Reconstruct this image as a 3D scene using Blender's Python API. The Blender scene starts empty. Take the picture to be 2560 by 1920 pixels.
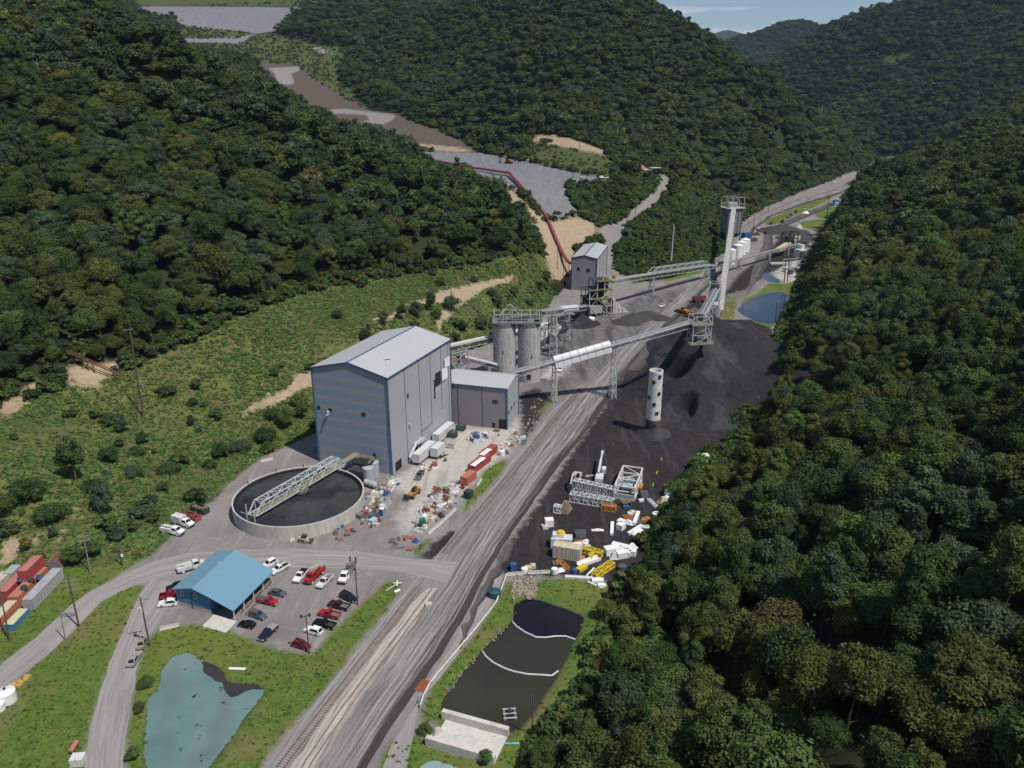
import bpy, math, random
import numpy as np
from mathutils import Vector, Matrix
sc = bpy.context.scene
R = math.radians
# ------------------------------------------------------------------ camera, sky, sun, exposure
H = 120.0; F = 1700.0; PITCH = R(20.0); CW, CH = 2212.0, 1659.0     # photo measured on a 2212 x 1659 grid
cs, sn = math.cos(PITCH), math.sin(PITCH)
cam = bpy.data.cameras.new("camera"); camo = bpy.data.objects.new("camera", cam)
sc.collection.objects.link(camo); sc.camera = camo
cam.sensor_fit = 'HORIZONTAL'; cam.sensor_width = 36.0; cam.lens = 36.0 * F / CW
cam.clip_start = 1.0; cam.clip_end = 30000.0
camo.location = (0, 0, H); camo.rotation_euler = (R(90) - PITCH, 0, 0)
SUN_AZ = math.atan2(.76, -.65); SUN_EL = R(59)
sund = Vector((math.sin(SUN_AZ) * math.cos(SUN_EL), math.cos(SUN_AZ) * math.cos(SUN_EL), math.sin(SUN_EL)))
w = bpy.data.worlds.new("World"); sc.world = w; w.use_nodes = True
nt = w.node_tree; nt.nodes.clear()
wo = nt.nodes.new('ShaderNodeOutputWorld'); bg = nt.nodes.new('ShaderNodeBackground'); sky = nt.nodes.new('ShaderNodeTexSky')
sky.sky_type = 'NISHITA'; sky.sun_disc = False; sky.sun_elevation = SUN_EL; sky.sun_rotation = SUN_AZ
sky.altitude = 300; sky.air_density = 1.0; sky.dust_density = 0.15; sky.ozone_density = 2.6
bg.inputs['Strength'].default_value = 0.084
# thin high clouds low over the horizon, laid on the sky dome by direction
tc = nt.nodes.new('ShaderNodeTexCoord'); mp = nt.nodes.new('ShaderNodeMapping'); mp.inputs['Scale'].default_value = (5, 5, 42)
cn = nt.nodes.new('ShaderNodeTexNoise'); cn.inputs['Scale'].default_value = 1.6; cn.inputs['Detail'].default_value = 6
cr = nt.nodes.new('ShaderNodeValToRGB'); cr.color_ramp.elements[0].position = .52; cr.color_ramp.elements[1].position = .74
mx = nt.nodes.new('ShaderNodeMix'); mx.data_type = 'RGBA'; mx.inputs[7].default_value = (12.5, 12.6, 13.0, 1)
mm = nt.nodes.new('ShaderNodeMath'); mm.operation = 'MULTIPLY'; mm.inputs[1].default_value = .62
nt.links.new(tc.outputs['Generated'], mp.inputs[0]); nt.links.new(mp.outputs[0], cn.inputs['Vector'])
nt.links.new(cn.outputs['Fac'], cr.inputs[0]); nt.links.new(cr.outputs[0], mm.inputs[0]); nt.links.new(mm.outputs[0], mx.inputs[0])
nt.links.new(sky.outputs[0], mx.inputs[6]); nt.links.new(mx.outputs[2], bg.inputs[0]); nt.links.new(bg.outputs[0], wo.inputs[0])
sl = bpy.data.lights.new("sun", 'SUN'); sl.energy = 4.2; sl.angle = R(0.5); sl.color = (1.0, .955, .885)
so = bpy.data.objects.new("sun", sl); sc.collection.objects.link(so)
so.rotation_euler = (-sund).to_track_quat('-Z', 'Y').to_euler(); so.location = (200, -100, 500)
sc.view_settings.view_transform = 'Standard'; sc.view_settings.look = 'None'
sc.view_settings.exposure = 0.0; sc.view_settings.gamma = 1.0; sc.view_settings.use_curve_mapping = False
sc.cycles.max_bounces = 5; sc.cycles.diffuse_bounces = 2; sc.cycles.glossy_bounces = 3
sc.cycles.transmission_bounces = 2; sc.cycles.transparent_max_bounces = 6; sc.cycles.volume_bounces = 0
sc.cycles.sample_clamp_indirect = 4
# ------------------------------------------------------------------ projection helpers
def ray(px, py):
    u = (px - CW / 2) / F; v = (py - CH / 2) / F
    return u, cs - v * sn, sn + v * cs                 # X, Y and downward step for one unit of depth
def G(px, py, z=0.0):
    a, b, d = ray(px, py); t = (H - z) / d
    return Vector((a * t, b * t, z))
def PT(px, py, t):
    a, b, d = ray(px, py)
    return (a * t, b * t, H - d * t)
def zat(Y, py):                                        # height seen at picture row py above the plan distance Y
    a, b, d = ray(0, py)
    return H - d * Y / b
def proj(X, Y, Z):
    dep = Y * cs - (Z - H) * sn; dep = np.where(dep < 1, 1, dep)
    return CW / 2 + F * X / dep, CH / 2 - F * (Y * sn + (Z - H) * cs) / dep, dep
# ------------------------------------------------------------------ noise
def _h(ix, iy, s):
    n = (ix.astype(np.int64) * 374761393 + iy.astype(np.int64) * 668265263 + s * 974634777) & 0x7fffffff
    n = ((n ^ (n >> 13)) * 1274126177) & 0x7fffffff
    return ((n ^ (n >> 16)) & 0xffff) / 65535.0
def vnoise(x, y, s=0):
    x0 = np.floor(x); y0 = np.floor(y); fx = x - x0; fy = y - y0
    fx = fx * fx * (3 - 2 * fx); fy = fy * fy * (3 - 2 * fy)
    a = _h(x0, y0, s); b = _h(x0 + 1, y0, s); c = _h(x0, y0 + 1, s); d = _h(x0 + 1, y0 + 1, s)
    return (a * (1 - fx) + b * fx) * (1 - fy) + (c * (1 - fx) + d * fx) * fy
def fbm(x, y, s=0, o=4):
    r = 0; a = .5
    for i in range(o):
        r = r + a * (vnoise(x, y, s + i * 7) - .5); x = x * 2.03; y = y * 2.03; a *= .5
    return r
def sdist(px, py, poly):                               # signed distance to a polygon, positive inside
    P = np.array(poly, float); n = len(P)
    d2 = np.full(px.shape, 1e18); ins = np.zeros(px.shape, bool)
    for i in range(n):
        ax, ay = P[i]; bx, by = P[(i + 1) % n]; ex, ey = bx - ax, by - ay
        wx, wy = px - ax, py - ay
        k = np.clip((wx * ex + wy * ey) / (ex * ex + ey * ey + 1e-9), 0, 1)
        d2 = np.minimum(d2, (wx - ex * k) ** 2 + (wy - ey * k) ** 2)
        c = ((ay <= py) & (by > py)) | ((by <= py) & (ay > py))
        ins ^= c & (px < ax + (py - ay) / (by - ay + 1e-12) * ex)
    d = np.sqrt(d2)
    return np.where(ins, d, -d)
def sstep(a, b, x):
    k = np.clip((x - a) / (b - a), 0, 1); return k * k * (3 - 2 * k)
def plan(poly):                                        # picture polygon lying on the valley floor -> plan polygon
    return [tuple(G(x, y)[:2]) for x, y in poly]
# ------------------------------------------------------------------ the lie of the land
VALLEY = [(-500, 2000), (-420, 1260), (-150, 1215), (0, 1205), (150, 1215), (330, 1190), (460, 1065), (560, 985), (690, 925), (800, 850), (960, 772),
          (1030, 750), (1100, 730), (1160, 700), (1190, 645), (1225, 612), (1250, 590), (1330, 578), (1343, 590), (1368, 612),
          (1450, 600), (1516, 580), (1531, 555), (1592, 487), (1640, 452), (1750, 407), (1860, 368), (1895, 345), (1960, 345), (1925, 368),
          (1840, 430), (1790, 490), (1740, 570), (1690, 700), (1650, 790), (1560, 970), (1480, 1030), (1370, 1230),
          (1300, 1340), (1280, 1450), (1215, 1560), (1145, 1659), (900, 2100)]
VP = plan(VALLEY)
CTRL = []                                              # (x, y, z)
def cp(px, py, t, drop=0.0):
    x, y, z = PT(px, py, t); CTRL.append((x, y, z - drop))
for q in [(0, 1000, 240), (0, 870, 275), (150, 830, 292), (280, 790, 310), (500, 690, 350), (600, 650, 375), (700, 620, 400), (900, 590, 440), (1020, 570, 470),
          (1150, 545, 500), (300, 950, 280), (600, 850, 318), (760, 720, 360), (900, 680, 392), (1050, 640, 440), (1150, 600, 485)]: cp(*q)
T = 14.0
for q in [(0, 600, 307), (0, 300, 387), (0, 0, 522), (0, -200, 700), (300, 400, 385), (200, 150, 470), (340, 60, 505), (600, 400, 440), (780, 430, 462), (1110, 440, 511), (1160, 500, 507)]: cp(*q, T)
for q in [(395, 125, 500), (470, 140, 505), (520, 160, 508), (575, 175, 512), (640, 205, 515), (700, 245, 513), (780, 283, 510), (840, 308, 512), (900, 345, 513), (1020, 393, 514)]: cp(*q, T + 7)
# behind the left-hand ridge
CTRL += [(-120, 700, 50), (-200, 640, 80), (-330, 760, 125), (-60, 640, 40), (-10, 575, 22), (-420, 900, 200), (-500, 650, 240), (-700, 1100, 330)]
# mine bench, spoil and the valley fill above it
for q in [(1100, 385, 700), (1160, 388, 700), (1230, 400, 690), (920, 352, 830), (1000, 345, 850), (1100, 340, 950), (1270, 382, 730), (1050, 322, 1090), (880, 322, 1000),
          (1315, 388, 700), (1240, 535, 598), (1290, 482, 640), (1325, 545, 608), (1340, 490, 660), (1400, 430, 720), (1445, 387, 760), (1200, 560, 555), (1150, 470, 600),
          (1180, 430, 655), (1260, 462, 655), (1400, 505, 640), (1450, 480, 690), (1330, 440, 690), (1480, 430, 760), (1540, 480, 770),
          (1000, 311, 1010), (880, 300, 1050), (900, 280, 1110), (780, 215, 1300), (750, 270, 1080), (700, 150, 1450), (640, 110, 1550), (560, 75, 1650),
          (450, 20, 1790), (600, 20, 1790), (300, 20, 1790), (450, 55, 1700), (450, 100, 1500), (600, 180, 1290), (660, 260, 1090), (560, 130, 1420),
          (450, -40, 1900), (650, -60, 1900)]: cp(*q)
for q in [(1250, 318, 850, 0), (1350, 340, 830, 0), (1190, 300, 880, 4), (1300, 200, 1000, T), (1300, 100, 1100, T), (1300, 0, 1220, T), (1300, -120, 1380, T), (1000, 0, 1480, T), (1000, 100, 1320, T),
          (1000, 200, 1170, T), (850, 120, 1420, T), (800, 20, 1650, T), (1130, 250, 980, T), (1390, 2, 1250, T), (1440, 35, 1235, T), (1500, 62, 1220, T), (1560, 100, 1210, T), (1640, 152, 1210, T), (1720, 222, 1250, T), (1800, 262, 1290, T),
          (1830, 282, 1305, T), (1875, 318, 1335, T), (1500, 200, 1080, T), (1600, 300, 1050, T), (1450, 330, 880, T), (1600, 420, 960, T), (1700, 330, 1130, T), (1530, 450, 800, T)]: cp(*q)
CTRL += [(520, 1650, 60), (330, 1600, 130), (150, 1700, 260), (700, 1600, 0), (640, 1500, 5), (-300, 2300, 420), (300, 2300, 250)]
# right-hand hillside next to the camera
for q in [(2212, 1659, 91), (2212, 1300, 117), (2212, 1000, 156), (2212, 800, 205), (2212, 600, 282), (2212, 450, 400), (2212, 240, 700), (2212, 330, 520), (2140, 275, 740), (2060, 312, 800), (1960, 347, 1010),
          (1900, 1500, 108), (1900, 1200, 150), (1900, 900, 215), (1900, 700, 300), (1980, 500, 480), (1650, 1500, 130), (1650, 1200, 178), (1650, 1000, 232),
          (1800, 800, 290), (1400, 1550, 143), (2400, 1659, 84), (2500, 1000, 140), (2600, 500, 300), (2700, 200, 560)]: cp(*q, 12.0)
CTRL += [(-10, 40, 18), (40, 40, 40), (120, 60, 78), (520, 700, 60), (700, 900, 80), (620, 1180, 20), (560, 760, 70), (250, 150, 140), (420, 420, 175), (700, 640, 190)]
# mountain across the bend of the valley
for q in [(1650, 145, 2350, T), (1700, 112, 2400, T), (1780, 55, 2350, T), (1850, 28, 2330, T), (1900, 12, 2300, T), (1965, 0, 2250, T), (2100, -60, 2150, T), (2250, -120, 2050, T), (1900, 200, 1850, T), (2000, 150, 1850, T), (2212, 100, 1650, T),
          (2050, 290, 1450, T), (1950, 310, 1600, T), (1800, 250, 2000, T), (1700, 230, 2150, T), (2212, 210, 1350, T), (2400, 100, 1500, T)]: cp(*q)
CTRL += [(1000, 3200, 150), (1700, 2700, 300), (700, 2700, 60), (-700, 2600, 450), (-1200, 1500, 380), (-700, 300, 300), (1300, 1000, 230), (600, 250, 260), (400, -300, 260), (-300, -300, 60), (60, -300, 0), (2500, 2500, 350), (-2000, 3000, 400), (2500, 200, 300), (-1500, 0, 350)]
CTRL = np.array(CTRL)
def _k(r2): return np.sqrt(r2 + 12.0 ** 2)
_D = _k(((CTRL[:, None, :2] - CTRL[None, :, :2]) ** 2).sum(-1))
_A = np.zeros((len(CTRL) + 1,) * 2); _A[:-1, :-1] = _D + np.eye(len(CTRL)) * .5; _A[-1, :-1] = 1; _A[:-1, -1] = 1
_W = np.linalg.solve(_A, np.r_[CTRL[:, 2], 0])
def rbf(x, y):
    r = np.full(x.shape, _W[-1])
    for i in range(len(CTRL)):
        r = r + _W[i] * _k((x - CTRL[i, 0]) ** 2 + (y - CTRL[i, 1]) ** 2)
    return r
POND_A = [(400, 1408), (372, 1416), (350, 1444), (347, 1481), (322, 1506), (320, 1544), (312, 1594), (315, 1644), (316, 1720), (380, 1720), (415, 1690), (475, 1619), (512, 1569),
          (553, 1514), (564, 1500), (567, 1484), (553, 1477), (512, 1474), (484, 1466), (478, 1445), (438, 1425), (412, 1411)]
POND_B = [(1133, 1291), (1158, 1291), (1188, 1301), (1218, 1311), (1264, 1329), (1256, 1356), (1241, 1384), (1206, 1451), (1156, 1534), (1121, 1574), (1106, 1579), (1093, 1581), (1040, 1574), (963, 1546),
          (953, 1519), (963, 1499), (990, 1464), (1040, 1404), (1085, 1359), (1106, 1336), (1110, 1306), (1121, 1297)]
POND_C = [(896, 1670), (905, 1655), (925, 1643), (945, 1642), (985, 1655), (1000, 1672), (990, 1700), (900, 1700)]
POND_D = [(1593, 667), (1608, 652), (1641, 637), (1659, 632), (1684, 628), (1706, 637), (1704, 652), (1686, 687), (1662, 700), (1633, 692), (1598, 675)]
POND_E = [(1640, 583), (1660, 590), (1684, 603), (1682, 612), (1660, 607), (1648, 598)]
PONDS = dict(a=POND_A, b=POND_B, c=POND_C, d=POND_D, e=POND_E)
PPL = {k: plan(v) for k, v in PONDS.items()}
def height(x, y):
    d = -sdist(x, y, VP)
    wgt = sstep(0, 26, d)
    z = rbf(x, y) + 9 * fbm(x / 70, y / 70, 3, 4) * sstep(20, 90, d) + 1.6 * fbm(x / 9, y / 9, 9, 3) * sstep(2, 20, d)
    z = np.maximum(z, .3) * wgt
    for p in PPL.values(): z = z - 1.8 * sstep(-1.2, 2.0, sdist(x, y, p) + 1.2 * fbm(x / 5, y / 5, 21, 3))
    return z
def lines(lo, f0, f1, hi, st, g, mid=None):
    a = list(np.arange(f0, f1, st)); s = st; q = f1
    while q < hi: a.append(q); s = min(s * g, 60); q += s
    a.append(hi); s = st; q = f0 - st; b = []
    while q > lo: b.append(q); s = min(s * g, 60); q -= s
    b.append(lo)
    return np.array(b[::-1] + a)
gx = lines(-3000, -170, 170, 3500, 1.3, 1.035); gy = lines(-400, 88, 480, 4200, 1.3, 1.022)
GX, GY = np.meshgrid(gx, gy); GZ = height(GX, GY)
def hgt(x, y):                                          # height of the built ground sheet
    x = np.atleast_1d(np.asarray(x, float)); y = np.atleast_1d(np.asarray(y, float))
    i = np.clip(np.searchsorted(gx, x) - 1, 0, len(gx) - 2); j = np.clip(np.searchsorted(gy, y) - 1, 0, len(gy) - 2)
    fx = np.clip((x - gx[i]) / (gx[i + 1] - gx[i]), 0, 1); fy = np.clip((y - gy[j]) / (gy[j + 1] - gy[j]), 0, 1)
    return (GZ[j, i] * (1 - fx) + GZ[j, i + 1] * fx) * (1 - fy) + (GZ[j + 1, i] * (1 - fx) + GZ[j + 1, i + 1] * fx) * fy
def h1(x, y): return float(hgt(x, y)[0])
def GT(px, py, t0=60, t1=3000):                         # first meeting of a sight line with the ground sheet
    t = np.concatenate([np.arange(t0, 700, 1.0), np.arange(700, t1, 4.0)])
    a, b, d = ray(px, py); z = H - d * t; g = hgt(a * t, b * t); k = int(np.argmax(z < g + .01))
    if not (z < g + .01).any(): k = len(t) - 1
    return Vector((a * t[k], b * t[k], g[k]))
# ------------------------------------------------------------------ materials
def lin(c):
    return tuple(((v / 255) / 12.92 if v <= 10 else ((v / 255 + .055) / 1.055) ** 2.4) for v in c)
MATS = {}
def mat(name, col, rough=.7, var=.18, scale=.6, dirt=None, dirtamt=.35, metal=0.0, ribs=0.0, emit=0, spec=.35, streak=False):
    """weathered procedural paint, concrete or steel; col is the linear base colour"""
    if name in MATS: return MATS[name]
    m = bpy.data.materials.new(name); m.use_nodes = True; n = m.node_tree.nodes; l = m.node_tree.links
    b = n['Principled BSDF']; b.inputs['Roughness'].default_value = rough; b.inputs['Metallic'].default_value = metal
    b.inputs['Specular IOR Level'].default_value = spec
    tc = n.new('ShaderNodeTexCoord'); no = n.new('ShaderNodeTexNoise'); no.inputs['Scale'].default_value = scale; no.inputs['Detail'].default_value = 5
    mp = n.new('ShaderNodeMapping'); l.new(tc.outputs['Object'], mp.inputs[0]); l.new(mp.outputs[0], no.inputs['Vector'])
    if streak: mp.inputs['Scale'].default_value = (1, 1, .12)
    r = n.new('ShaderNodeMapRange'); r.inputs[1].default_value = .25; r.inputs[2].default_value = .75
    r.inputs[3].default_value = 1 - var; r.inputs[4].default_value = 1 + var; l.new(no.outputs['Fac'], r.inputs[0])
    mu = n.new('ShaderNodeVectorMath'); mu.operation = 'SCALE'; mu.inputs[0].default_value = col[:3]; l.new(r.outputs[0], mu.inputs['Scale'])
    out = mu.outputs[0]
    if dirt:
        n2 = n.new('ShaderNodeTexNoise'); n2.inputs['Scale'].default_value = scale * 2.3; n2.inputs['Detail'].default_value = 6; l.new(mp.outputs[0], n2.inputs['Vector'])
        r2 = n.new('ShaderNodeMapRange'); r2.inputs[1].default_value = .50; r2.inputs[2].default_value = .68; r2.inputs[4].default_value = dirtamt; l.new(n2.outputs['Fac'], r2.inputs[0])
        x = n.new('ShaderNodeMix'); x.data_type = 'RGBA'; x.inputs[7].default_value = (*dirt[:3], 1); l.new(r2.outputs[0], x.inputs[0]); l.new(out, x.inputs[6]); out = x.outputs[2]
    l.new(out, b.inputs['Base Color'])
    MATS[name] = m; return m
def gmat(name): return MATS[name]
for nm, c, kw in [
    ('white_paint', (.62, .62, .60), dict(rough=.45, var=.1, dirt=(.3, .28, .25), dirtamt=.35)),
    ('bright_white', (.78, .78, .77), dict(rough=.4, var=.05)),
    ('galvanised', (.42, .44, .44), dict(rough=.5, var=.2, metal=.0)),
    ('pale_steel', (.50, .53, .52), dict(rough=.5, var=.15)),
    ('dark_steel', (.05, .05, .05), dict(rough=.6, var=.3)),
    ('grey_steel', (.16, .165, .17), dict(rough=.6, var=.25, dirt=(.06, .05, .045))),
    ('rust', (.17, .07, .04), dict(rough=.9, var=.35, dirt=(.06, .03, .02))),
    ('tread_rubber', (.02, .02, .02), dict(rough=.9)),
    ('rim_alloy', (.3, .3, .31), dict(rough=.4)),
    ('glass', (.015, .02, .025), dict(rough=.08, var=.0, spec=.6)),
    ('headlamp', (.55, .55, .52), dict(rough=.2)),
    ('tail_lamp', (.3, .01, .01), dict(rough=.3)),
    ('concrete', (.52, .51, .48), dict(rough=.9, var=.15, dirt=(.2, .18, .16), streak=True, scale=.5)),
    ('pale_concrete', (.55, .53, .49), dict(rough=.9, var=.12, dirt=(.3, .28, .25), scale=.4)),
    ('yellow_paint', (.62, .46, .03), dict(rough=.5, dirt=(.3, .2, .05))),
    ('cream_yellow', (.55, .52, .28), dict(rough=.5)),
    ('orange_paint', (.46, .19, .05), dict(rough=.5, dirt=(.25, .12, .04))),
    ('tan_paint', (.55, .48, .36), dict(rough=.6, dirt=(.35, .28, .2))),
    ('red_paint', (.34, .018, .022), dict(rough=.35, var=.08)),
    ('dark_red_paint', (.17, .01, .018), dict(rough=.3, var=.08)),
    ('maroon_paint', (.045, .014, .022), dict(rough=.3, var=.08)),
    ('black_paint', (.008, .008, .010), dict(rough=.25, var=.1)),
    ('navy_paint', (.012, .018, .03), dict(rough=.25, var=.1)),
    ('slate_paint', (.085, .095, .115), dict(rough=.3, var=.08)),
    ('grey_paint', (.09, .095, .10), dict(rough=.35, var=.08)),
    ('silver_paint', (.30, .29, .28), dict(rough=.35, var=.08)),
    ('champagne_paint', (.28, .26, .23), dict(rough=.35, var=.08)),
    ('green_paint', (.02, .16, .05), dict(rough=.5)),
    ('dark_green_paint', (.025, .06, .045), dict(rough=.55, dirt=(.02, .02, .02))),
    ('teal_paint', (.02, .08, .09), dict(rough=.5)),
    ('blue_paint', (.045, .115, .28), dict(rough=.5)),
    ('sky_blue_paint', (.12, .42, .60), dict(rough=.5)),
    ('wood', (.20, .15, .10), dict(rough=.9, var=.3)),
    ('pole_wood', (.12, .085, .065), dict(rough=.9, var=.3, streak=True)),
    ('grey_wood', (.25, .23, .21), dict(rough=.9, var=.25, streak=True)),
    ('coal_dust', (.03, .03, .032), dict(rough=.95, var=.4, scale=2)),
    ('faded_red', (.42, .17, .14), dict(rough=.7, dirt=(.3, .12, .08), dirtamt=.5)),
    ('container_red', (.33, .075, .07), dict(rough=.6, dirt=(.22, .05, .04))),
    ('container_orange', (.48, .17, .10), dict(rough=.6, dirt=(.2, .08, .05))),
    ('container_grey', (.36, .36, .36), dict(rough=.6, var=.2, dirt=(.15, .14, .14), streak=True)),
    ('transformer_green', (.07, .11, .09), dict(rough=.6)),
    ('roof_metal', (.43, .44, .445), dict(rough=.45, var=.06, scale=.15)),
    ('wall_metal', (.365, .37, .385), dict(rough=.55, var=.06, scale=.1)),
    ('blue_trim', (.045, .10, .19), dict(rough=.5, var=.05)),
    ('dark_trim', (.03, .035, .045), dict(rough=.6)),
    ('blue_roof', (.150, .295, .395), dict(rough=.4, var=.05, scale=.2)),
    ('blue_wall', (.06, .19, .33), dict(rough=.6, var=.08)),
    ('block_wall', (.42, .37, .30), dict(rough=.9, var=.12)),
    ('slurry_ring', (.02, .02, .02), dict(rough=.8)),
    ('rubble_stone', (.46, .44, .40), dict(rough=.95, var=.25, scale=.8)),
    ('brown_stone', (.30, .25, .20), dict(rough=.95, var=.3, scale=.8)),
    ('boom_white', (.55, .58, .60), dict(rough=.6)),
    ('pale_blue_paint', (.38, .50, .56), dict(rough=.5)),
    ('tarp', (.72, .70, .67), dict(rough=.8, var=.08)),
    ('bark', (.10, .085, .065), dict(rough=.95, var=.35, streak=True)),
    ('bare_bark', (.33, .30, .26), dict(rough=.95, var=.25, streak=True)),
    ('red_lamp', (.6, .02, .02), dict(rough=.4))]:
    mat(nm, c, **kw)
def corrugated(name, base, alt, pitch, bandscale=None, alpha=.0):
    """profiled sheeting: fine vertical ribs in relief, optional moire-like colour bands"""
    m = bpy.data.materials.new(name); m.use_nodes = True; n = m.node_tree.nodes; l = m.node_tree.links
    b = n['Principled BSDF']; b.inputs['Roughness'].default_value = .5
    tc = n.new('ShaderNodeTexCoord'); sx = n.new('ShaderNodeSeparateXYZ'); l.new(tc.outputs['Object'], sx.inputs[0])
    wv = n.new('ShaderNodeMath'); wv.operation = 'MULTIPLY'; wv.inputs[1].default_value = 6.2832 / pitch
    ad = n.new('ShaderNodeMath'); l.new(sx.outputs[0], ad.inputs[0]); l.new(sx.outputs[1], ad.inputs[1]); l.new(ad.outputs[0], wv.inputs[0])
    si = n.new('ShaderNodeMath'); si.operation = 'SINE'; l.new(wv.outputs[0], si.inputs[0])
    bu = n.new('ShaderNodeBump'); bu.inputs['Strength'].default_value = .5; bu.inputs['Distance'].default_value = .04; l.new(si.outputs[0], bu.inputs['Height']); l.new(bu.outputs[0], b.inputs['Normal'])
    no = n.new('ShaderNodeTexNoise'); no.inputs['Scale'].default_value = .12; no.inputs['Detail'].default_value = 4; l.new(tc.outputs['Object'], no.inputs['Vector'])
    mix = n.new('ShaderNodeMix'); mix.data_type = 'RGBA'; mix.inputs[6].default_value = (*base, 1); mix.inputs[7].default_value = (*alt, 1)
    if bandscale:  # wavy bands put camera moire into the sheet colour
        wa = n.new('ShaderNodeTexWave'); wa.bands_direction = 'Z'; wa.inputs['Scale'].default_value = bandscale; wa.inputs['Distortion'].default_value = 3.4
        wa.inputs['Detail'].default_value = 1; wa.inputs['Detail Scale'].default_value = .25; l.new(tc.outputs['Object'], wa.inputs['Vector'])
        r = n.new('ShaderNodeMapRange'); r.inputs[1].default_value = .3; r.inputs[2].default_value = .9; r.inputs[4].default_value = alpha; l.new(wa.outputs['Fac'], r.inputs[0]); l.new(r.outputs[0], mix.inputs[0])
    else: l.new(no.outputs['Fac'], mix.inputs[0])
    l.new(mix.outputs[2], b.inputs['Base Color']); MATS[name] = m; return m
corrugated('sheet_blue', (.25, .305, .39), (.42, .36, .30), .30, .085, .45)
corrugated('sheet_brown', (.17, .20, .27), (.32, .255, .215), .30)
corrugated('sheet_dark', (.20, .21, .235), (.25, .25, .265), .30)
corrugated('sheet_tan', (.50, .45, .36), (.55, .50, .42), .35)
corrugated('sheet_white', (.58, .60, .60), (.62, .62, .62), .35)
corrugated('sheet_red', (.40, .07, .07), (.33, .06, .06), .35)
corrugated('sheet_orange', (.50, .19, .11), (.42, .14, .09), .35)
corrugated('sheet_grey', (.33, .34, .34), (.42, .42, .42), .35)
corrugated('ribbed_blue_roof', (.145, .285, .385), (.165, .30, .39), .9)
corrugated('ribbed_roof', (.42, .43, .435), (.455, .46, .465), .9)
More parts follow.
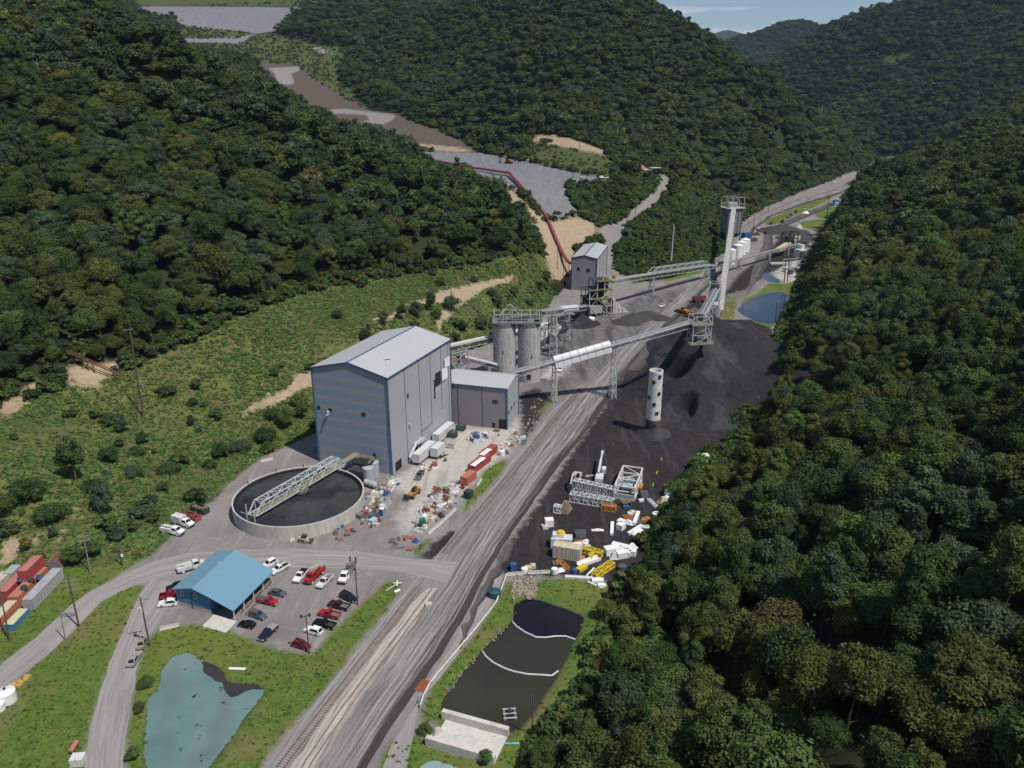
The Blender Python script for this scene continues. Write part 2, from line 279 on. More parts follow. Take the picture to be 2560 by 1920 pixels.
# ------------------------------------------------------------------ mesh builder and tagging
def link(o, parent=None):
    sc.collection.objects.link(o)
    if parent is not None: o.parent = parent
    return o
class MB:
    def __init__(s): s.v = []; s.f = []; s.mi = []; s.cur = 0
    def mesh(s, V, Fc):
        k = len(s.v); s.v += [tuple(p) for p in V]; s.f += [tuple(i + k for i in f) for f in Fc]; s.mi += [s.cur] * len(Fc); return s
    def box(s, c, d, rz=0, M=None):
        x, y, z = d[0] / 2, d[1] / 2, d[2] / 2; V = [(a * x, b * y, e * z) for e in (-1, 1) for b in (-1, 1) for a in (-1, 1)]
        if rz: V = [(p[0] * math.cos(rz) - p[1] * math.sin(rz), p[0] * math.sin(rz) + p[1] * math.cos(rz), p[2]) for p in V]
        if M is not None: V = [tuple(M @ Vector(p)) for p in V]
        V = [(p[0] + c[0], p[1] + c[1], p[2] + c[2]) for p in V]
        return s.mesh(V, [(0, 2, 3, 1), (4, 5, 7, 6), (0, 1, 5, 4), (2, 6, 7, 3), (0, 4, 6, 2), (1, 3, 7, 5)])
    def beam(s, p, q, w=.2, h=None):
        p = Vector(p); q = Vector(q); d = q - p; L = d.length
        if L < 1e-4: return s
        h = h or w; d.normalize(); up = Vector((0, 0, 1)) if abs(d.z) < .95 else Vector((0, 1, 0))
        a = d.cross(up).normalized(); b = a.cross(d); V = []
        for e in (p, q):
            for i, j in ((-1, -1), (1, -1), (1, 1), (-1, 1)): V.append(e + a * (i * w / 2) + b * (j * h / 2))
        return s.mesh(V, [(0, 3, 2, 1), (4, 5, 6, 7), (0, 1, 5, 4), (1, 2, 6, 5), (2, 3, 7, 6), (3, 0, 4, 7)])
    def cyl(s, p, q, r, r2=None, n=12, caps=True):
        p = Vector(p); q = Vector(q); d = (q - p).normalized(); r2 = r if r2 is None else r2
        up = Vector((0, 0, 1)) if abs(d.z) < .95 else Vector((1, 0, 0)); a = d.cross(up).normalized(); b = a.cross(d); V = []
        for e, rr in ((p, r), (q, r2)):
            for i in range(n):
                t = 2 * math.pi * i / n; V.append(e + a * (rr * math.cos(t)) + b * (rr * math.sin(t)))
        Fc = [(i, (i + 1) % n, n + (i + 1) % n, n + i) for i in range(n)]
        if caps: Fc += [tuple(range(n - 1, -1, -1)), tuple(range(n, 2 * n))]
        return s.mesh(V, Fc)
    def prism(s, pts, z0, z1):                          # plan polygon drawn up from z0 to z1
        n = len(pts); V = [(x, y, z0) for x, y in pts] + [(x, y, z1) for x, y in pts]
        return s.mesh(V, [tuple(range(n - 1, -1, -1)), tuple(range(n, 2 * n))] + [(i, (i + 1) % n, n + (i + 1) % n, n + i) for i in range(n)])
    def side(s, prof, w, wt=None, zt=None):             # side profile in x,z across a width along y, narrowing above zt
        n = len(prof); zm = max(p[1] for p in prof); V = []
        for sgn in (-1, 1):
            for x, z in prof:
                ww = w if wt is None or z <= zt else w + (wt - w) * (z - zt) / (zm - zt); V.append((x, sgn * ww / 2, z))
        return s.mesh(V, [tuple(range(n)), tuple(range(2 * n - 1, n - 1, -1))] + [(i + 1 if i + 1 < n else 0, i, n + i, n + (i + 1) % n) for i in range(n)])
    def tube(s, pts, r, n=6):
        for a, b in zip(pts[:-1], pts[1:]): s.cyl(a, b, r, n=n)
        return s
    def shell(s, z0, z1, r0, r1, n=40, c=(0, 0), a0=0, a1=2 * math.pi):
        V = [(c[0] + r * math.cos(a0 + (a1 - a0) * i / n), c[1] + r * math.sin(a0 + (a1 - a0) * i / n), z) for z, r in ((z0, r0), (z1, r1)) for i in range(n + 1)]
        return s.mesh(V, [(i, i + 1, n + 2 + i, n + 1 + i) for i in range(n)])
    def ring(s, z, r0, r1, n=40, c=(0, 0)):
        V = [(c[0] + r * math.cos(2 * math.pi * i / n), c[1] + r * math.sin(2 * math.pi * i / n), z) for r in (r0, r1) for i in range(n)]
        return s.mesh(V, [(i, (i + 1) % n, n + (i + 1) % n, n + i) for i in range(n)])
    def build(s, name, mats, parent=None, smooth=False):
        me = bpy.data.meshes.new(name); me.from_pydata(s.v, [], s.f)
        for m in (mats if isinstance(mats, (list, tuple)) else [mats]): me.materials.append(gmat(m) if isinstance(m, str) else m)
        if len(set(s.mi)) > 1: me.polygons.foreach_set('material_index', s.mi)
        if smooth: me.polygons.foreach_set('use_smooth', [True] * len(me.polygons))
        me.validate(); me.update()
        return link(bpy.data.objects.new(name, me), parent)
def tag(o, label, cat, group=None, kind=None):
    o['label'] = label; o['category'] = cat
    if group: o['group'] = group
    if kind: o['kind'] = kind
    return o
def thing(name, label, cat, loc=(0, 0, 0), rz=0.0, group=None):
    o = bpy.data.objects.new(name, None); link(o); o.location = loc; o.rotation_euler = (0, 0, rz); o.empty_display_size = .5
    return tag(o, label, cat, group)
def struct(o): o['kind'] = 'structure'; return o
def axis(p, q):                                         # heading from p to q in plan
    return math.atan2(q[1] - p[1], q[0] - p[0])
# ------------------------------------------------------------------ the ground sheet and what covers it
PX, PY, PD = proj(GX, GY, GZ)
BACK = (GY * cs - (GZ - H) * sn) < 20
def zone(polys, tmin=0, tmax=1e9):
    r = np.full(GX.shape, -60.0)
    for p in polys:
        d = sdist(PX, PY, p) * PD / F * 1.6
        r = np.maximum(r, d)
    r = np.clip(r, -60, 60)
    return np.where((PD < tmin) | (PD > tmax) | BACK, -60, r)
def zplan(polys):
    r = np.full(GX.shape, -60.0)
    for p in polys: r = np.maximum(r, sdist(GX, GY, plan(p)))
    return np.clip(r, -60, 60)
vd = np.clip(sdist(GX, GY, VP), -60, 60)
SLOPE = [(-400, 900), (-60, 905), (60, 862), (280, 800), (420, 735), (500, 692), (610, 650), (700, 622), (800, 605), (900, 592), (1020, 570), (1150, 545), (1185, 560), (1205, 610), (1190, 650), (1160, 702), (1000, 760), (960, 775), (800, 860), (690, 930), (560, 990), (460, 1070), (330, 1195), (250, 1246), (150, 1310), (75, 1380), (0, 1436), (-300, 1620)]
VGRASS = [[(-200, 1700), (-200, 1600), (0, 1497), (150, 1371), (175, 1336), (220, 1299), (262, 1274), (300, 1263), (312, 1266), (300, 1291), (275, 1344), (237, 1431), (212, 1506), (195, 1569), (183, 1640), (176, 1740), (-200, 1900)],
          [(305, 1409), (327, 1371), (347, 1361), (390, 1351), (437, 1349), (490, 1359), (553, 1388), (628, 1409), (673, 1414), (690, 1396), (765, 1319), (798, 1289), (835, 1256), (863, 1256), (865, 1276), (828, 1331), (765, 1394), (753, 1429), (728, 1449), (703, 1489), (648, 1549), (598, 1604), (560, 1665), (500, 1760), (255, 1760), (270, 1659), (275, 1569), (284, 1506)],
          [(1093, 1250), (1085, 1272), (1073, 1307), (1028, 1365), (967, 1440), (930, 1486), (910, 1528), (913, 1556), (943, 1567), (1035, 1590), (1050, 1640), (1150, 1650), (1175, 1590), (1205, 1550), (1225, 1515), (1285, 1440), (1300, 1345), (1360, 1280), (1350, 1270), (1240, 1249), (1165, 1250), (1150, 1275), (1118, 1275), (1108, 1258)],
          [(810, 1700), (825, 1640), (850, 1600), (880, 1588), (925, 1592), (940, 1615), (980, 1628), (1050, 1632), (1100, 1605), (1180, 1600), (1150, 1760), (800, 1760)],
          [(1050, 1014), (1090, 990), (1096, 1003), (1055, 1055), (1012, 1098), (1000, 1112), (1003, 1086), (1033, 1042)], [(890, 1190), (920, 1165), (935, 1163), (900, 1205)],
          [(1650, 478), (1690, 461), (1760, 432), (1800, 415), (1812, 418), (1775, 440), (1725, 462), (1672, 486), (1655, 486)],
          [(1600, 656), (1612, 644), (1640, 631), (1660, 612), (1690, 613), (1724, 606), (1735, 625), (1704, 668), (1700, 704), (1660, 706), (1630, 697)], [(1725, 480), (1775, 473), (1790, 486), (1770, 500), (1735, 492)],
          [(1770, 452), (1810, 445), (1815, 462), (1780, 476), (1760, 466)], [(1555, 690), (1575, 640), (1590, 640), (1585, 690)], [(1195, 850), (1208, 838), (1213, 842), (1175, 890), (1165, 893)], [(1420, 600), (1520, 583), (1516, 590), (1440, 608)]]
COAL = [[(1335, 826), (1275, 922), (1240, 972), (1160, 1092), (1090, 1185), (1068, 1228), (1098, 1242), (1240, 1247), (1345, 1268), (1385, 1230), (1460, 1100), (1520, 1010), (1700, 790), (1660, 690), (1560, 690), (1510, 640), (1450, 670), (1395, 725)],
        [(1560, 640), (1600, 590), (1660, 545), (1690, 505), (1760, 505), (1725, 560), (1660, 590), (1610, 625)],
        [(905, 1205), (928, 1178), (965, 1150), (1000, 1140), (985, 1170), (950, 1205), (925, 1212)], [(1125, 850), (1160, 838), (1185, 862), (1165, 905), (1130, 960), (1125, 905)], [(422, 1105), (445, 1062), (482, 1052), (470, 1075), (440, 1090)]]
PALE = [[(850, 1040), (930, 985), (975, 960), (960, 925), (1100, 925), (1122, 905), (1140, 890), (1090, 985), (1010, 1050), (930, 1110), (870, 1160), (860, 1110), (900, 1070), (855, 1060)], [(1060, 1600), (1150, 1560), (1210, 1560), (1200, 1600), (1120, 1640), (1060, 1640)],
        [(1130, 700), (1165, 760), (1220, 720), (1165, 690)], [(1165, 815), (1185, 795), (1225, 775), (1230, 790), (1200, 820)], [(1672, 600), (1690, 567), (1742, 567), (1745, 600), (1700, 612)]]
VDUST = [[(1120, 850), (1180, 760), (1225, 695), (1330, 650), (1480, 618), (1506, 638), (1400, 720), (1310, 795), (1250, 842), (1180, 885)], [(1540, 640), (1600, 585), (1660, 560), (1700, 560), (1660, 590), (1600, 640), (1570, 690)]]
VSHALE = [[(320, 1180), (355, 1110), (372, 1105), (380, 1160), (352, 1200), (325, 1210)]]
OPEN = dict(
    track=[[(578, 147), (655, 143), (650, 152), (625, 160), (640, 180), (600, 185), (595, 160)], [(700, 238), (745, 235), (860, 248), (842, 262), (815, 276), (755, 272), (800, 260), (790, 248), (705, 244)], [(582, 78), (605, 82), (632, 92), (600, 86)], [(655, 96), (700, 104), (726, 110), (718, 118), (690, 115), (672, 105)],
           [(1215, 600), (1260, 560), (1306, 535), (1290, 500), (1296, 488), (1335, 480), (1390, 432), (1425, 400), (1418, 380), (1440, 376), (1450, 395), (1420, 440), (1345, 505), (1330, 540), (1335, 580), (1350, 610), (1375, 640), (1340, 660), (1250, 640)]],
    shale=[[(285, 13), (655, 16), (640, 30), (600, 66), (560, 72), (520, 67), (430, 62), (385, 50), (300, 36)], [(370, 84), (520, 80), (545, 72), (525, 95), (470, 92), (400, 92)], [(868, 318), (882, 326), (1050, 331), (1140, 350), (1270, 378), (1330, 388), (1300, 396), (1230, 400), (1222, 415), (1235, 440), (1262, 463), (1210, 470), (1172, 472), (1140, 425), (1090, 402), (930, 362)]],
    brown=[[(540, 133), (580, 136), (650, 142), (690, 175), (740, 205), (800, 238), (860, 248), (930, 278), (1000, 306), (1040, 328), (960, 330), (870, 310), (820, 300), (700, 262), (600, 190)]],
    clay=[[(870, 308), (990, 318), (1035, 330), (880, 323)], [(1012, 385), (1095, 402), (1130, 430), (1180, 480), (1250, 468), (1292, 486), (1284, 522), (1240, 540), (1248, 600), (1200, 620), (1165, 520), (1140, 478), (1080, 428)], [(1140, 292), (1200, 290), (1240, 300), (1310, 326), (1305, 334), (1250, 324), (1190, 312), (1145, 305)],
          [(880, 660), (950, 628), (1040, 608), (1105, 596), (1110, 605), (1040, 628), (985, 668), (955, 700), (950, 720), (940, 690), (975, 655)], [(-10, 880), (60, 836), (110, 812), (100, 838), (60, 862), (45, 888), (0, 895)], [(145, 795), (250, 782), (256, 790), (240, 808), (205, 838), (170, 838), (150, 825)],
          [(515, 895), (570, 860), (620, 840), (640, 808), (675, 800), (678, 830), (640, 850), (600, 872)], [(0, 1172), (40, 1158), (78, 1166), (70, 1180), (35, 1195), (38, 1210), (0, 1225)], [(150, 1112), (172, 1103), (170, 1110), (152, 1120)], [(108, 1164), (132, 1150), (128, 1158), (112, 1168)], [(805, 690), (870, 668), (880, 675), (820, 700)], [(2010, 314), (2065, 309), (2068, 314), (2020, 322)], [(1320, 340), (1380, 350), (1420, 375), (1405, 380), (1350, 360)]],
    meadow=[[(280, -60), (700, -60), (690, 10), (640, 13), (290, 12)], [(385, 52), (520, 68), (545, 76), (520, 84), (390, 86)], [(380, 95), (540, 92), (560, 72), (610, 78), (680, 98), (740, 100), (755, 118), (735, 140), (735, 175), (780, 218), (800, 240), (870, 262), (950, 280), (1010, 310), (985, 305), (900, 270), (790, 236), (745, 215), (690, 180), (640, 143), (560, 134), (400, 122)], [(1045, 290), (1300, 330), (1330, 350), (1320, 385), (1265, 376), (1140, 346), (1150, 310)],
            [(1880, 130), (1960, 112), (1985, 135), (1920, 142)], [(1395, 490), (1440, 510), (1470, 560), (1510, 575), (1515, 582), (1440, 600), (1368, 612), (1340, 590), (1335, 545), (1365, 505)], [(1260, 398), (1300, 392), (1340, 388), (1330, 398), (1280, 402)], [(1880, 350), (1965, 352), (1980, 345), (1890, 338)]])
Z = {}
Z['gravel'] = vd
Z['grass'] = np.maximum(np.where(vd > -3, zplan(VGRASS), -60), zone([SLOPE], 150, 560))
Z['slope'] = np.where(vd > 4, -60, zone([SLOPE], 150, 560))
Z['coal'] = np.where(vd > -18, zplan(COAL), -60)
Z['pale'] = np.where(vd > -10, zplan(PALE), -60)
Z['shale'] = np.maximum(zone(OPEN['shale'], 560), np.where(vd > -8, zplan(VSHALE), -60))
Z['dust'] = np.where(vd > -8, zplan(VDUST), -60)
Z['brown'] = zone(OPEN['brown'], 600)
Z['clay'] = zone(OPEN['clay'], 200)
Z['track'] = zone(OPEN['track'], 480)
Z['meadow'] = zone(OPEN['meadow'], 520)
SCRUB = [[(1222, 402), (1300, 394), (1424, 386), (1426, 402), (1390, 434), (1330, 482), (1295, 488), (1262, 465), (1235, 442)], [(1340, 595), (1335, 540), (1400, 465), (1445, 425), (1470, 400), (1560, 395), (1600, 440), (1570, 540), (1515, 582), (1440, 600)]]
Z['scrub'] = zone(SCRUB, 540)
Z['wet'] = np.max([sdist(GX, GY, p) for p in PPL.values()], axis=0).clip(-60, 60)
openmask = np.max([Z[k] for k in ('gravel', 'slope', 'shale', 'brown', 'clay', 'track', 'meadow')], axis=0)
def zval(k, x, y):
    A = openmask if k == 'open' else Z[k]
    i = np.clip(np.searchsorted(gx, x) - 1, 0, len(gx) - 2); j = np.clip(np.searchsorted(gy, y) - 1, 0, len(gy) - 2)
    fx = (x - gx[i]) / (gx[i + 1] - gx[i]); fy = (y - gy[j]) / (gy[j + 1] - gy[j])
    return (A[j, i] * (1 - fx) + A[j, i + 1] * fx) * (1 - fy) + (A[j + 1, i] * (1 - fx) + A[j + 1, i + 1] * fx) * fy
def grid_mesh(name, X, Y, Zv, keep=None):
    ny, nx = X.shape; me = bpy.data.meshes.new(name)
    idx = np.arange(nx * ny).reshape(ny, nx)
    q = np.stack([idx[:-1, :-1], idx[:-1, 1:], idx[1:, 1:], idx[1:, :-1]], -1).reshape(-1, 4)
    if keep is not None: q = q[keep.reshape(-1)]
    V = np.stack([X, Y, Zv], -1).reshape(-1, 3)
    me.vertices.add(len(V)); me.vertices.foreach_set('co', V.ravel())
    me.loops.add(q.size); me.loops.foreach_set('vertex_index', q.ravel())
    me.polygons.add(len(q)); me.polygons.foreach_set('loop_start', np.arange(0, q.size, 4)); me.polygons.foreach_set('loop_total', np.full(len(q), 4))
    me.polygons.foreach_set('use_smooth', np.ones(len(q), bool)); me.update(); me.validate()
    return me
class NT:                                               # short hand for shader node chains
    def __init__(s, name):
        s.m = bpy.data.materials.new(name); s.m.use_nodes = True; s.n = s.m.node_tree.nodes; s.l = s.m.node_tree.links
        s.b = s.n['Principled BSDF']; s.co = s.n.new('ShaderNodeTexCoord').outputs['Object']
    def noise(s, scale, det=4, vec=None, rough=.55):
        n = s.n.new('ShaderNodeTexNoise'); n.inputs['Scale'].default_value = scale; n.inputs['Detail'].default_value = det; n.inputs['Roughness'].default_value = rough
        s.l.new(vec or s.co, n.inputs['Vector']); return n.outputs['Fac']
    def stretch(s, sc3, vec=None, rot=0):
        n = s.n.new('ShaderNodeMapping'); n.inputs['Scale'].default_value = sc3; n.inputs['Rotation'].default_value = (0, 0, rot); s.l.new(vec or s.co, n.inputs[0]); return n.outputs[0]
    def ramp(s, f, a, b, lo=0., hi=1.):
        n = s.n.new('ShaderNodeMapRange'); n.inputs[1].default_value = a; n.inputs[2].default_value = b; n.inputs[3].default_value = lo; n.inputs[4].default_value = hi; s.l.new(f, n.inputs[0]); return n.outputs[0]
    def attr(s, name, typ='GEOMETRY'):
        n = s.n.new('ShaderNodeAttribute'); n.attribute_name = name; n.attribute_type = typ; return n
    def math(s, op, a, b=None):
        n = s.n.new('ShaderNodeMath'); n.operation = op
        for i, v in enumerate((a, b)):
            if v is None: continue
            if isinstance(v, (int, float)): n.inputs[i].default_value = v
            else: s.l.new(v, n.inputs[i])
        return n.outputs[0]
    def mix(s, f, a, b):
        n = s.n.new('ShaderNodeMix'); n.data_type = 'RGBA'
        for i, v in ((0, f), (6, a), (7, b)):
            if isinstance(v, tuple): n.inputs[i].default_value = (*v[:3], 1)
            elif isinstance(v, (int, float)): n.inputs[i].default_value = v
            else: s.l.new(v, n.inputs[i])
        return n.outputs[2]
    def bump(s, f, st=.5, dist=.3):
        n = s.n.new('ShaderNodeBump'); n.inputs['Strength'].default_value = st; n.inputs['Distance'].default_value = dist; s.l.new(f, n.inputs['Height']); s.l.new(n.outputs[0], s.b.inputs['Normal'])
    def done(s, col, rough=.95, spec=.15):
        s.l.new(col, s.b.inputs['Base Color']); s.b.inputs['Roughness'].default_value = rough; s.b.inputs['Specular IOR Level'].default_value = spec; return s.m
g = NT('ground_cover')
n1 = g.noise(.06, 5); n2 = g.noise(.35, 5); n3 = g.noise(1.6, 5, rough=.65); n4 = g.noise(.016, 3)
edge = g.math('MULTIPLY', g.math('SUBTRACT', n2, .5), 7.0); edge2 = g.math('MULTIPLY', g.math('SUBTRACT', n3, .5), 3.0); edge = g.math('ADD', edge, edge2)
def zmask(k, soft=.9, amp=1.0):
    a = g.attr(k).outputs['Fac']; return g.ramp(g.math('ADD', a, g.math('MULTIPLY', edge, amp)), -soft, soft)
floor_c = g.mix(n2, (.020, .028, .012), (.042, .052, .022))
gravel = g.mix(g.ramp(n1, .3, .7), (.185, .170, .162), (.295, .272, .256)); gravel = g.mix(g.ramp(n3, .35, .75, 0, .5), gravel, (.16, .145, .14)); gravel = g.mix(g.ramp(n2, .56, .72, 0, .45), gravel, (.34, .318, .296)); gravel = g.mix(g.ramp(g.noise(.5, 5, g.stretch((1, .07, 1), rot=1.1), .65), .52, .68, 0, .4), gravel, (.13, .12, .115)); gravel = g.mix(g.ramp(g.noise(.4, 4, g.stretch((1, .09, 1), rot=-.5)), .56, .68, 0, .35), gravel, (.37, .345, .32))
grass = g.mix(g.ramp(n2, .3, .7), (.074, .128, .023), (.150, .195, .040)); grass = g.mix(g.ramp(n3, .42, .75), grass, (.045, .075, .020)); grass = g.mix(g.ramp(n1, .50, .66, 0, .8), grass, (.165, .145, .065)); grass = g.mix(g.ramp(n4, .52, .62, 0, .5), grass, (.15, .17, .04))
slope = g.mix(g.ramp(n2, .32, .68), (.092, .120, .030), (.172, .176, .058)); slope = g.mix(g.ramp(n3, .45, .72), slope, (.050, .068, .024)); slope = g.mix(g.ramp(n1, .50, .66, 0, .8), slope, (.125, .092, .048))
slope = g.mix(g.ramp(n4, .5, .62, 0, .5), slope, (.055, .085, .032))
coal = g.mix(n2, (.018, .016, .017), (.045, .040, .041)); coal = g.mix(g.ramp(n1, .54, .68, 0, .7), coal, (.060, .043, .037)); coal = g.mix(g.ramp(g.noise(.28, 5, g.stretch((1, .12, 1), rot=-.35)), .52, .66, 0, .65), coal, (.062, .056, .055)); coal = g.mix(g.ramp(n3, .6, .78, 0, .5), coal, (.085, .08, .076))
pale = g.mix(n2, (.36, .335, .30), (.54, .51, .47)); pale = g.mix(g.ramp(n3, .5, .75, 0, .7), pale, (.20, .185, .172)); pale = g.mix(g.ramp(g.noise(.35, 5, g.stretch((1, .1, 1), rot=-.55)), .52, .66, 0, .55), pale, (.21, .195, .18))
shale = g.mix(n2, (.15, .15, .165), (.24, .235, .25)); shale = g.mix(g.ramp(g.noise(.25, 4, g.stretch((1, .15, 1))), .45, .7, 0, .5), shale, (.12, .118, .125))
brown = g.mix(n2, (.085, .066, .055), (.125, .098, .082)); brown = g.mix(g.ramp(n3, .5, .8, 0, .5), brown, (.08, .085, .04))
dust = g.mix(g.ramp(n2, .3, .7), (.105, .10, .098), (.20, .19, .185)); dust = g.mix(g.ramp(g.noise(.22, 5, g.stretch((1, .15, 1), rot=-.5)), .48, .64, 0, .7), dust, (.055, .052, .052))
clay = g.mix(n2, (.30, .22, .145), (.46, .36, .255)); dust = g.mix(g.ramp(n2, .3, .7), (.105, .10, .098), (.20, .19, .185)); dust = g.mix(g.ramp(g.noise(.22, 5, g.stretch((1, .15, 1), rot=-.5)), .48, .64, 0, .7), dust, (.055, .052, .052))
clay = g.mix(g.ramp(n3, .48, .72, 0, .75), clay, (.14, .13, .075))
track = g.mix(n2, (.17, .16, .15), (.30, .28, .26)); track = g.mix(g.ramp(n3, .5, .75, 0, .5), track, (.13, .12, .11))
meadow = g.mix(g.ramp(n2, .3, .7), (.052, .080, .026), (.105, .120, .040)); meadow = g.mix(g.ramp(n1, .5, .66, 0, .7), meadow, (.105, .085, .045)); meadow = g.mix(g.ramp(n3, .45, .75), meadow, (.038, .060, .022))
c = floor_c
for k, colr, soft, amp in (('meadow', meadow, 3, 1.2), ('brown', brown, 3, 1.2), ('shale', shale, 2, 1), ('gravel', gravel, 1.5, 1), ('dust', dust, 7, 1.5), ('track', track, 2, .8), ('slope', slope, 1.5, .7), ('pale', pale, 2.5, 1), ('coal', coal, 1.2, 1), ('grass', grass, .8, .55), ('clay', clay, 2.2, 2.0)):
    if k == 'grass': colr = g.mix(zmask('slope', 2, 1), grass, slope)
    c = g.mix(zmask(k, soft, amp), c, colr)
c = g.mix(g.math('MULTIPLY', zmask('wet', .8, .25), .9), c, (.06, .055, .045))
g.bump(g.math('ADD', g.math('MULTIPLY', n3, .5), n2), .55, .5)
GROUND_M = g.done(c, .97, .1)
me = grid_mesh('ground', GX, GY, GZ)
for k, A in Z.items():
    a = me.attributes.new(k, 'FLOAT', 'POINT'); a.data.foreach_set('value', A.ravel().astype(np.float32))
me.materials.append(GROUND_M); ground = struct(link(bpy.data.objects.new('ground', me)))
# far ridges and the plain of hills behind them
def ridge(name, prof, t, thick, seed, m, n=160, k=26, zbase=-20):
    P = [PT(px, py, t) for px, py in prof]; xs = np.array([p[0] for p in P]); ys = np.array([p[1] for p in P]); zs = np.array([p[2] for p in P])
    u = np.linspace(0, 1, n); X0 = np.interp(u, np.linspace(0, 1, len(P)), xs); Y0 = np.interp(u, np.linspace(0, 1, len(P)), ys); Z0 = np.interp(u, np.linspace(0, 1, len(P)), zs)
    v = np.linspace(-1, 1, k)[:, None]
    X = X0[None] + 0 * v; Y = Y0[None] + v * thick; Zr = zbase + (Z0[None] - zbase) * (1 - np.abs(v)) ** 1.1
    Zr = Zr + fbm(X / 300, Y / 300, seed, 5) * thick * .10 * (1 - np.abs(v)) * np.minimum(1, np.abs(v) * 8 + .12)
    r = grid_mesh(name, X, Y, Zr); r.materials.append(m); return struct(link(bpy.data.objects.new(name, r))), X, Y, Zr
w_ = NT('wooded_ridge'); wc = w_.mix(w_.ramp(w_.noise(.028, 6, rough=.7), .35, .7), (.016, .028, .012), (.05, .070, .026)); w_.bump(w_.noise(.05, 6, rough=.75), 1.0, 26.0); RIDGE_M = w_.done(wc)
far_prof = [(1380, 190), (1450, 150), (1500, 118), (1545, 95), (1580, 79), (1620, 70), (1650, 62), (1680, 48), (1710, 41), (1742, 39), (1770, 50), (1800, 62), (1860, 90), (1950, 120), (2100, 150)]
_, RX, RY, RZ = ridge('hills', far_prof, 3500, 900, 5, RIDGE_M)
ridge('hills', [(1300, 70), (1400, 72), (1480, 52), (1505, 60), (1530, 68), (1550, 62), (1570, 55), (1590, 60), (1610, 66), (1640, 68), (1680, 72), (1760, 60), (1850, 66), (2000, 70)], 8500, 1500, 8, RIDGE_M)
# ------------------------------------------------------------------ ponds
def sheet(name, poly, z, m, plan_pts=False, jit=0.0, seg=2.0):
    P = poly if plan_pts else plan(poly); Q = []
    for i in range(len(P)):
        a = P[i]; b = P[(i + 1) % len(P)]; L = math.dist(a, b); k = max(1, int(L / seg))
        for j in range(k):
            x = a[0] + (b[0] - a[0]) * j / k; y = a[1] + (b[1] - a[1]) * j / k
            if jit: x += jit * 2 * float(fbm(np.array([x / 2.]), np.array([y / 2.]), 31, 3)[0]); y += jit * 2 * float(fbm(np.array([x / 2.]), np.array([y / 2.]), 47, 3)[0])
            Q.append((x, y, z))
    mb = MB(); mb.mesh(Q, [tuple(range(len(Q)))]); o = mb.build(name, m); return struct(o)
def grow(poly, k):
    P = np.array(plan(poly)); c = P.mean(0); return [tuple(c + (p - c) * (1 + k / max(1, np.linalg.norm(p - c)))) for p in P]
def water(name, deep, pale_c=None, rough=.06, blobs=None):
    q = NT(name); a = q.noise(.035, 4); colr = q.mix(q.ramp(a, .35, .65), deep, pale_c or deep)
    if blobs:
        colr = q.mix(q.ramp(q.noise(.05, 3, q.stretch((1, .5, 1), rot=.6)), .54, .66, 0, .55), colr, blobs[0])
        band = q.ramp(q.noise(.03, 2), .40, .55); f = q.ramp(q.noise(.42, 4), .66, .70); colr = q.mix(q.math('MULTIPLY', f, band), colr, blobs[1])
    q.bump(q.noise(1.2, 3), .12, .05); q.b.inputs['IOR'].default_value = 1.33
    return q.done(colr, rough, .5)
W_A = water('settling_water', (.088, .185, .180), (.185, .245, .240), .2, ((.10, .105, .115), (.018, .018, .02)))
W_B = water('dark_water', (.030, .031, .021), (.042, .040, .028), .07)
W_C = water('sky_tinted_water', (.016, .032, .058), (.026, .042, .066), .03)  # blue base colour stands in for the reflected sky
W_D = water('milky_water', (.20, .30, .30), (.26, .34, .33), .2)
for nm, p, m in (('settling_pond_water', POND_A, W_A), ('dark_pond_water', POND_B, W_B), ('small_pond_water', POND_C, W_D), ('far_pond_water', POND_D, W_C), ('far_pond_water', POND_E, W_C)):
    sheet(nm, grow(p, 2.5), -.55, m, True)
mud = NT('black_silt'); MUD = mud.done(mud.mix(mud.noise(.5, 5), (.022, .02, .021), (.06, .055, .055)), .6)
sheet('silt_bank', [(433, 1425), (470, 1436), (483, 1452), (484, 1464), (512, 1471), (556, 1474), (568, 1485), (540, 1487), (515, 1500), (497, 1502), (483, 1490), (478, 1470), (463, 1466), (440, 1450)], -.42, MUD, jit=.8, seg=1)
sheet('silt_bank', [(1106, 1336), (1110, 1304), (1121, 1294), (1158, 1288), (1192, 1299), (1264, 1327), (1256, 1356), (1247, 1376), (1215, 1374), (1170, 1377), (1140, 1368), (1118, 1350)], -.53, W_B2 if False else water('inky_water', (.010, .010, .016), (.014, .013, .018), .07), seg=2)
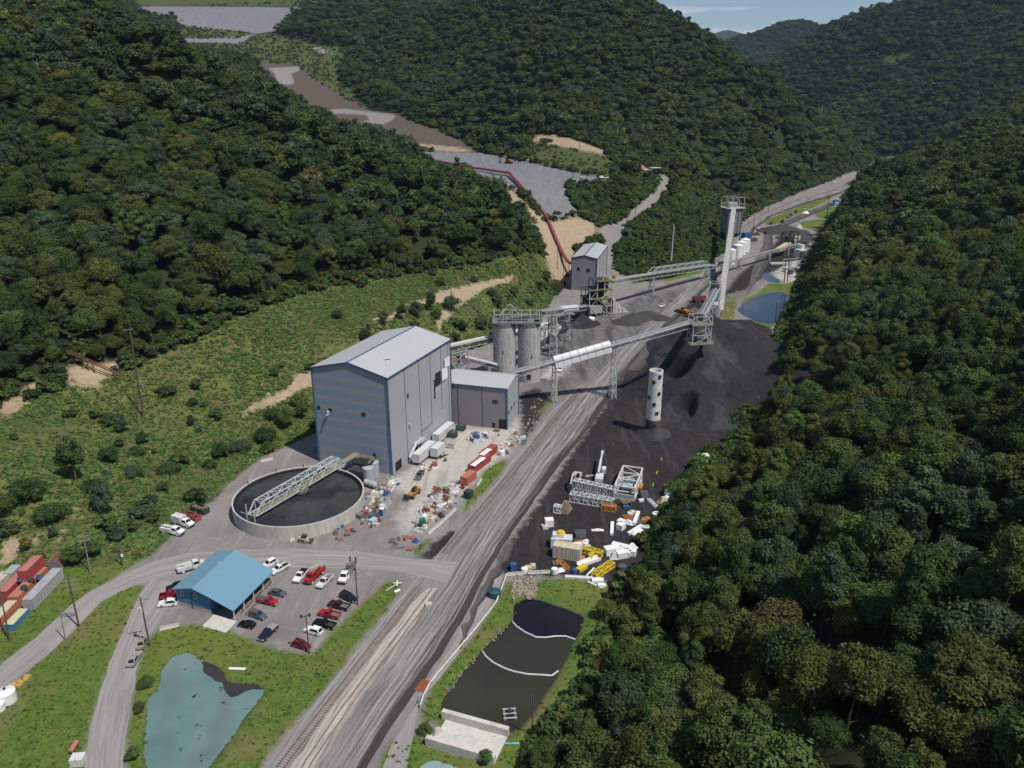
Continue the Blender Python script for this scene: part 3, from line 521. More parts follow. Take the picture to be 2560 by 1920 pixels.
# ------------------------------------------------------------------ roads and railway in the valley
def strip_mesh(name, L, Rr, z, m, step=2.0, wob=.5):
    """a road between a left and a right edge, both picture polylines on the valley floor; carries across/along coordinates"""
    A = [G(*p) for p in L]; B = [G(*p) for p in Rr]; V = []; ac = []; al = []; s = 0; rows = 0; NC = 13
    for i in range(len(A) - 1):
        k = max(1, int((A[i + 1] - A[i]).length / step))
        for j in range(k + (i == len(A) - 2)):
            f = j / k; a = A[i].lerp(A[i + 1], f); b = B[i].lerp(B[i + 1], f)
            a = a + (a - b).normalized() * (float(fbm(np.array([s / 4.]), np.array([1.]), 5, 3)[0]) * wob * 2); b = b + (b - a).normalized() * (float(fbm(np.array([s / 4.]), np.array([9.]), 6, 3)[0]) * wob * 2)
            for c_ in range(NC):
                V.append(a.lerp(b, c_ / (NC - 1)) + Vector((0, 0, z))); ac.append(c_ / (NC - 1)); al.append(s)
            s += (A[i + 1] - A[i]).length / k; rows += 1
    me = bpy.data.meshes.new(name); me.from_pydata(V, [], [(r * NC + c_, r * NC + c_ + 1, (r + 1) * NC + c_ + 1, (r + 1) * NC + c_) for r in range(rows - 1) for c_ in range(NC - 1)])
    for nm, d in (('across', ac), ('along', al)): me.attributes.new(nm, 'FLOAT', 'POINT').data.foreach_set('value', d)
    me.materials.append(m); me.update(); return struct(link(bpy.data.objects.new(name, me)))
def road_mat(name, a_, b_, dark, width, darkedge=.5, darkfrac=.5):
    q = NT(name); x = q.attr('across').outputs['Fac']; y = q.attr('along').outputs['Fac']
    cb = q.n.new('ShaderNodeCombineXYZ'); q.l.new(q.math('MULTIPLY', x, width), cb.inputs[0]); q.l.new(q.math('MULTIPLY', y, .035), cb.inputs[1]); v = cb.outputs[0]
    s1 = q.noise(.55, 4, v); s2 = q.noise(1.7, 6, v, .7); n_ = q.noise(.5, 5)
    colr = q.mix(q.ramp(s1, .35, .65), a_, b_); colr = q.mix(q.ramp(s2, .46, .64, 0, .85), colr, dark); colr = q.mix(q.ramp(n_, .55, .75, 0, .4), colr, a_)
    e = q.ramp(q.math('ADD', x, q.math('MULTIPLY', q.math('SUBTRACT', q.noise(.9, 5, v), .5), .9)), darkfrac, darkfrac + .16); colr = q.mix(q.math('MULTIPLY', e, darkedge), colr, dark)
    q.bump(q.noise(1.5, 5), .3, .15); return q.done(colr, .95)
HAUL = road_mat('haul_gravel', (.155, .145, .14), (.375, .352, .33), (.046, .041, .041), 22, .95, .68)
HL = [(655, 1720), (690, 1640), (760, 1530), (840, 1420), (920, 1320), (975, 1245), (1010, 1180), (1060, 1105), (1130, 1010), (1200, 920), (1258, 846), (1315, 782), (1378, 722), (1446, 660), (1502, 606), (1544, 563), (1580, 522), (1606, 491), (1640, 464), (1720, 431), (1785, 414), (1836, 394), (1879, 377), (1897, 366), (1890, 356)]
HR = [(760, 1720), (800, 1645), (868, 1535), (950, 1420), (1005, 1330), (1045, 1248), (1092, 1172), (1143, 1097), (1215, 996), (1272, 926), (1328, 843), (1382, 766), (1440, 706), (1500, 650), (1548, 602), (1580, 567), (1608, 526), (1633, 493), (1668, 467), (1742, 440), (1806, 421), (1858, 401), (1900, 383), (1918, 371), (1908, 358)]
strip_mesh('haul_road', HL, HR, .02, HAUL)
ENTRY = road_mat('entry_gravel', (.27, .25, .24), (.34, .32, .305), (.19, .175, .17), 8, .15, .9)
strip_mesh('access_road', [(-160, 1560), (0, 1436), (75, 1380), (150, 1310), (200, 1274), (262, 1244), (330, 1214), (400, 1196), (520, 1188), (640, 1185), (760, 1190), (880, 1205), (985, 1215)], [(-60, 1640), (0, 1495), (75, 1438), (150, 1371), (220, 1299), (285, 1266), (345, 1250), (415, 1240), (530, 1232), (640, 1226), (760, 1228), (870, 1238), (985, 1262)], .012, ENTRY)
strip_mesh('access_road', [(176, 1740), (184, 1640), (196, 1569), (212, 1506), (237, 1431), (275, 1344), (302, 1285), (330, 1250)], [(262, 1740), (267, 1640), (275, 1569), (284, 1506), (300, 1420), (325, 1368), (365, 1310), (400, 1262)], .016, ENTRY)
strip_mesh('access_road', [(858, 1720), (890, 1610), (905, 1500), (990, 1375), (1040, 1290), (1070, 1235)], [(800, 1720), (850, 1600), (900, 1520), (950, 1465), (1045, 1340), (1088, 1250)][::1], .012, ENTRY)
COALR = road_mat('coal_road_surface', (.10, .092, .09), (.15, .14, .135), (.03, .029, .03), 8, .5, .55)
strip_mesh('coal_road', [(1612, 640), (1632, 560), (1648, 528), (1650, 505), (1684, 482), (1740, 458), (1812, 430), (1868, 408)], [(1640, 600), (1662, 566), (1672, 535), (1668, 510), (1700, 488), (1755, 464), (1828, 434), (1884, 408)], .03, COALR)
strip_mesh('coal_road', [(1500, 662), (1440, 705), (1395, 745), (1356, 800)], [(1540, 690), (1480, 705), (1430, 745), (1385, 800)], .03, COALR)
strip_mesh('coal_road', [(985, 1400), (1010, 1330), (1050, 1250), (1094, 1174)], [(1000, 1405), (1026, 1335), (1068, 1252), (1112, 1178)], .034, COALR, wob=2.2)
BAL = road_mat('ballast', (.24, .225, .215), (.34, .32, .31), (.10, .09, .085), 5, .3, .6)
CRUST = road_mat('pale_crust', (.38, .35, .315), (.50, .465, .42), (.12, .11, .105), 6, .6, .62)
strip_mesh('spilled_dust', [(590, 1720), (640, 1640), (720, 1515), (800, 1410), (880, 1320), (925, 1270)], [(672, 1720), (715, 1640), (785, 1525), (860, 1420), (915, 1335), (952, 1270)], .026, CRUST, wob=1.0)
strip_mesh('ballast_bed', [(540, 1720), (570, 1659), (660, 1540), (760, 1420), (840, 1322), (885, 1268), (960, 1180), (1085, 1022), (1190, 890), (1254, 830)], [(600, 1720), (640, 1659), (722, 1540), (812, 1420), (882, 1330), (925, 1272), (1000, 1180), (1125, 1024), (1220, 892), (1272, 832)], .008, BAL)
def railway(label, px_pts, gauge=1.44, ties=True, t_end=None):
    P = [G(*p) for p in px_pts]; r = MB(); tmb = MB(); o = thing('railway_track', label, 'railway track', P[0], 0); o.location = (0, 0, 0)
    s = 0
    for a, b in zip(P[:-1], P[1:]):
        d = (b - a).normalized(); nrm = Vector((-d.y, d.x, 0))
        for e in (-1, 1): r.beam(a + nrm * e * gauge / 2 + Vector((0, 0, .22)), b + nrm * e * gauge / 2 + Vector((0, 0, .22)), .09, .16)
        k = int((b - a).length / .62)
        if ties:
            for i in range(k):
                c_ = a + (b - a) * ((i + .5) / k); tmb.box((c_.x, c_.y, .075), (.24, 2.6, .14), axis(a, b))
    r.build('rail', 'rust', o)
    if ties:
        m_ = tmb.build('ties', 'grey_wood', o); m_['kind'] = 'stuff'
    return o
railway('single rail track on grey ballast beside the parking lot, rusty rails', [(583, 1720), (606, 1659), (765, 1452), (905, 1268)])
railway('rail track on dark ties beyond the level crossing, running along the haul road', [(960, 1196), (1030, 1112), (1106, 1022), (1198, 904), (1256, 838)])
railway('rails half buried in the pale dust between the ballast and the haul road', [(630, 1720), (668, 1645), (752, 1522), (832, 1415), (898, 1328), (938, 1276)], ties=False)
railway('far pair of rails curving away at the end of the valley', [(1560, 545), (1600, 494), (1650, 461), (1724, 432), (1786, 416), (1838, 396), (1880, 378), (1897, 367), (1893, 358)], ties=False)
# ------------------------------------------------------------------ woods
rng = np.random.default_rng(11); random.seed(5)
def leaf_material():
    q = NT('leaves'); at = q.attr('tint', 'INSTANCER').outputs['Vector']; lf = q.attr('leaf').outputs['Fac']
    sc_ = q.n.new('ShaderNodeVectorMath'); sc_.operation = 'SCALE'; q.l.new(at, sc_.inputs[0]); q.l.new(lf, sc_.inputs['Scale'])
    q.b.inputs['Subsurface Weight'].default_value = 0
    tr = q.n.new('ShaderNodeBsdfTranslucent'); q.l.new(sc_.outputs[0], tr.inputs[0]); ms = q.n.new('ShaderNodeMixShader'); ms.inputs[0].default_value = .13
    out = q.n['Material Output']; q.l.new(q.b.outputs[0], ms.inputs[1]); q.l.new(tr.outputs[0], ms.inputs[2]); q.l.new(ms.outputs[0], out.inputs[0])
    return q.done(sc_.outputs[0], .75, .12)
LEAF = leaf_material()
def crown_mesh(name, seed, nl, per, leaf, rad=4.6, zlo=3.0, zhi=13.0, top=.55, spread=.38, aspect=1.6):
    r = np.random.default_rng(seed); V = []; val = []
    zc = (zlo + zhi) / 2; hz = (zhi - zlo) / 2
    for i in range(nl):
        for _ in range(40):                              # lobes sit on the outside of an uneven egg
            d = r.normal(size=3); d /= np.linalg.norm(d)
            if d[2] > -.55: break
        k = r.uniform(.62, 1.0); wob = 1 + .22 * math.sin(3 * math.atan2(d[1], d[0]) + seed) + r.normal() * .07
        c = np.array([d[0] * rad * k * .74 * wob, d[1] * rad * k * .74 * wob, zc + d[2] * hz * k * .80])
        lr = rad * r.uniform(.26, .46) * (1.05 - .25 * max(0, d[2])); lv = r.uniform(.72, 1.28)
        n = int(per * (lr / (rad * .36)) ** 2)
        dd = r.normal(size=(n, 3)); dd /= np.linalg.norm(dd, axis=1)[:, None]; dd[:, 2] = np.where(dd[:, 2] < -.35, -dd[:, 2], dd[:, 2])
        p = c + dd * lr * np.where(r.random((n, 1)) < .11, r.uniform(1.05, 1.42, (n, 1)), r.uniform(.72, 1.08, (n, 1))) * np.array([1, 1, .85])
        nn = dd + r.normal(size=(n, 3)) * spread + np.array([0, 0, .25]); nn /= np.linalg.norm(nn, axis=1)[:, None]
        t1 = np.cross(nn, r.normal(size=(n, 3))); t1 /= np.linalg.norm(t1, axis=1)[:, None]; t2 = np.cross(nn, t1)
        s = leaf * r.uniform(.55, 1.25, (n, 1)); a = t1 * s * aspect * .5; b = t2 * s * .5
        V.append(np.stack([p - a, p - b * .9 + nn * s * .1, p + a, p + b * .9 + nn * s * .1], 1)); val.append(np.clip(lv * r.uniform(.7, 1.3, n), .4, 1.8))
    V = np.concatenate(V).reshape(-1, 3); val = np.concatenate(val); nq = len(val)
    me = bpy.data.meshes.new(name); me.vertices.add(len(V)); me.vertices.foreach_set('co', V.astype(np.float32).ravel())
    me.loops.add(nq * 4); me.loops.foreach_set('vertex_index', np.arange(nq * 4)); me.polygons.add(nq)
    me.polygons.foreach_set('loop_start', np.arange(0, nq * 4, 4)); me.polygons.foreach_set('loop_total', np.full(nq, 4)); me.update()
    me.attributes.new('leaf', 'FLOAT', 'FACE').data.foreach_set('value', val.astype(np.float32)); me.materials.append(LEAF); return me
HI = [crown_mesh('crown', 100 + i, *a) for i, a in enumerate([(36, 210, .36), (42, 190, .34, 5.0), (32, 215, .37, 4.2, 3, 14.5), (48, 170, .34, 5.4, 4, 12.5), (28, 225, .35, 3.2, 2.5, 16), (40, 190, .38, 4.9, 3.5, 12)])]
LO = [crown_mesh('crown', 200 + i, *a) for i, a in enumerate([(26, 70, .62), (30, 66, .60, 5.2), (20, 50, .80, 3.5, 2.5, 16), (32, 62, .62, 5.4, 4, 12)])]
SHRUB = [crown_mesh('crown', 300 + i, *a) for i, a in enumerate([(12, 60, .30, 1.5, .0, 2.2), (14, 55, .28, 1.7, .0, 1.8), (10, 60, .30, 1.2, .0, 2.8)])]
WEED = [crown_mesh('crown', 320 + i, *a) for i, a in enumerate([(5, 26, .24, .9, -.1, .75), (6, 24, .24, 1.1, -.1, .6), (4, 26, .22, .7, -.1, .9)])]
THICK = [crown_mesh('crown', 340 + i, *a) for i, a in enumerate([(34, 120, .42, 4.4, .2, 8.5), (38, 110, .42, 5.0, .0, 7.0), (28, 130, .42, 3.6, .3, 10.5)])]
def trunk_mesh(seed, hgt_=9.0, r0=.26, limbs=5, lean=.25, m='bark'):
    r = np.random.default_rng(seed); mb = MB(); p = Vector((0, 0, -1.2)); q = Vector((r.normal() * lean, r.normal() * lean, hgt_ * .45)); e = Vector((r.normal() * lean * 2, r.normal() * lean * 2, hgt_))
    mb.cyl(p, q, r0, r0 * .72, 8); mb.cyl(q, e, r0 * .72, r0 * .22, 7)
    for i in range(limbs):
        f = r.uniform(.35, .85); b = q.lerp(e, f) if f > .45 else p.lerp(q, f * 2); a = r.uniform(0, 6.28); L = r.uniform(1.8, 3.6)
        mb.cyl(b, b + Vector((math.cos(a) * L * .8, math.sin(a) * L * .8, L * r.uniform(.35, .8))), r0 * .34, r0 * .08, 6)
    me = bpy.data.meshes.new('trunk'); me.from_pydata(mb.v, [], mb.f); me.materials.append(gmat(m)); me.update(); return me
TR = [trunk_mesh(400 + i, 9 + i, .24 + .03 * i) for i in range(3)]; TRS = trunk_mesh(410, 1.4, .06, 3, .1)
TINTS = dict(deep=(.046, .076, .025), mid=(.070, .102, .031), bluish=(.062, .092, .047), olive=(.086, .102, .029), yellow=(.120, .138, .032), brown=(.098, .092, .042), bright=(.078, .130, .036))
TW = dict(right=(['deep', 'mid', 'bluish', 'olive', 'yellow', 'brown', 'bright'], [.27, .32, .14, .16, .04, .02, .05]), left=(['deep', 'mid', 'bluish', 'olive', 'yellow', 'brown', 'bright'], [.36, .30, .18, .09, .02, .01, .04]))
WORDS = dict(deep='dark green', mid='mid green', bluish='blue-green', olive='olive green', yellow='yellow-green', brown='brown-tinged', bright='bright green')
# candidate stems on a jittered grid that widens with distance
bands = [(70, 330, 5.9, .92), (330, 620, 7.6, 1.22), (620, 1000, 8.6, 1.3), (1000, 1600, 10.2, 1.5), (1600, 2900, 13.0, 1.85)]
S = []
for t0, t1, sp, scl in bands:
    xs = np.arange(-1900, 2900, sp); ys = np.arange(-1300, 3600, sp); X, Y = np.meshgrid(xs, ys)
    X = X + (np.arange(len(ys)) % 2)[:, None] * sp / 2 + rng.uniform(-.55, .55, X.shape) * sp; Y = Y + rng.uniform(-.55, .55, Y.shape) * sp
    X = X.ravel(); Y = Y.ravel(); a_ = .47; X, Y = X * math.cos(a_) - (Y - 900) * math.sin(a_), 900 + X * math.sin(a_) + (Y - 900) * math.cos(a_); dep = Y * cs + 20
    k = (dep > t0 - 120) & (dep < t1 + 200) & (np.abs(X) < .75 * dep + 60); X, Y = X[k], Y[k]
    Zg = hgt(X, Y); px, py, dp = proj(X, Y, Zg + 8)
    m = 150 * np.clip(300 / dp, .25, 1.6); k = (dp > t0) & (dp <= t1) & (px > -m) & (px < CW + m) & (py > -m * 1.4) & (py < CH + m * 2)
    X, Y, Zg, dp = X[k], Y[k], Zg[k], dp[k]
    om = zval('open', X, Y); wr = (X > np.interp(Y, [240, 430, 600, 784, 1010, 1250, 1500], [30, 110, 180, 265, 372, 530, 720])) & (dp > 240) & (dp < 1500); k = om < np.where(wr, -9.0 - np.clip(dp - 650, 0, 500) * .035, -.3) + 3 * fbm(X / 14, Y / 14, 61, 2)
    k &= (rng.random(len(X)) > np.where(dp < 330, .17, .12)) & (fbm(X / 22, Y / 22, 171, 2) > -.29)
    X, Y, Zg, dp, om, wr = X[k], Y[k], Zg[k], dp[k], om[k], wr[k]
    var = np.clip(rng.normal(1, .22, len(X)), .55, 1.5); scrub = zval('scrub', X, Y) > -2
    edge_ = np.clip(.36 + (-om - np.where(wr, 9, .3)) / 15, .36, 1) * np.where(scrub, .5, 1)
    sz = scl * var * edge_; hz_ = scl ** .5 * np.clip(rng.normal(1, .2, len(X)), .65, 1.5) * np.sqrt(var) * edge_
    S.append(np.stack([X, Y, Zg, dp, sz, hz_], 1))
S = np.concatenate(S)
# drop stems wholly hidden behind a nearer slope
def seen(P, up):
    q = np.stack([P[:, 0], P[:, 1], P[:, 2] + up], 1); ok = np.ones(len(q), bool)
    for f in np.linspace(.12, .985, 70):
        ok &= hgt(q[:, 0] * f, q[:, 1] * f) < H + (q[:, 2] - H) * f + 4
    return ok
S = S[seen(S, 15 * S[:, 5])]
# trees outside the frame to the right and behind still shade the slope; keep those of the grid above only
side = np.where((S[:, 0] > 60) & (S[:, 3] < 1000) & (S[:, 0] > S[:, 1] * .20), 'right', 'left'); side[(S[:, 0] > -30) & (S[:, 3] < 300)] = 'right'
patch = fbm(S[:, 0] / 45, S[:, 1] / 45, 77, 3)
kinds = np.array([rng.choice(TW[s][0], p=TW[s][1]) for s in side])
kinds = np.where((patch > .16) & (rng.random(len(S)) < .6), 'olive', kinds); kinds = np.where((patch < -.16) & (rng.random(len(S)) < .6), 'bluish', kinds)
px, py, dp = proj(S[:, 0], S[:, 1], S[:, 2] + 8 * S[:, 4])
inf = (px > -20) & (px < CW + 20) & (py > -20) & (py < CH + 40)
size = np.where(inf, S[:, 4] / dp, 0) * (1 + .0 * px)
order = np.argsort(-size); near = order[:300]; rest = np.ones(len(S), bool); rest[near] = False
def place_tree(x, y, z, s, kind, label, name='broadleaf_tree', group=None, hi=True, sxy=1.0, crown=None, trunk=None, sz=1.0):
    o = thing(name, label, 'tree' if name != 'shrub' else 'shrub', (x, y, z), random.uniform(0, 6.28), group); o.scale = (s * sxy, s * sxy, s * sz)
    t = link(bpy.data.objects.new('trunk', trunk or random.choice(TR)), o)
    c = link(bpy.data.objects.new('crown', crown or random.choice(HI if hi else LO)), o)
    j = random.uniform(.8, 1.2); c['tint'] = [v * j for v in TINTS[kind]]
    return o
def where_words(x, y, d):
    X_, Y_, _ = [float(v) for v in proj(np.array([x]), np.array([y]), np.array([h1(x, y)]))]
    if x < 0 and Y_ < 1000: return 'on the wooded slope above the weedy bank'
    b = x - np.interp(y, [p[1] for p in VPR], [p[0] for p in VPR])
    if b < 14:
        lm = min([((1240, 1500), 'at the wood edge beside the dark pond'), ((1200, 1620), 'at the wood edge near the bottom of the photo'), ((1330, 1300), 'at the wood edge by the grass strip'), ((1400, 1150), 'at the wood edge by the scattered white duct pieces'), ((1500, 1010), 'at the wood edge by the horizontal tank'), ((1620, 880), 'at the wood edge beside the coal pile'), ((1690, 690), 'at the wood edge by the far blue pond')], key=lambda q: (q[0][0] - X_) ** 2 + (q[0][1] - Y_) ** 2)
        return lm[1]
    row = 'low' if b < 40 else 'halfway up' if b < 75 else 'high'
    col = 'near the bottom edge' if Y_ > 1350 else 'opposite the dark pond' if Y_ > 1100 else 'opposite the lattice frames' if Y_ > 850 else 'opposite the coal pile' if Y_ > 620 else 'towards the far bend'
    return f'{row} on the right hillside {col}'
VPR = sorted([(p[0], p[1]) for p in VP if p[1] > 60 and p in VP[31:]], key=lambda p: p[1])
for i in near:
    x, y, z, d, s = S[i, :5]; kd = str(kinds[i]); tall = 'tall ' if s > 1.02 else 'small ' if s < .8 else ''
    b_ = WORDS[kd]
    place_tree(x, y, z, s, kd, f'{tall}{b_} tree {where_words(x, y, d)}', group='trees on the near wooded slopes', sxy=random.uniform(.88, 1.15), sz=float(S[i, 5]) / s)
for k_, (x_, y_, l_) in enumerate([(92, 195, 'bare grey dead tree standing among the dark trees at upper left'), (132, 640, 'pale leafless snag in the left wood above the bare clay'), (1905, 640, 'pale bare trunk at the clearing on the right hillside')]):
    p = GT(x_, y_); o = thing('dead_tree', l_, 'tree', (p.x, p.y, p.z)); link(bpy.data.objects.new('trunk', trunk_mesh(500 + k_, 17, .34, 12, .4, 'bare_bark')), o)
# the rest of the wood: one object instancing the same crowns
def scatter(name, P, sizes, tints, protos, kind_label, zs=None, crown_of=None):
    me = bpy.data.meshes.new(name); n = len(P); me.vertices.add(n); me.vertices.foreach_set('co', np.asarray(P, np.float32).ravel())
    me.attributes.new('size', 'FLOAT_VECTOR', 'POINT').data.foreach_set('vector', np.asarray(sizes, np.float32).ravel())
    me.attributes.new('tint', 'FLOAT_VECTOR', 'POINT').data.foreach_set('vector', np.asarray(tints, np.float32).ravel())
    me.attributes.new('turn', 'FLOAT', 'POINT').data.foreach_set('value', rng.uniform(0, 6.28, n).astype(np.float32))
    me.attributes.new('pick', 'INT', 'POINT').data.foreach_set('value', rng.integers(0, len(protos), n).astype(np.int32)); me.update()
    o = link(bpy.data.objects.new(name, me)); o['kind'] = 'stuff'; o['label'] = kind_label
    ng = bpy.data.node_groups.new(name, 'GeometryNodeTree'); ng.interface.new_socket('Geometry', in_out='INPUT', socket_type='NodeSocketGeometry'); ng.interface.new_socket('Geometry', in_out='OUTPUT', socket_type='NodeSocketGeometry')
    N = ng.nodes; L = ng.links; gi = N.new('NodeGroupInput'); go = N.new('NodeGroupOutput'); ip = N.new('GeometryNodeInstanceOnPoints'); j = N.new('GeometryNodeGeometryToInstance')
    for pr in reversed(protos):
        oi = N.new('GeometryNodeObjectInfo'); oi.inputs['Object'].default_value = pr; oi.inputs['As Instance'].default_value = True; oi.transform_space = 'ORIGINAL'
        L.new(oi.outputs['Geometry'], j.inputs[0])
    def na(nm, t):
        a = N.new('GeometryNodeInputNamedAttribute'); a.data_type = t; a.inputs['Name'].default_value = nm; return a.outputs['Attribute']
    cx = N.new('ShaderNodeCombineXYZ'); L.new(na('turn', 'FLOAT'), cx.inputs[2]); er = N.new('FunctionNodeEulerToRotation'); L.new(cx.outputs[0], er.inputs[0])
    ip.inputs['Pick Instance'].default_value = True
    L.new(gi.outputs[0], ip.inputs['Points']); L.new(j.outputs[0], ip.inputs['Instance']); L.new(na('pick', 'INT'), ip.inputs['Instance Index']); L.new(er.outputs[0], ip.inputs['Rotation']); L.new(na('size', 'FLOAT_VECTOR'), ip.inputs['Scale'])
    L.new(ip.outputs[0], go.inputs[0])
    md = o.modifiers.new(name, 'NODES'); md.node_group = ng; return o
# edge and slope shrubs that carry the low crowns, each a thing
def shrub(px_, py_, s, kind, label, meshes=None, tree=False, sz=1.0, sxy=1.0):
    p = GT(px_, py_)
    if tree: return place_tree(p.x, p.y, p.z - .2, s, kind, label, name='young_tree', hi=True, sxy=sxy * .82, sz=sz * 1.35, crown=random.choice(THICK), group='young trees and shrubs on the banks')
    return place_tree(p.x, p.y, p.z - .1, s, kind, label, name='shrub', crown=random.choice(SHRUB), trunk=TRS, sxy=sxy, sz=sz, group='young trees and shrubs on the banks')
BANKT = [(165, 1045, .95, 'deep', 'tall cone-shaped dark green tree on the weedy bank above the service trucks', 1.15, .95), (225, 1110, .75, 'bluish', 'dark blue-green conifer-like tree just right of the cone-shaped tree', 1.0, .9), (60, 1085, .62, 'deep', 'broad dark tree left of the cone-shaped tree on the bank', .8, 1.5), (110, 1120, .55, 'deep', 'spreading dark thicket tree below the cone-shaped tree', .7, 1.6), (20, 1110, .5, 'mid', 'green thicket tree at the left photo edge above the bare clay', .8, 1.4),
    (240, 1000, .5, 'deep', 'dark bushy tree behind the cone-shaped tree', .9, 1.3), (290, 1030, .42, 'bluish', 'low dark tree between the conifer and the thickener road', .8, 1.5), (365, 1020, .42, 'deep', 'spreading dark bush tree up the bank from the green dumpster', .7, 1.7), (260, 935, .4, 'bluish', 'small dark tree beside the tall bare pole on the bank', 1, 1.), (310, 960, .42, 'deep', 'round dark tree right of the tall bare pole', .8, 1.3),
    (480, 990, .55, 'deep', 'dark round tree low on the bank left of the thickener', .75, 1.4), (520, 975, .5, 'bluish', 'blue-green tree beside the dark round tree above the thickener', .75, 1.4), (575, 955, .62, 'deep', 'leafy tree at the bank foot left of the main building', .8, 1.3), (620, 925, .68, 'mid', 'leafy green tree closest to the blind wall of the main building', .85, 1.2), (655, 905, .62, 'mid', 'green tree tucked against the left corner of the main building', .9, 1.0), (590, 905, .5, 'deep', 'dark tree up-slope of the leafy trees by the main building', .8, 1.2), (640, 880, .45, 'bright', 'bright green tree below the clay cut beside the building', .8, 1.2),
    (415, 925, .35, 'deep', 'small dark tree alone in the middle of the weedy bank', 1, 1.), (425, 842, .38, 'bluish', 'small blue-grey tree in the upper weedy bank', .9, 1.2), (730, 688, .45, 'bluish', 'grey-green round tree alone above the main roof', .9, 1.2), (790, 735, .5, 'deep', 'dark tree just behind the left end of the main roof', 1, 1.1), (830, 700, .5, 'bluish', 'blue-green tree behind the ridge of the main roof', .9, 1.2), (870, 695, .6, 'deep', 'tall dark tree behind the main roof', 1.1, 1), (900, 685, .62, 'bluish', 'dense blue tree in the row behind the main roof', 1.0, 1.1), (930, 672, .66, 'deep', 'pointed dark tree in the row behind the main roof', 1.15, .9), (945, 690, .5, 'mid', 'lower green tree in the row behind the main roof', .8, 1.2), (975, 672, .72, 'bluish', 'big blue-green tree at the end of the row by the clay path', 1.0, 1.1),
    (1000, 715, .5, 'deep', 'dark tree beside the gravel track behind the silos', .8, 1.4), (1040, 700, .5, 'mid', 'green tree behind the left silo', .8, 1.4), (1075, 660, .5, 'bluish', 'grey-green bush behind the silo headhouse', .8, 1.5), (1110, 640, .48, 'mid', 'green bush on the bank right of the silo headhouse', .8, 1.5), (1145, 660, .48, 'bluish', 'grey bush at the bank foot beside the track', .7, 1.5), (1165, 625, .5, 'deep', 'dark bush on the bank near the transfer building', .8, 1.4), (1180, 600, .45, 'mid', 'green bush on top of the bank by the transfer building', .8, 1.3),
    (160, 1222, .48, 'mid', 'leafy green tree beside the crossarm pole behind the containers', .8, 1.4), (205, 1205, .42, 'bright', 'bright leafy tree right of the crossarm pole', .8, 1.3), (58, 1192, .34, 'yellow', 'yellowish small tree in front of the bare clay', .9, 1.2), (316, 1485, .27, 'mid', 'leafy bush at the left shore of the turquoise pond', .8, 1.2), (302, 1540, .22, 'olive', 'yellow-green bush further down the left shore of the turquoise pond', .8, 1.2), (290, 1640, .25, 'mid', 'green bush at the bottom left corner of the turquoise pond', .8, 1.3), (1050, 1652, .28, 'bright', 'small bright bush in front of the concrete bunker', .8, 1.2), (918, 1588, .25, 'mid', 'small bush beside the pale rock near the bunker', .8, 1.2),
    (1080, 335, .8, 'deep', 'shrubby tree beside the white rock heap on the bench', .8, 1.4), (1360, 352, 1.1, 'bluish', 'big round blue-green tree beside the upper haul road', .9, 1.3), (1225, 600, .3, 'mid', 'small bush by the foot of the transfer building', .8, 1.2)]
for a in BANKT: shrub(a[0], a[1], a[2] * 1.12, a[3], a[4], tree=True, sz=a[5], sxy=a[6] * 1.25)
fp = S[rest]; kk = kinds[rest]; tn = np.array([TINTS[str(k)] for k in kk]) * rng.uniform(.75, 1.28, (len(fp), 1))
nearf = fp[:, 3] < 330
def crowns(lst):                                       # crown objects already standing in the scene, one per mesh
    out = []
    for m in lst:
        c = next((o for o in bpy.data.objects if o.type == 'MESH' and o.data == m), None)
        if c: out.append(c)
    return out
# far crowns are thinner meshes; one young tree of each stands on the far haul-road bank
for i, m_ in enumerate(LO):
    q = [(1470, 455), (1500, 470), (1395, 560), (1440, 520)][i]; p = GT(*q)
    place_tree(p.x, p.y, p.z - .3, [.7, .62, .7, .55][i], 'mid', ['leafy tree high on the green mound right of the upper haul road', 'second tree high on the green mound, nearer the valley', 'tree on the lower left flank of the green mound', 'tree in the middle of the green mound'][i], name='young_tree', crown=m_, group='young trees and shrubs on the banks')
sz3 = lambda a, lo=.85, hi=1.2, z=None: np.stack([a * rng.uniform(lo, hi, len(a)), a * rng.uniform(lo, hi, len(a)), (a if z is None else z) * rng.uniform(.9, 1.12, len(a))], 1)
hi_o = crowns(HI); lo_o = crowns(LO)
pr = np.where(fp[:, 3] < 460, 0, 1)
scatter('forest', fp[pr == 0][:, :3], sz3(fp[pr == 0][:, 4], z=fp[pr == 0][:, 5]), tn[pr == 0], hi_o, 'dense broadleaf forest filling the nearer hillsides between single trees')
scatter('forest', fp[pr == 1][:, :3], sz3(fp[pr == 1][:, 4], .92, 1.25, fp[pr == 1][:, 5]), tn[pr == 1], lo_o, 'dense broadleaf forest covering the far hillsides')
# far ridge trees
n_ = 6500; fj = rng.uniform(2, 14.5, n_); fi = rng.uniform(0, RX.shape[1] - 1.01, n_); j0 = fj.astype(int); i0 = fi.astype(int); fj -= j0; fi -= i0
bl = lambda A: (A[j0, i0] * (1 - fi) + A[j0, i0 + 1] * fi) * (1 - fj) + (A[j0 + 1, i0] * (1 - fi) + A[j0 + 1, i0 + 1] * fi) * fj
rx, ry, rz = bl(RX), bl(RY), bl(RZ) - 4; ok = rz > 60
scatter('forest', np.stack([rx, ry, rz], 1)[ok], np.array([[2.0, 2.0, 1.3]]) * rng.uniform(.7, 1.3, (int(ok.sum()), 1)), np.array([TINTS['bluish']] * int(ok.sum())) * rng.uniform(.7, 1.3, (ok.sum(), 1)), lo_o, 'woods on the far ridge under the sky')
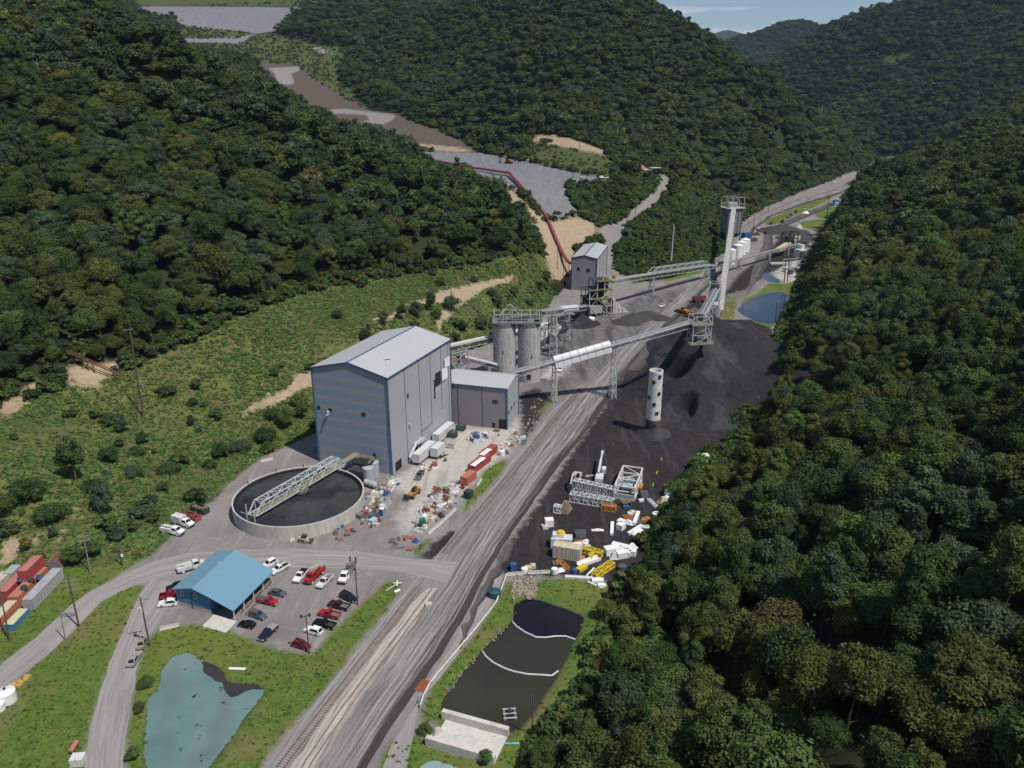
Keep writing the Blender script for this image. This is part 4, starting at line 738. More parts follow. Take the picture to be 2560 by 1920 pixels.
# undergrowth on the banks
def cover(zone_k, n, x0, x1, y0, y1, zmin, dens=None):
    X = rng.uniform(x0, x1, n); Y = rng.uniform(y0, y1, n); z_ = zval(zone_k, X, Y) if isinstance(zone_k, str) else zone_k(X, Y); k = z_ > zmin
    px_, py_, d_ = proj(X, Y, hgt(X, Y)); k &= (px_ > -60) & (px_ < CW + 60) & (py_ < CH + 80) & (zval('clay', X, Y) < 0) & (zval('wet', X, Y) < .3)
    if dens is not None: k &= fbm(X / 13, Y / 13, 91, 3) > dens + rng.uniform(-.12, .12, n)
    X, Y = X[k], Y[k]; return np.stack([X, Y, hgt(X, Y) - .05], 1)
# one weed clump of each kind stands by itself on the bank
for i, m_ in enumerate(WEED):
    p = GT(*[(430, 1000), (300, 1100), (560, 900)][i]); place_tree(p.x, p.y, p.z, 1.6, 'bright', ['bright weed clump on the bank up-slope of the dumpsters', 'bright weed clump on the bank above the white service trucks', 'bright weed clump beside the clay cut left of the building'][i], name='shrub', crown=m_, trunk=TRS, group='young trees and shrubs on the banks')
weed_o = crowns(WEED)
C1 = cover('slope', 100000, -260, 30, 130, 520, 0.2, -.25)
scatter('undergrowth', C1, sz3(rng.uniform(.45, 1.35, len(C1)) * (1 + 1.1 * np.clip(fbm(C1[:, 0] / 18, C1[:, 1] / 18, 55, 3), -.3, .5))) * np.array([1.2, 1.2, .62]), np.array([[(.104, .178, .048), (.142, .188, .058), (.082, .130, .044), (.175, .150, .066)][i] for i in rng.choice(4, len(C1), p=[.42, .3, .2, .08])]) * rng.uniform(.75, 1.25, (len(C1), 1)), weed_o, 'tall weeds and brush over the bank')
for q in [(355, 1062, 1.5, 'mid', 'rounded green bush on the bank just above the green dumpster'), (455, 1012, 1.6, 'deep', 'dark bush low on the bank left of the slurry tank road'), (118, 1165, 1.4, 'bluish', 'blue-green bush beside the bare clay at the bank foot')]: shrub(*q)
for c_, m_ in zip([o for o in bpy.data.objects if o.name.startswith('crown') and o.parent and o.parent.name.startswith('shrub') and o.data in SHRUB][-3:], SHRUB): c_.data = m_
C1b = cover('slope', 3000, -260, 30, 130, 520, 1.5, .10); C1b = C1b[rng.random(len(C1b)) < np.where(C1b[:, 2] < 13, .9, .35)]
scatter('undergrowth', C1b, sz3(rng.uniform(.8, 2.3, len(C1b))) * np.array([1.2, 1.2, .85]), np.array([TINTS[k] for k in rng.choice(['deep', 'mid', 'bluish', 'bright'], len(C1b), p=[.45, .3, .15, .1])]) * rng.uniform(.8, 1.2, (len(C1b), 1)), crowns(SHRUB), 'thicket bushes scattered over the bank')
Ce = np.concatenate([cover(lambda X, Y: np.where(zval('open', X, Y) < .5, 14 + zval('open', X, Y), -9), 60000, -330, 330, 110, 620, .5), cover(lambda X, Y: np.where(zval('open', X, Y) < .5, 20 + zval('open', X, Y), -9), 60000, -150, 760, 560, 1500, .5)[:, :], cover('scrub', 24000, -150, 320, 540, 900, 0)]); Ce = Ce[rng.random(len(Ce)) < .8]
scatter('undergrowth', Ce, sz3(rng.uniform(.8, 2.4, len(Ce)) * np.clip(Ce[:, 1] / 560, 1, 1.6)) * np.array([1.1, 1.1, .9]), np.array([TINTS[k] for k in rng.choice(['deep', 'mid', 'olive', 'bright'], len(Ce))]) * rng.uniform(.75, 1.15, (len(Ce), 1)), crowns(SHRUB), 'brush along the wood edges')
C2 = cover('meadow', 60000, -750, 900, 480, 2000, 1.0, -.05); dd2 = proj(C2[:, 0], C2[:, 1], C2[:, 2])[2]
scatter('undergrowth', C2, sz3(rng.uniform(.8, 3.2, len(C2)) * np.clip(dd2 / 700, .8, 1.5)), np.array([[(.060, .092, .030), (.095, .105, .038), (.048, .070, .030)][i] for i in rng.integers(0, 3, len(C2))]) * rng.uniform(.75, 1.25, (len(C2), 1)), weed_o, 'brush on the upper banks')
C3 = cover('grass', 22000, -160, 60, 100, 260, .4, -.3); C3 = C3[zval('slope', C3[:, 0], C3[:, 1]) < -1]
scatter('grass', C3, sz3(rng.uniform(.25, .62, len(C3))) * np.array([1, 1, .6]), np.array([[(.100, .168, .032), (.150, .185, .042), (.078, .122, .028)][i] for i in rng.integers(0, 3, len(C3))]) * rng.uniform(.75, 1.2, (len(C3), 1)), weed_o, 'rough grass around the ponds and roads')
print('stems', len(S), 'forest', rest.sum(), 'near depth', S[near, 3].max(), 'weeds', len(C1), len(C2), len(C3))
# ------------------------------------------------------------------ buildings
V3 = Vector
def wall_frame(a, b):                                   # unit vector along a wall and its outward normal (right-hand side of a->b)
    d = (V3(b) - V3(a)); d.z = 0; L = d.length; d.normalize(); return d, V3((d.y, -d.x, 0)), L
def on_wall(mb, a, b, s, z, wd, ht, out=.04, th=.08):   # a flat box on the wall a->b at distance s, height z
    d, n, L = wall_frame(a, b); p = V3(a) + d * s + n * (out); mb.box((p.x, p.y, z), (wd, th, ht), math.atan2(d.y, d.x)); return mb
def gable_hall(name, label, A, B, L, he, hr, wall_m, side_m, roof_m, trim_m, ridge_f=.5, over=.35):
    """hall with its gable wall from A to B (plan), running back L; returns root and the four corners"""
    o = thing(name, label, 'building', (0, 0, 0)); A = V3((A[0], A[1], 0)); B = V3((B[0], B[1], 0)); d, n, W = wall_frame(A, B); bk = -n
    C = B + bk * L; D = A + bk * L
    def up(p, z): return (p.x, p.y, z)
    Rf = A.lerp(B, ridge_f); Rb = D.lerp(C, ridge_f)
    gw = MB(); gw.mesh([up(A, 0), up(B, 0), up(B, he), up(Rf, hr), up(A, he)], [(0, 1, 2, 3, 4)]); gw.build('gable_wall', wall_m, o)
    gw = MB(); gw.mesh([up(C, 0), up(D, 0), up(D, he), up(Rb, hr), up(C, he)], [(0, 1, 2, 3, 4)]); gw.build('gable_wall', wall_m, o)
    sw = MB(); sw.mesh([up(B, 0), up(C, 0), up(C, he), up(B, he)], [(0, 1, 2, 3)]); sw.build('side_wall', side_m, o)
    sw = MB(); sw.mesh([up(D, 0), up(A, 0), up(A, he), up(D, he)], [(0, 1, 2, 3)]); sw.build('side_wall', wall_m, o)
    rf = MB(); t = V3((0, 0, .22)); e = n * over
    for P, Q in (((A - d * over, he), (Rf, hr)), ((Rf, hr), (B + d * over, he))):
        p0 = P[0] + e; q0 = Q[0] + e; dl = bk * (L + 2 * over); zz = (P[1], Q[1])
        c4 = [V3((p0.x, p0.y, zz[0])), V3((q0.x, q0.y, zz[1])), V3((q0.x, q0.y, zz[1])) + dl, V3((p0.x, p0.y, zz[0])) + dl]
        c4 = [c + V3((0, 0, .05)) for c in c4]; rf.mesh(c4 + [c + t for c in c4], [(3, 2, 1, 0), (4, 5, 6, 7), (0, 1, 5, 4), (1, 2, 6, 5), (2, 3, 7, 6), (3, 0, 4, 7)])
    r = rf.build('roof', roof_m, o)
    tr = MB()
    for p, z0, z1 in ((A, 0, he), (B, 0, he), (C, 0, he), (D, 0, he)): q = p + (p - A.lerp(C, .5)).normalized() * .03; tr.beam((q.x, q.y, z0), (q.x, q.y, z1), .5)
    off = n * (over + .05)
    for P, Q in (((A - d * over, he), (Rf, hr)), ((Rf, hr), (B + d * over, he))):
        p = P[0] + off; q = Q[0] + off; tr.beam((p.x, p.y, P[1] + .1), (q.x, q.y, Q[1] + .1), .14, .5)
    off2 = d * (over + .05); p = B + off2 + e; q = C + off2 - e; tr.beam((p.x, p.y, he + .05), (q.x, q.y, he + .05), .14, .45)
    rr = Rf + e; q = Rb - e; tr.beam((rr.x, rr.y, hr + .30), (q.x, q.y, hr + .30), .6, .08)
    tr.build('trim', trim_m, o)
    return o, A, B, C, D
A_ = G(691, 996); B_ = G(847.5, 1025.6)
prep, A0, B0, C0, D0 = gable_hall('preparation_plant', 'tall grey metal plant building with blue trim beside the round slurry tank', A_, B_, 46.5, 34.6, 38.2, 'sheet_blue', 'wall_metal', 'ribbed_roof', 'blue_trim')
def wbuild(root, name, m, a, b, items, out=.05, th=.1):
    for s, z, wd, ht in items:
        mb = MB(); on_wall(mb, a, b, s, z, wd, ht, out, th); mb.build(name, m, root)
wbuild(prep, 'louvre', 'dark_trim', A0, B0, [(1.6, 20.5, 1.3, 1.3), (6.2, 20.3, 1.3, 1.1), (19.3, 20.6, 1.5, 1.3)])
mb = MB(); d_, n_o, L_ = wall_frame(A0, B0); p = A0 + d_ * 5.7 + n_o * .1; mb.beam((p.x, p.y, 19.6), (p.x + n_o.x * 1.4, p.y + n_o.y * 1.4, 18.6), .4); mb.cyl((p.x + n_o.x * .5, p.y + n_o.y * .5, 20), (p.x + n_o.x * 1.1, p.y + n_o.y * 1.1, 19.6), .35); mb.build('exhaust_hood', 'galvanised', prep)
wbuild(prep, 'panel_joint', 'dark_trim', B0, C0, [(11.2, 17.2, .22, 34.2), (21.5, 17.2, .22, 34.2), (30.0, 20.5, .22, 27), (38.5, 22, .22, 25), (44.6, 17.2, .22, 34.2), (25.8, 7.2, 8.6, .22)], .03, .06)
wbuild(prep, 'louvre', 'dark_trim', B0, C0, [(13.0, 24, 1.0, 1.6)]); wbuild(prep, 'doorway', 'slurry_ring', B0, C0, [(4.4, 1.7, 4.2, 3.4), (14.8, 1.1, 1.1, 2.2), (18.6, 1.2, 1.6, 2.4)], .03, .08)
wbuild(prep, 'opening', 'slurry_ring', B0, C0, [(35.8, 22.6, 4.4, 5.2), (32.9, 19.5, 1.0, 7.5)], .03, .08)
wbuild(prep, 'hanging_sheet', 'bright_white', B0, C0, [(40.5, 23.2, 4.6, 4.6), (42.8, 27.0, 4.2, 3.6)], .5, .1); wbuild(prep, 'vent', 'galvanised', B0, C0, [(12.9, 13.3, .9, .9)], .4, .7)
mb = MB()                                               # gallery stair on the long wall
d2, n2_, L2 = wall_frame(B0, C0)
for s0, z0, s1, z1 in ((15.5, 5.0, 21.5, 5.0),):
    p = B0 + d2 * s0 + n2_ * 1.0; q = B0 + d2 * s1 + n2_ * 1.0; mb.beam((p.x, p.y, z0), (q.x, q.y, z1), 1.8, .18)
    for k in range(9): c_ = p.lerp(q, k / 8) + n2_ * .8; mb.beam((c_.x, c_.y, z0), (c_.x, c_.y, z0 + 1.1), .08)
    for zz in (.55, 1.1): mb.beam((p.x + n2_.x * .8, p.y + n2_.y * .8, z0 + zz), (q.x + n2_.x * .8, q.y + n2_.y * .8, z1 + zz), .08)
p = B0 + d2 * 15.5 + n2_ * 1; q = B0 + d2 * 10.5 + n2_ * 1; mb.beam((p.x, p.y, 5.0), (q.x, q.y, 2.0), .8, .12); mb.beam((p.x, p.y, 6.1), (q.x, q.y, 3.1), .08)
for s in (16, 18.5, 21.2): p = B0 + d2 * s + n2_ * 1.6; mb.beam((p.x, p.y, 0), (p.x, p.y, 5.0), .18)
mb.build('stair_gallery', 'pale_steel', prep)
mb = MB(); p = A0.lerp(B0, .78) - n_o * 12; mb.box((p.x, p.y, 37.2), (2.2, .9, .08), .6, Matrix.Rotation(-.24, 3, 'Y')); mb.build('roof_patch', 'bright_white', prep)
# --- low annex with a brown profiled front
An0 = G(955.5, 912); An1 = G(1095.5, 928)
dA, nA, LA = wall_frame(An0, An1)
annex = thing('annex_building', 'lower metal annex with a brown ribbed front and grey roof beside the tall plant', 'building'); Q0 = V3((An0.x, An0.y, 0)) + dA * .6; Q1 = V3((An1.x, An1.y, 0)); bkA = -nA; Q2 = Q1 + bkA * 16; Q3 = Q0 + bkA * 16
def zq(p, z): return (p.x, p.y, z)
Rm0 = Q0 + bkA * 10.5; Rm1 = Q1 + bkA * 10.5
mb = MB(); mb.mesh([zq(Q0, 0), zq(Q1, 0), zq(Q1, 16.5), zq(Q0, 16.5)], [(0, 1, 2, 3)]); mb.build('front_wall', 'sheet_brown', annex)
mb = MB(); mb.mesh([zq(Q1, 0), zq(Q2, 0), zq(Q2, 16.8), zq(Rm1, 18.2), zq(Q1, 16.5)], [(0, 1, 2, 3, 4)]); mb.mesh([zq(Q2, 0), zq(Q3, 0), zq(Q3, 16.8), zq(Q2, 16.8)], [(0, 1, 2, 3)]); mb.build('end_wall', 'wall_metal', annex)
mb = MB(); ev = nA * .3; ex = dA * .3
for a, b, za, zb in ((Q0 + ev, Rm0, 16.5, 18.2), (Rm0, Q3 - ev, 18.2, 16.8)):
    w4 = [a, a + dA * LA + ex - dA * .6, b + dA * LA + ex - dA * .6, b]; zz = (za, za, zb, zb); V = [(q.x, q.y, z + .06) for q, z in zip(w4, zz)]; mb.mesh(V + [(x, y, z + .2) for x, y, z in V], [(3, 2, 1, 0), (4, 5, 6, 7), (0, 1, 5, 4), (1, 2, 6, 5), (2, 3, 7, 6), (3, 0, 4, 7)])
mb.build('roof', 'ribbed_roof', annex)
mb = MB(); p, q = Q0 + ev + nA * .05, Q1 + ev + nA * .05; mb.beam(zq(p, 16.6), zq(q, 16.6), .14, .55)
for p in (Q1 + nA * .03 + dA * .03, Q2 + dA * .03): mb.beam(zq(p, 0), zq(p, 16.5), .5)
mb.build('trim', 'blue_trim', annex)
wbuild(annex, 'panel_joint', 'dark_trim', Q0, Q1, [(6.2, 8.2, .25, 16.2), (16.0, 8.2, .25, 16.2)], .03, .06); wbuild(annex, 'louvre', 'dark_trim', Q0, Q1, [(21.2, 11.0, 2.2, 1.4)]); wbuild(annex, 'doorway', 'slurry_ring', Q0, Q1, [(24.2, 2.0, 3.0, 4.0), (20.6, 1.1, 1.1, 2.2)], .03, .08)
wbuild(annex, 'window', 'glass', Q1, Q2, [(2.2, 6.2, 1.0, 1.6), (6.0, 6.6, 1.0, 1.6), (9.6, 6.9, 1.0, 1.6)])
# --- transfer house at the foot of the spoil slope
trh, T0, T1, T2, T3 = gable_hall('transfer_house', 'small tall grey gabled house where the red belt conveyor ends', G(1233.5, 626)[:2], V3((55.2, 508.6, 0)), 50, 21.3, 23.2, 'sheet_dark', 'wall_metal', 'roof_metal', 'dark_trim')
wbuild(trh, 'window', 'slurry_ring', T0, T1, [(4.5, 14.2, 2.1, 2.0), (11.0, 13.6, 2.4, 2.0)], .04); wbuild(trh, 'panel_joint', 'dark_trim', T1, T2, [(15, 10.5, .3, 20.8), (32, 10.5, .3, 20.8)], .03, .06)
# --- blue office with the deep porch
of = thing('office_building', 'blue metal-roofed office with a deep open porch beside the parking lot', 'building')
e0 = V3((-84.2, 167.0, 0)); r0 = V3((-78.6, 165.3, 0)); w1 = V3((-73.8, 163.8, 0)); e1 = V3((-67.2, 160.3, 0)); bd = (G(502, 1191, 6.5) - G(416, 1267, 6.5)); bd.z = 0; Lo = 17.2; bd.normalize()
fd = (e1 - e0).normalized(); e1 = e0 + fd * 18.0; r0 = e0 + fd * 6.0; w1 = e0 + fd * 10.6
def zp(p, z, b=0): q = p + bd * b; return (q.x, q.y, z)
mb = MB(); mb.mesh([zp(e0, 1.1, .3), zp(w1, 1.1, .3), zp(w1, 5.3, .3), zp(r0, 6.6, .3), zp(e0, 4.9, .3)], [(0, 1, 2, 3, 4)]); mb.mesh([zp(e0, 1.1, Lo), zp(e0, 1.1, .3), zp(e0, 4.9, .3), zp(e0, 4.9, Lo)], [(0, 1, 2, 3)])
mb.mesh([zp(w1, 0, .3), zp(w1, 0, Lo), zp(w1, 5.3, Lo), zp(w1, 5.3, .3)], [(0, 1, 2, 3)]); mb.mesh([zp(w1, 0, Lo), zp(e0, 0, Lo), zp(e0, 4.9, Lo), zp(r0, 6.6, Lo), zp(w1, 5.3, Lo)], [(0, 1, 2, 3, 4)]); mb.build('wall', 'blue_wall', of)
mb = MB(); q0 = e0 - fd * .03; mb.mesh([zp(q0, 0, .27), zp(w1, 0, .27), zp(w1, 1.1, .27), zp(q0, 1.1, .27)], [(0, 1, 2, 3)]); mb.mesh([zp(q0, 0, Lo), zp(q0, 0, .27), zp(q0, 1.1, .27), zp(q0, 1.1, Lo)], [(0, 1, 2, 3)]); mb.build('block_base', 'block_wall', of)
def roof_slab(mb, P, t=.14):
    mb.mesh(P + [(x, y, z + t) for x, y, z in P], [(3, 2, 1, 0), (4, 5, 6, 7), (0, 1, 5, 4), (1, 2, 6, 5), (2, 3, 7, 6), (3, 0, 4, 7)])
mb = MB(); eo = e0 - fd * .5; eq = e1 + fd * .3; mid = r0 + fd * 4.8
roof_slab(mb, [zp(eo, 4.82, -.5), zp(r0, 6.7, -.5), zp(r0, 6.7, Lo + .4), zp(eo, 4.82, Lo + .4)]); roof_slab(mb, [zp(r0, 6.7, -.5), zp(mid, 5.55, -.5), zp(mid, 5.55, Lo + .4), zp(r0, 6.7, Lo + .4)]); roof_slab(mb, [zp(mid, 5.55, -.5), zp(eq, 3.3, -.5), zp(eq, 3.3, Lo + .4), zp(mid, 5.55, Lo + .4)])
mb.build('roof', 'ribbed_blue_roof', of)
mb = MB()
for b in (.2, 4.4, 8.6, 12.8, Lo - .2): mb.beam(zp(e1 - fd * .2, 0, b), zp(e1 - fd * .2, 3.2, b), .2)
mb.build('porch_post', 'white_paint', of)
mb = MB(); mb.beam(zp(e1 - fd * .2, .95, 3), zp(e1 - fd * .2, .95, Lo), .1, .14); mb.beam(zp(e1 - fd * .2, .5, 3), zp(e1 - fd * .2, .5, Lo), .08, .12)
for b in np.arange(3, Lo, 1.4): mb.beam(zp(e1 - fd * .2, 0, b), zp(e1 - fd * .2, 1.0, b), .1)
p = e1 + fd * 1.2; mb.beam(zp(p, .9, 3), zp(p, .9, 7.5), .1); mb.beam(zp(p, .45, 3), zp(p, .45, 7.5), .08); [mb.beam(zp(p, 0, b), zp(p, .95, b), .1) for b in (3, 4.5, 6, 7.5)]
mb.build('porch_rail', 'wood', of)
for s in (1.9, 6.2):
    mb = MB(); p = e0 + fd * s; c_ = zp(p, 3.9, .24); mb.box(c_, (.95, .08, 1.25), math.atan2(fd.y, fd.x)); w_o = mb.build('window', 'bright_white', of)
    mb = MB(); mb.box(zp(p, 3.9, .19), (.72, .06, 1.0), math.atan2(fd.y, fd.x)); mb.build('pane', 'glass', w_o)
for s in (4.9,):
    mb = MB(); mb.cyl(zp(e0 + fd * s, 0, .15), zp(e0 + fd * s, 5.0, .15), .07, n=6); mb.build('downpipe', 'dark_trim', of)
mb = MB(); mb.cyl(zp(r0, 6.6, 11), zp(r0, 7.3, 11), .12, n=8); mb.build('roof_vent', 'bright_white', of)
apr = MB(); apr.prism([zp(e1 - fd * 6.6, 0, .2)[:2], zp(e1 + fd * .4, 0, .2)[:2], zp(e1 + fd * .4, 0, -4.4)[:2], zp(e1 - fd * 6.6, 0, -4.4)[:2]], 0, .14); struct(apr.build('porch_pavement', 'pale_concrete'))
# ------------------------------------------------------------------ round thickener tank
TC = G(646, 1068.5, 4.2); R0 = 19.9
th = thing('slurry_tank', 'wide round concrete slurry tank full of black water in front of the tall plant', 'tank', (TC.x, TC.y, 0))
mb = MB(); mb.shell(0, 4.3, R0, R0, 96); mb.shell(4.3, 0, R0 - .45, R0 - .45, 96); mb.ring(4.3, R0 - .45, R0, 96); mb.build('tank_wall', mat('tank_concrete', (.50, .475, .43), rough=.9, var=.12, dirt=(.30, .275, .24), dirtamt=.6, streak=True, scale=.8), th)
mb = MB(); mb.shell(3.15, 3.95, R0 - 1.1, R0 - 1.1, 96); mb.shell(3.95, 3.15, R0 - .48, R0 - .48, 96); mb.ring(3.95, R0 - 1.1, R0 - .9, 96); mb.build('launder', 'slurry_ring', th)
q = NT('slurry'); a = q.noise(.07, 5, rough=.6); cc = q.mix(q.ramp(a, .44, .56), (.018, .019, .021), (.050, .052, .046)); cc = q.mix(q.ramp(q.noise(.16, 5, q.stretch((1, .5, 1), rot=.5)), .52, .66, 0, .7), cc, (.022, .024, .036)); q.bump(q.noise(1.5, 3), .08, .05)
mb = MB(); mb.ring(3.3, 0.02, R0 - .46, 96); mb.build('slurry_surface', q.done(cc, .35, .4), th)
for a in (2.2, 1.75, 2.75): mb = MB(); mb.box(((R0 - .2) * math.cos(a), (R0 - .2) * math.sin(a), 4.7), (.3, .3, .8)); mb.build('rim_post', 'dark_steel', th)
# truss bridge across it
def truss(mb, p, q, w, h, n, ch=.22, web=.14, ends=True, top_bracing=True):
    """box truss from p to q (bottom chord centre line)"""
    p = V3(p); q = V3(q); d = (q - p); L = d.length; d.normalize(); sd = V3((d.y, -d.x, 0)).normalized(); up = sd.cross(d).normalized()
    if up.z < 0: up = -up
    N = [p.lerp(q, i / n) for i in range(n + 1)]
    for e in (-1, 1):
        o_ = sd * e * w / 2; mb.beam(p + o_, q + o_, ch)
        i0, i1 = (1, n - 1) if ends else (0, n); mb.beam(N[i0] + o_ + up * h, N[i1] + o_ + up * h, ch)
        if ends: mb.beam(p + o_, N[1] + o_ + up * h, ch); mb.beam(q + o_, N[n - 1] + o_ + up * h, ch)
        for i in range(i0, i1 + 1): mb.beam(N[i] + o_, N[i] + o_ + up * h, web)
        for i in range(i0, i1): mb.beam(N[i] + o_ + (up * h if i % 2 else V3()), N[i + 1] + o_ + (V3() if i % 2 else up * h), web)
    for i in range(n + 1):
        mb.beam(N[i] - sd * w / 2, N[i] + sd * w / 2, web)
        if top_bracing and (not ends or 0 < i < n):
            mb.beam(N[i] - sd * w / 2 + up * h, N[i] + sd * w / 2 + up * h, web)
            if (i < n - 1 or not ends) and i < n: mb.beam(N[i] - sd * w / 2 * (1 if i % 2 else -1) + up * h, N[i + 1] + sd * w / 2 * (1 if i % 2 else -1) + up * h, web)
    return d, sd, up
bA = G(545, 1113, 4.9); bB = G(738, 1000, 4.9)
br = thing('truss_bridge', 'pale steel truss footbridge spanning the round slurry tank', 'bridge')
mb = MB(); d3, s3, u3 = truss(mb, bA, bB, 3.0, 3.3, 14, .3, .18); mb.build('truss', 'pale_steel', br)
mb = MB(); p, q = bA + s3 * .9, bB + s3 * .9; mb.beam(p + V3((0, 0, .12)), q + d3 * 8 + V3((0, 0, .12)), 1.1, .1); mb.build('deck', 'grey_steel', br)
mb = MB()
for e in (.45, 1.4):
    for zz in (.6, 1.15): mb.beam(bA + s3 * e + V3((0, 0, zz)), bB + s3 * e + d3 * 8 + V3((0, 0, zz)), .09)
    for i in range(24): c_ = bA.lerp(bB + d3 * 8, i / 23) + s3 * e; mb.beam(c_, c_ + V3((0, 0, 1.15)), .08)
mb.build('handrail', 'cream_yellow', br)
mb = MB(); mb.beam(bB + d3 * .5 - s3 * .3 - V3((0, 0, .2)), bB + d3 * 9 - s3 * .3 + V3((0, 0, .6)), 1.4, .5); mb.build('inlet_pipe', 'grey_steel', br)
mb = MB(); c_ = bA.lerp(bB, .5) + V3((0, 0, -.8)); mb.cyl(c_ + V3((0, 0, -.4)), c_ + V3((0, 0, .5)), 2.6, n=20)
for i in range(10): a = i * .628; mb.beam(c_ + V3((2.6 * math.cos(a), 2.6 * math.sin(a), .4)), c_ + V3((2.6 * math.cos(a), 2.6 * math.sin(a), 1.9)), .1); b = a + .628; mb.beam(c_ + V3((2.6 * math.cos(a), 2.6 * math.sin(a), 1.9)), c_ + V3((2.6 * math.cos(b), 2.6 * math.sin(b), 1.9)), .1)
mb.build('drive_head', 'grey_steel', br)
mb = MB(); mb.beam(bA - d3 * .6 - s3 * 1.5 + V3((0, 0, -4.8)), bA - d3 * .6 - s3 * 1.5 + V3((0, 0, 3.5)), .3); mb.beam(bA - d3 * .6 + s3 * 1.5 + V3((0, 0, -4.8)), bA - d3 * .6 + s3 * 1.5 + V3((0, 0, 2.0)), .3); mb.beam(bA - d3 * .6 - s3 * 4 + V3((0, 0, .3)), bA - d3 * .6 + s3 * 2 + V3((0, 0, .3)), .16); mb.build('end_frame', 'galvanised', br)
fx = G(786, 1000, 5.5); fb = thing('feed_tray', 'raised black feed tray with yellow railings between the slurry tank and the plant wall', 'tray', (fx.x, fx.y, 0), axis((0, 0), d_))
mb = MB(); mb.box((0, 0, 5.6), (6.0, 4.2, .9)); mb.build('tray', 'slurry_ring', fb); mb = MB(); mb.box((0, -3.6, 4.4), (5.6, 3.0, .8)); mb.build('tray', 'dark_steel', fb)
mb = MB()
for x in (-2.7, 2.7):
    for y in (-1.9, 1.9, -4.6): mb.beam((x, y, 0), (x, y, 5.2), .25)
mb.build('leg', 'grey_steel', fb)
mb = MB()
for zz in (6.7, 7.2):
    mb.beam((-3, 2.1, zz), (3, 2.1, zz), .08); mb.beam((3, 2.1, zz), (3, -2.1, zz), .08); mb.beam((-3, 2.1, zz), (-3, 0, zz), .08)
for x in np.linspace(-3, 3, 7): mb.beam((x, 2.1, 6), (x, 2.1, 7.2), .08)
mb.build('handrail', 'cream_yellow', fb)
mb = MB(); mb.box((2.6, 2.6, 7.2), (.9, .3, 2.2)); mb.build('door', 'slurry_ring', fb)
# ------------------------------------------------------------------ concrete silos and the round stacking tube
CONC = mat('silo_concrete', (.46, .45, .43), rough=.9, var=.10, dirt=(.13, .125, .12), dirtamt=.75, streak=True, scale=1.3)
def silo(x, y, r, h, label, lab2=None):
    o = thing('coal_silo', label, 'silo', (x, y, 0)); mb = MB(); mb.shell(0, h, r, r, 56); mb.ring(h, 0.02, r, 56); mb.build('silo_wall', CONC, o, False)
    mb = MB()
    for k in range(1, 18): mb.shell(h * k / 18 - .04, h * k / 18 + .04, r + .03, r + .03, 56)
    mb.build('pour_line', mat('pour_joint', (.36, .35, .335), rough=.9), o)
    mb = MB(); mb.shell(h - 1.2, h + .25, r + .12, r + .12, 56); mb.ring(h + .25, r - .6, r + .12, 56); mb.build('rim', 'grey_steel', o); return o
s1 = silo(-3.4, 335.6, 5.0, 26.9, 'left one of the two tall round concrete silos behind the annex'); s2 = silo(7.6, 335.6, 5.0, 26.9, 'right one of the two tall round concrete silos, nearest the haul road')
mb = MB(); mb.box((0, -5.0, 3.0), (1.6, .25, 2.2)); mb.build('hatch', 'slurry_ring', s2); mb = MB(); mb.box((1.2, -4.95, 12.5), (.35, .25, 1.6)); mb.build('slot', 'slurry_ring', s2); mb = MB(); mb.box((-.6, -5.0, 14.5), (.35, .25, 1.6)); mb.build('slot', 'slurry_ring', s1)
hh = thing('silo_headhouse', 'open steel headhouse of frames and railings standing on the two silos', 'steel frame', (2.1, 335.6, 27.2))
mb = MB(); mb.box((0, 0, .15), (21, 9, .25)); mb.box((9.5, 0, .15), (4, 5, .25)); mb.build('deck', 'grey_steel', hh)
mb = MB()
for x in (-10, -6, -2, 2, 6, 10):
    for y in (-4, 4): mb.beam((x, y, 0), (x, y, 4.2), .22)
    mb.beam((x, -4, 4.2), (x, 4, 4.2), .2)
for y in (-4, 4):
    mb.beam((-10, y, 4.2), (10, y, 4.2), .25); mb.beam((-10, y, 2.1), (10, y, 2.1), .14)
    for x in (-10, -6, -2, 2, 6): mb.beam((x, y, 0 if x % 4 else 4.2), (x + 4, y, 4.2 if x % 4 else 0), .14)
mb.beam((-7, -4, 4.2), (-3, 0, 8.0), .18); mb.beam((1, -4, 4.2), (-3, 0, 8.0), .18); mb.beam((-7, 4, 4.2), (-3, 0, 8.0), .18); mb.beam((1, 4, 4.2), (-3, 0, 8), .18); mb.build('frame', 'galvanised', hh)
mb = MB()
for zz in (.7, 1.25):
    for y in (-4.6, 4.6): mb.beam((-10.6, y, zz), (11.4, y, zz), .09)
    for x in (-10.6, 11.4): mb.beam((x, -4.6, zz), (x, 4.6, zz), .09)
for x in np.arange(-10.6, 11.4, 1.5): mb.beam((x, -4.6, .2), (x, -4.6, 1.25), .07); mb.beam((x, 4.6, .2), (x, 4.6, 1.25), .07)
mb.build('handrail', 'galvanised', hh)
mb = MB(); mb.box((3.5, .5, 2.0), (3, 2.2, 2.4)); mb.cyl((-5, 0, 1.2), (5, 0, 2.6), .9, n=10); mb.box((-6.5, 1, 1.4), (2.4, 3, 2)); mb.build('drive', 'grey_steel', hh)
ct = G(1409, 936); tube = thing('stacking_tube', 'free-standing round concrete tube with square holes rising from the coal yard', 'concrete tube', (ct.x, ct.y, 0))
mb = MB(); mb.shell(0, 25.4, 2.75, 2.55, 32); mb.shell(25.4, 18, 2.15, 2.15, 32); mb.ring(25.4, 2.15, 2.55, 32); mb.ring(18.1, .02, 2.2, 32); mb.build('tube_wall', mat('tube_concrete', (.66, .65, .62), rough=.9, var=.08, dirt=(.35, .33, .31), dirtamt=.4, streak=True, scale=.9), tube)
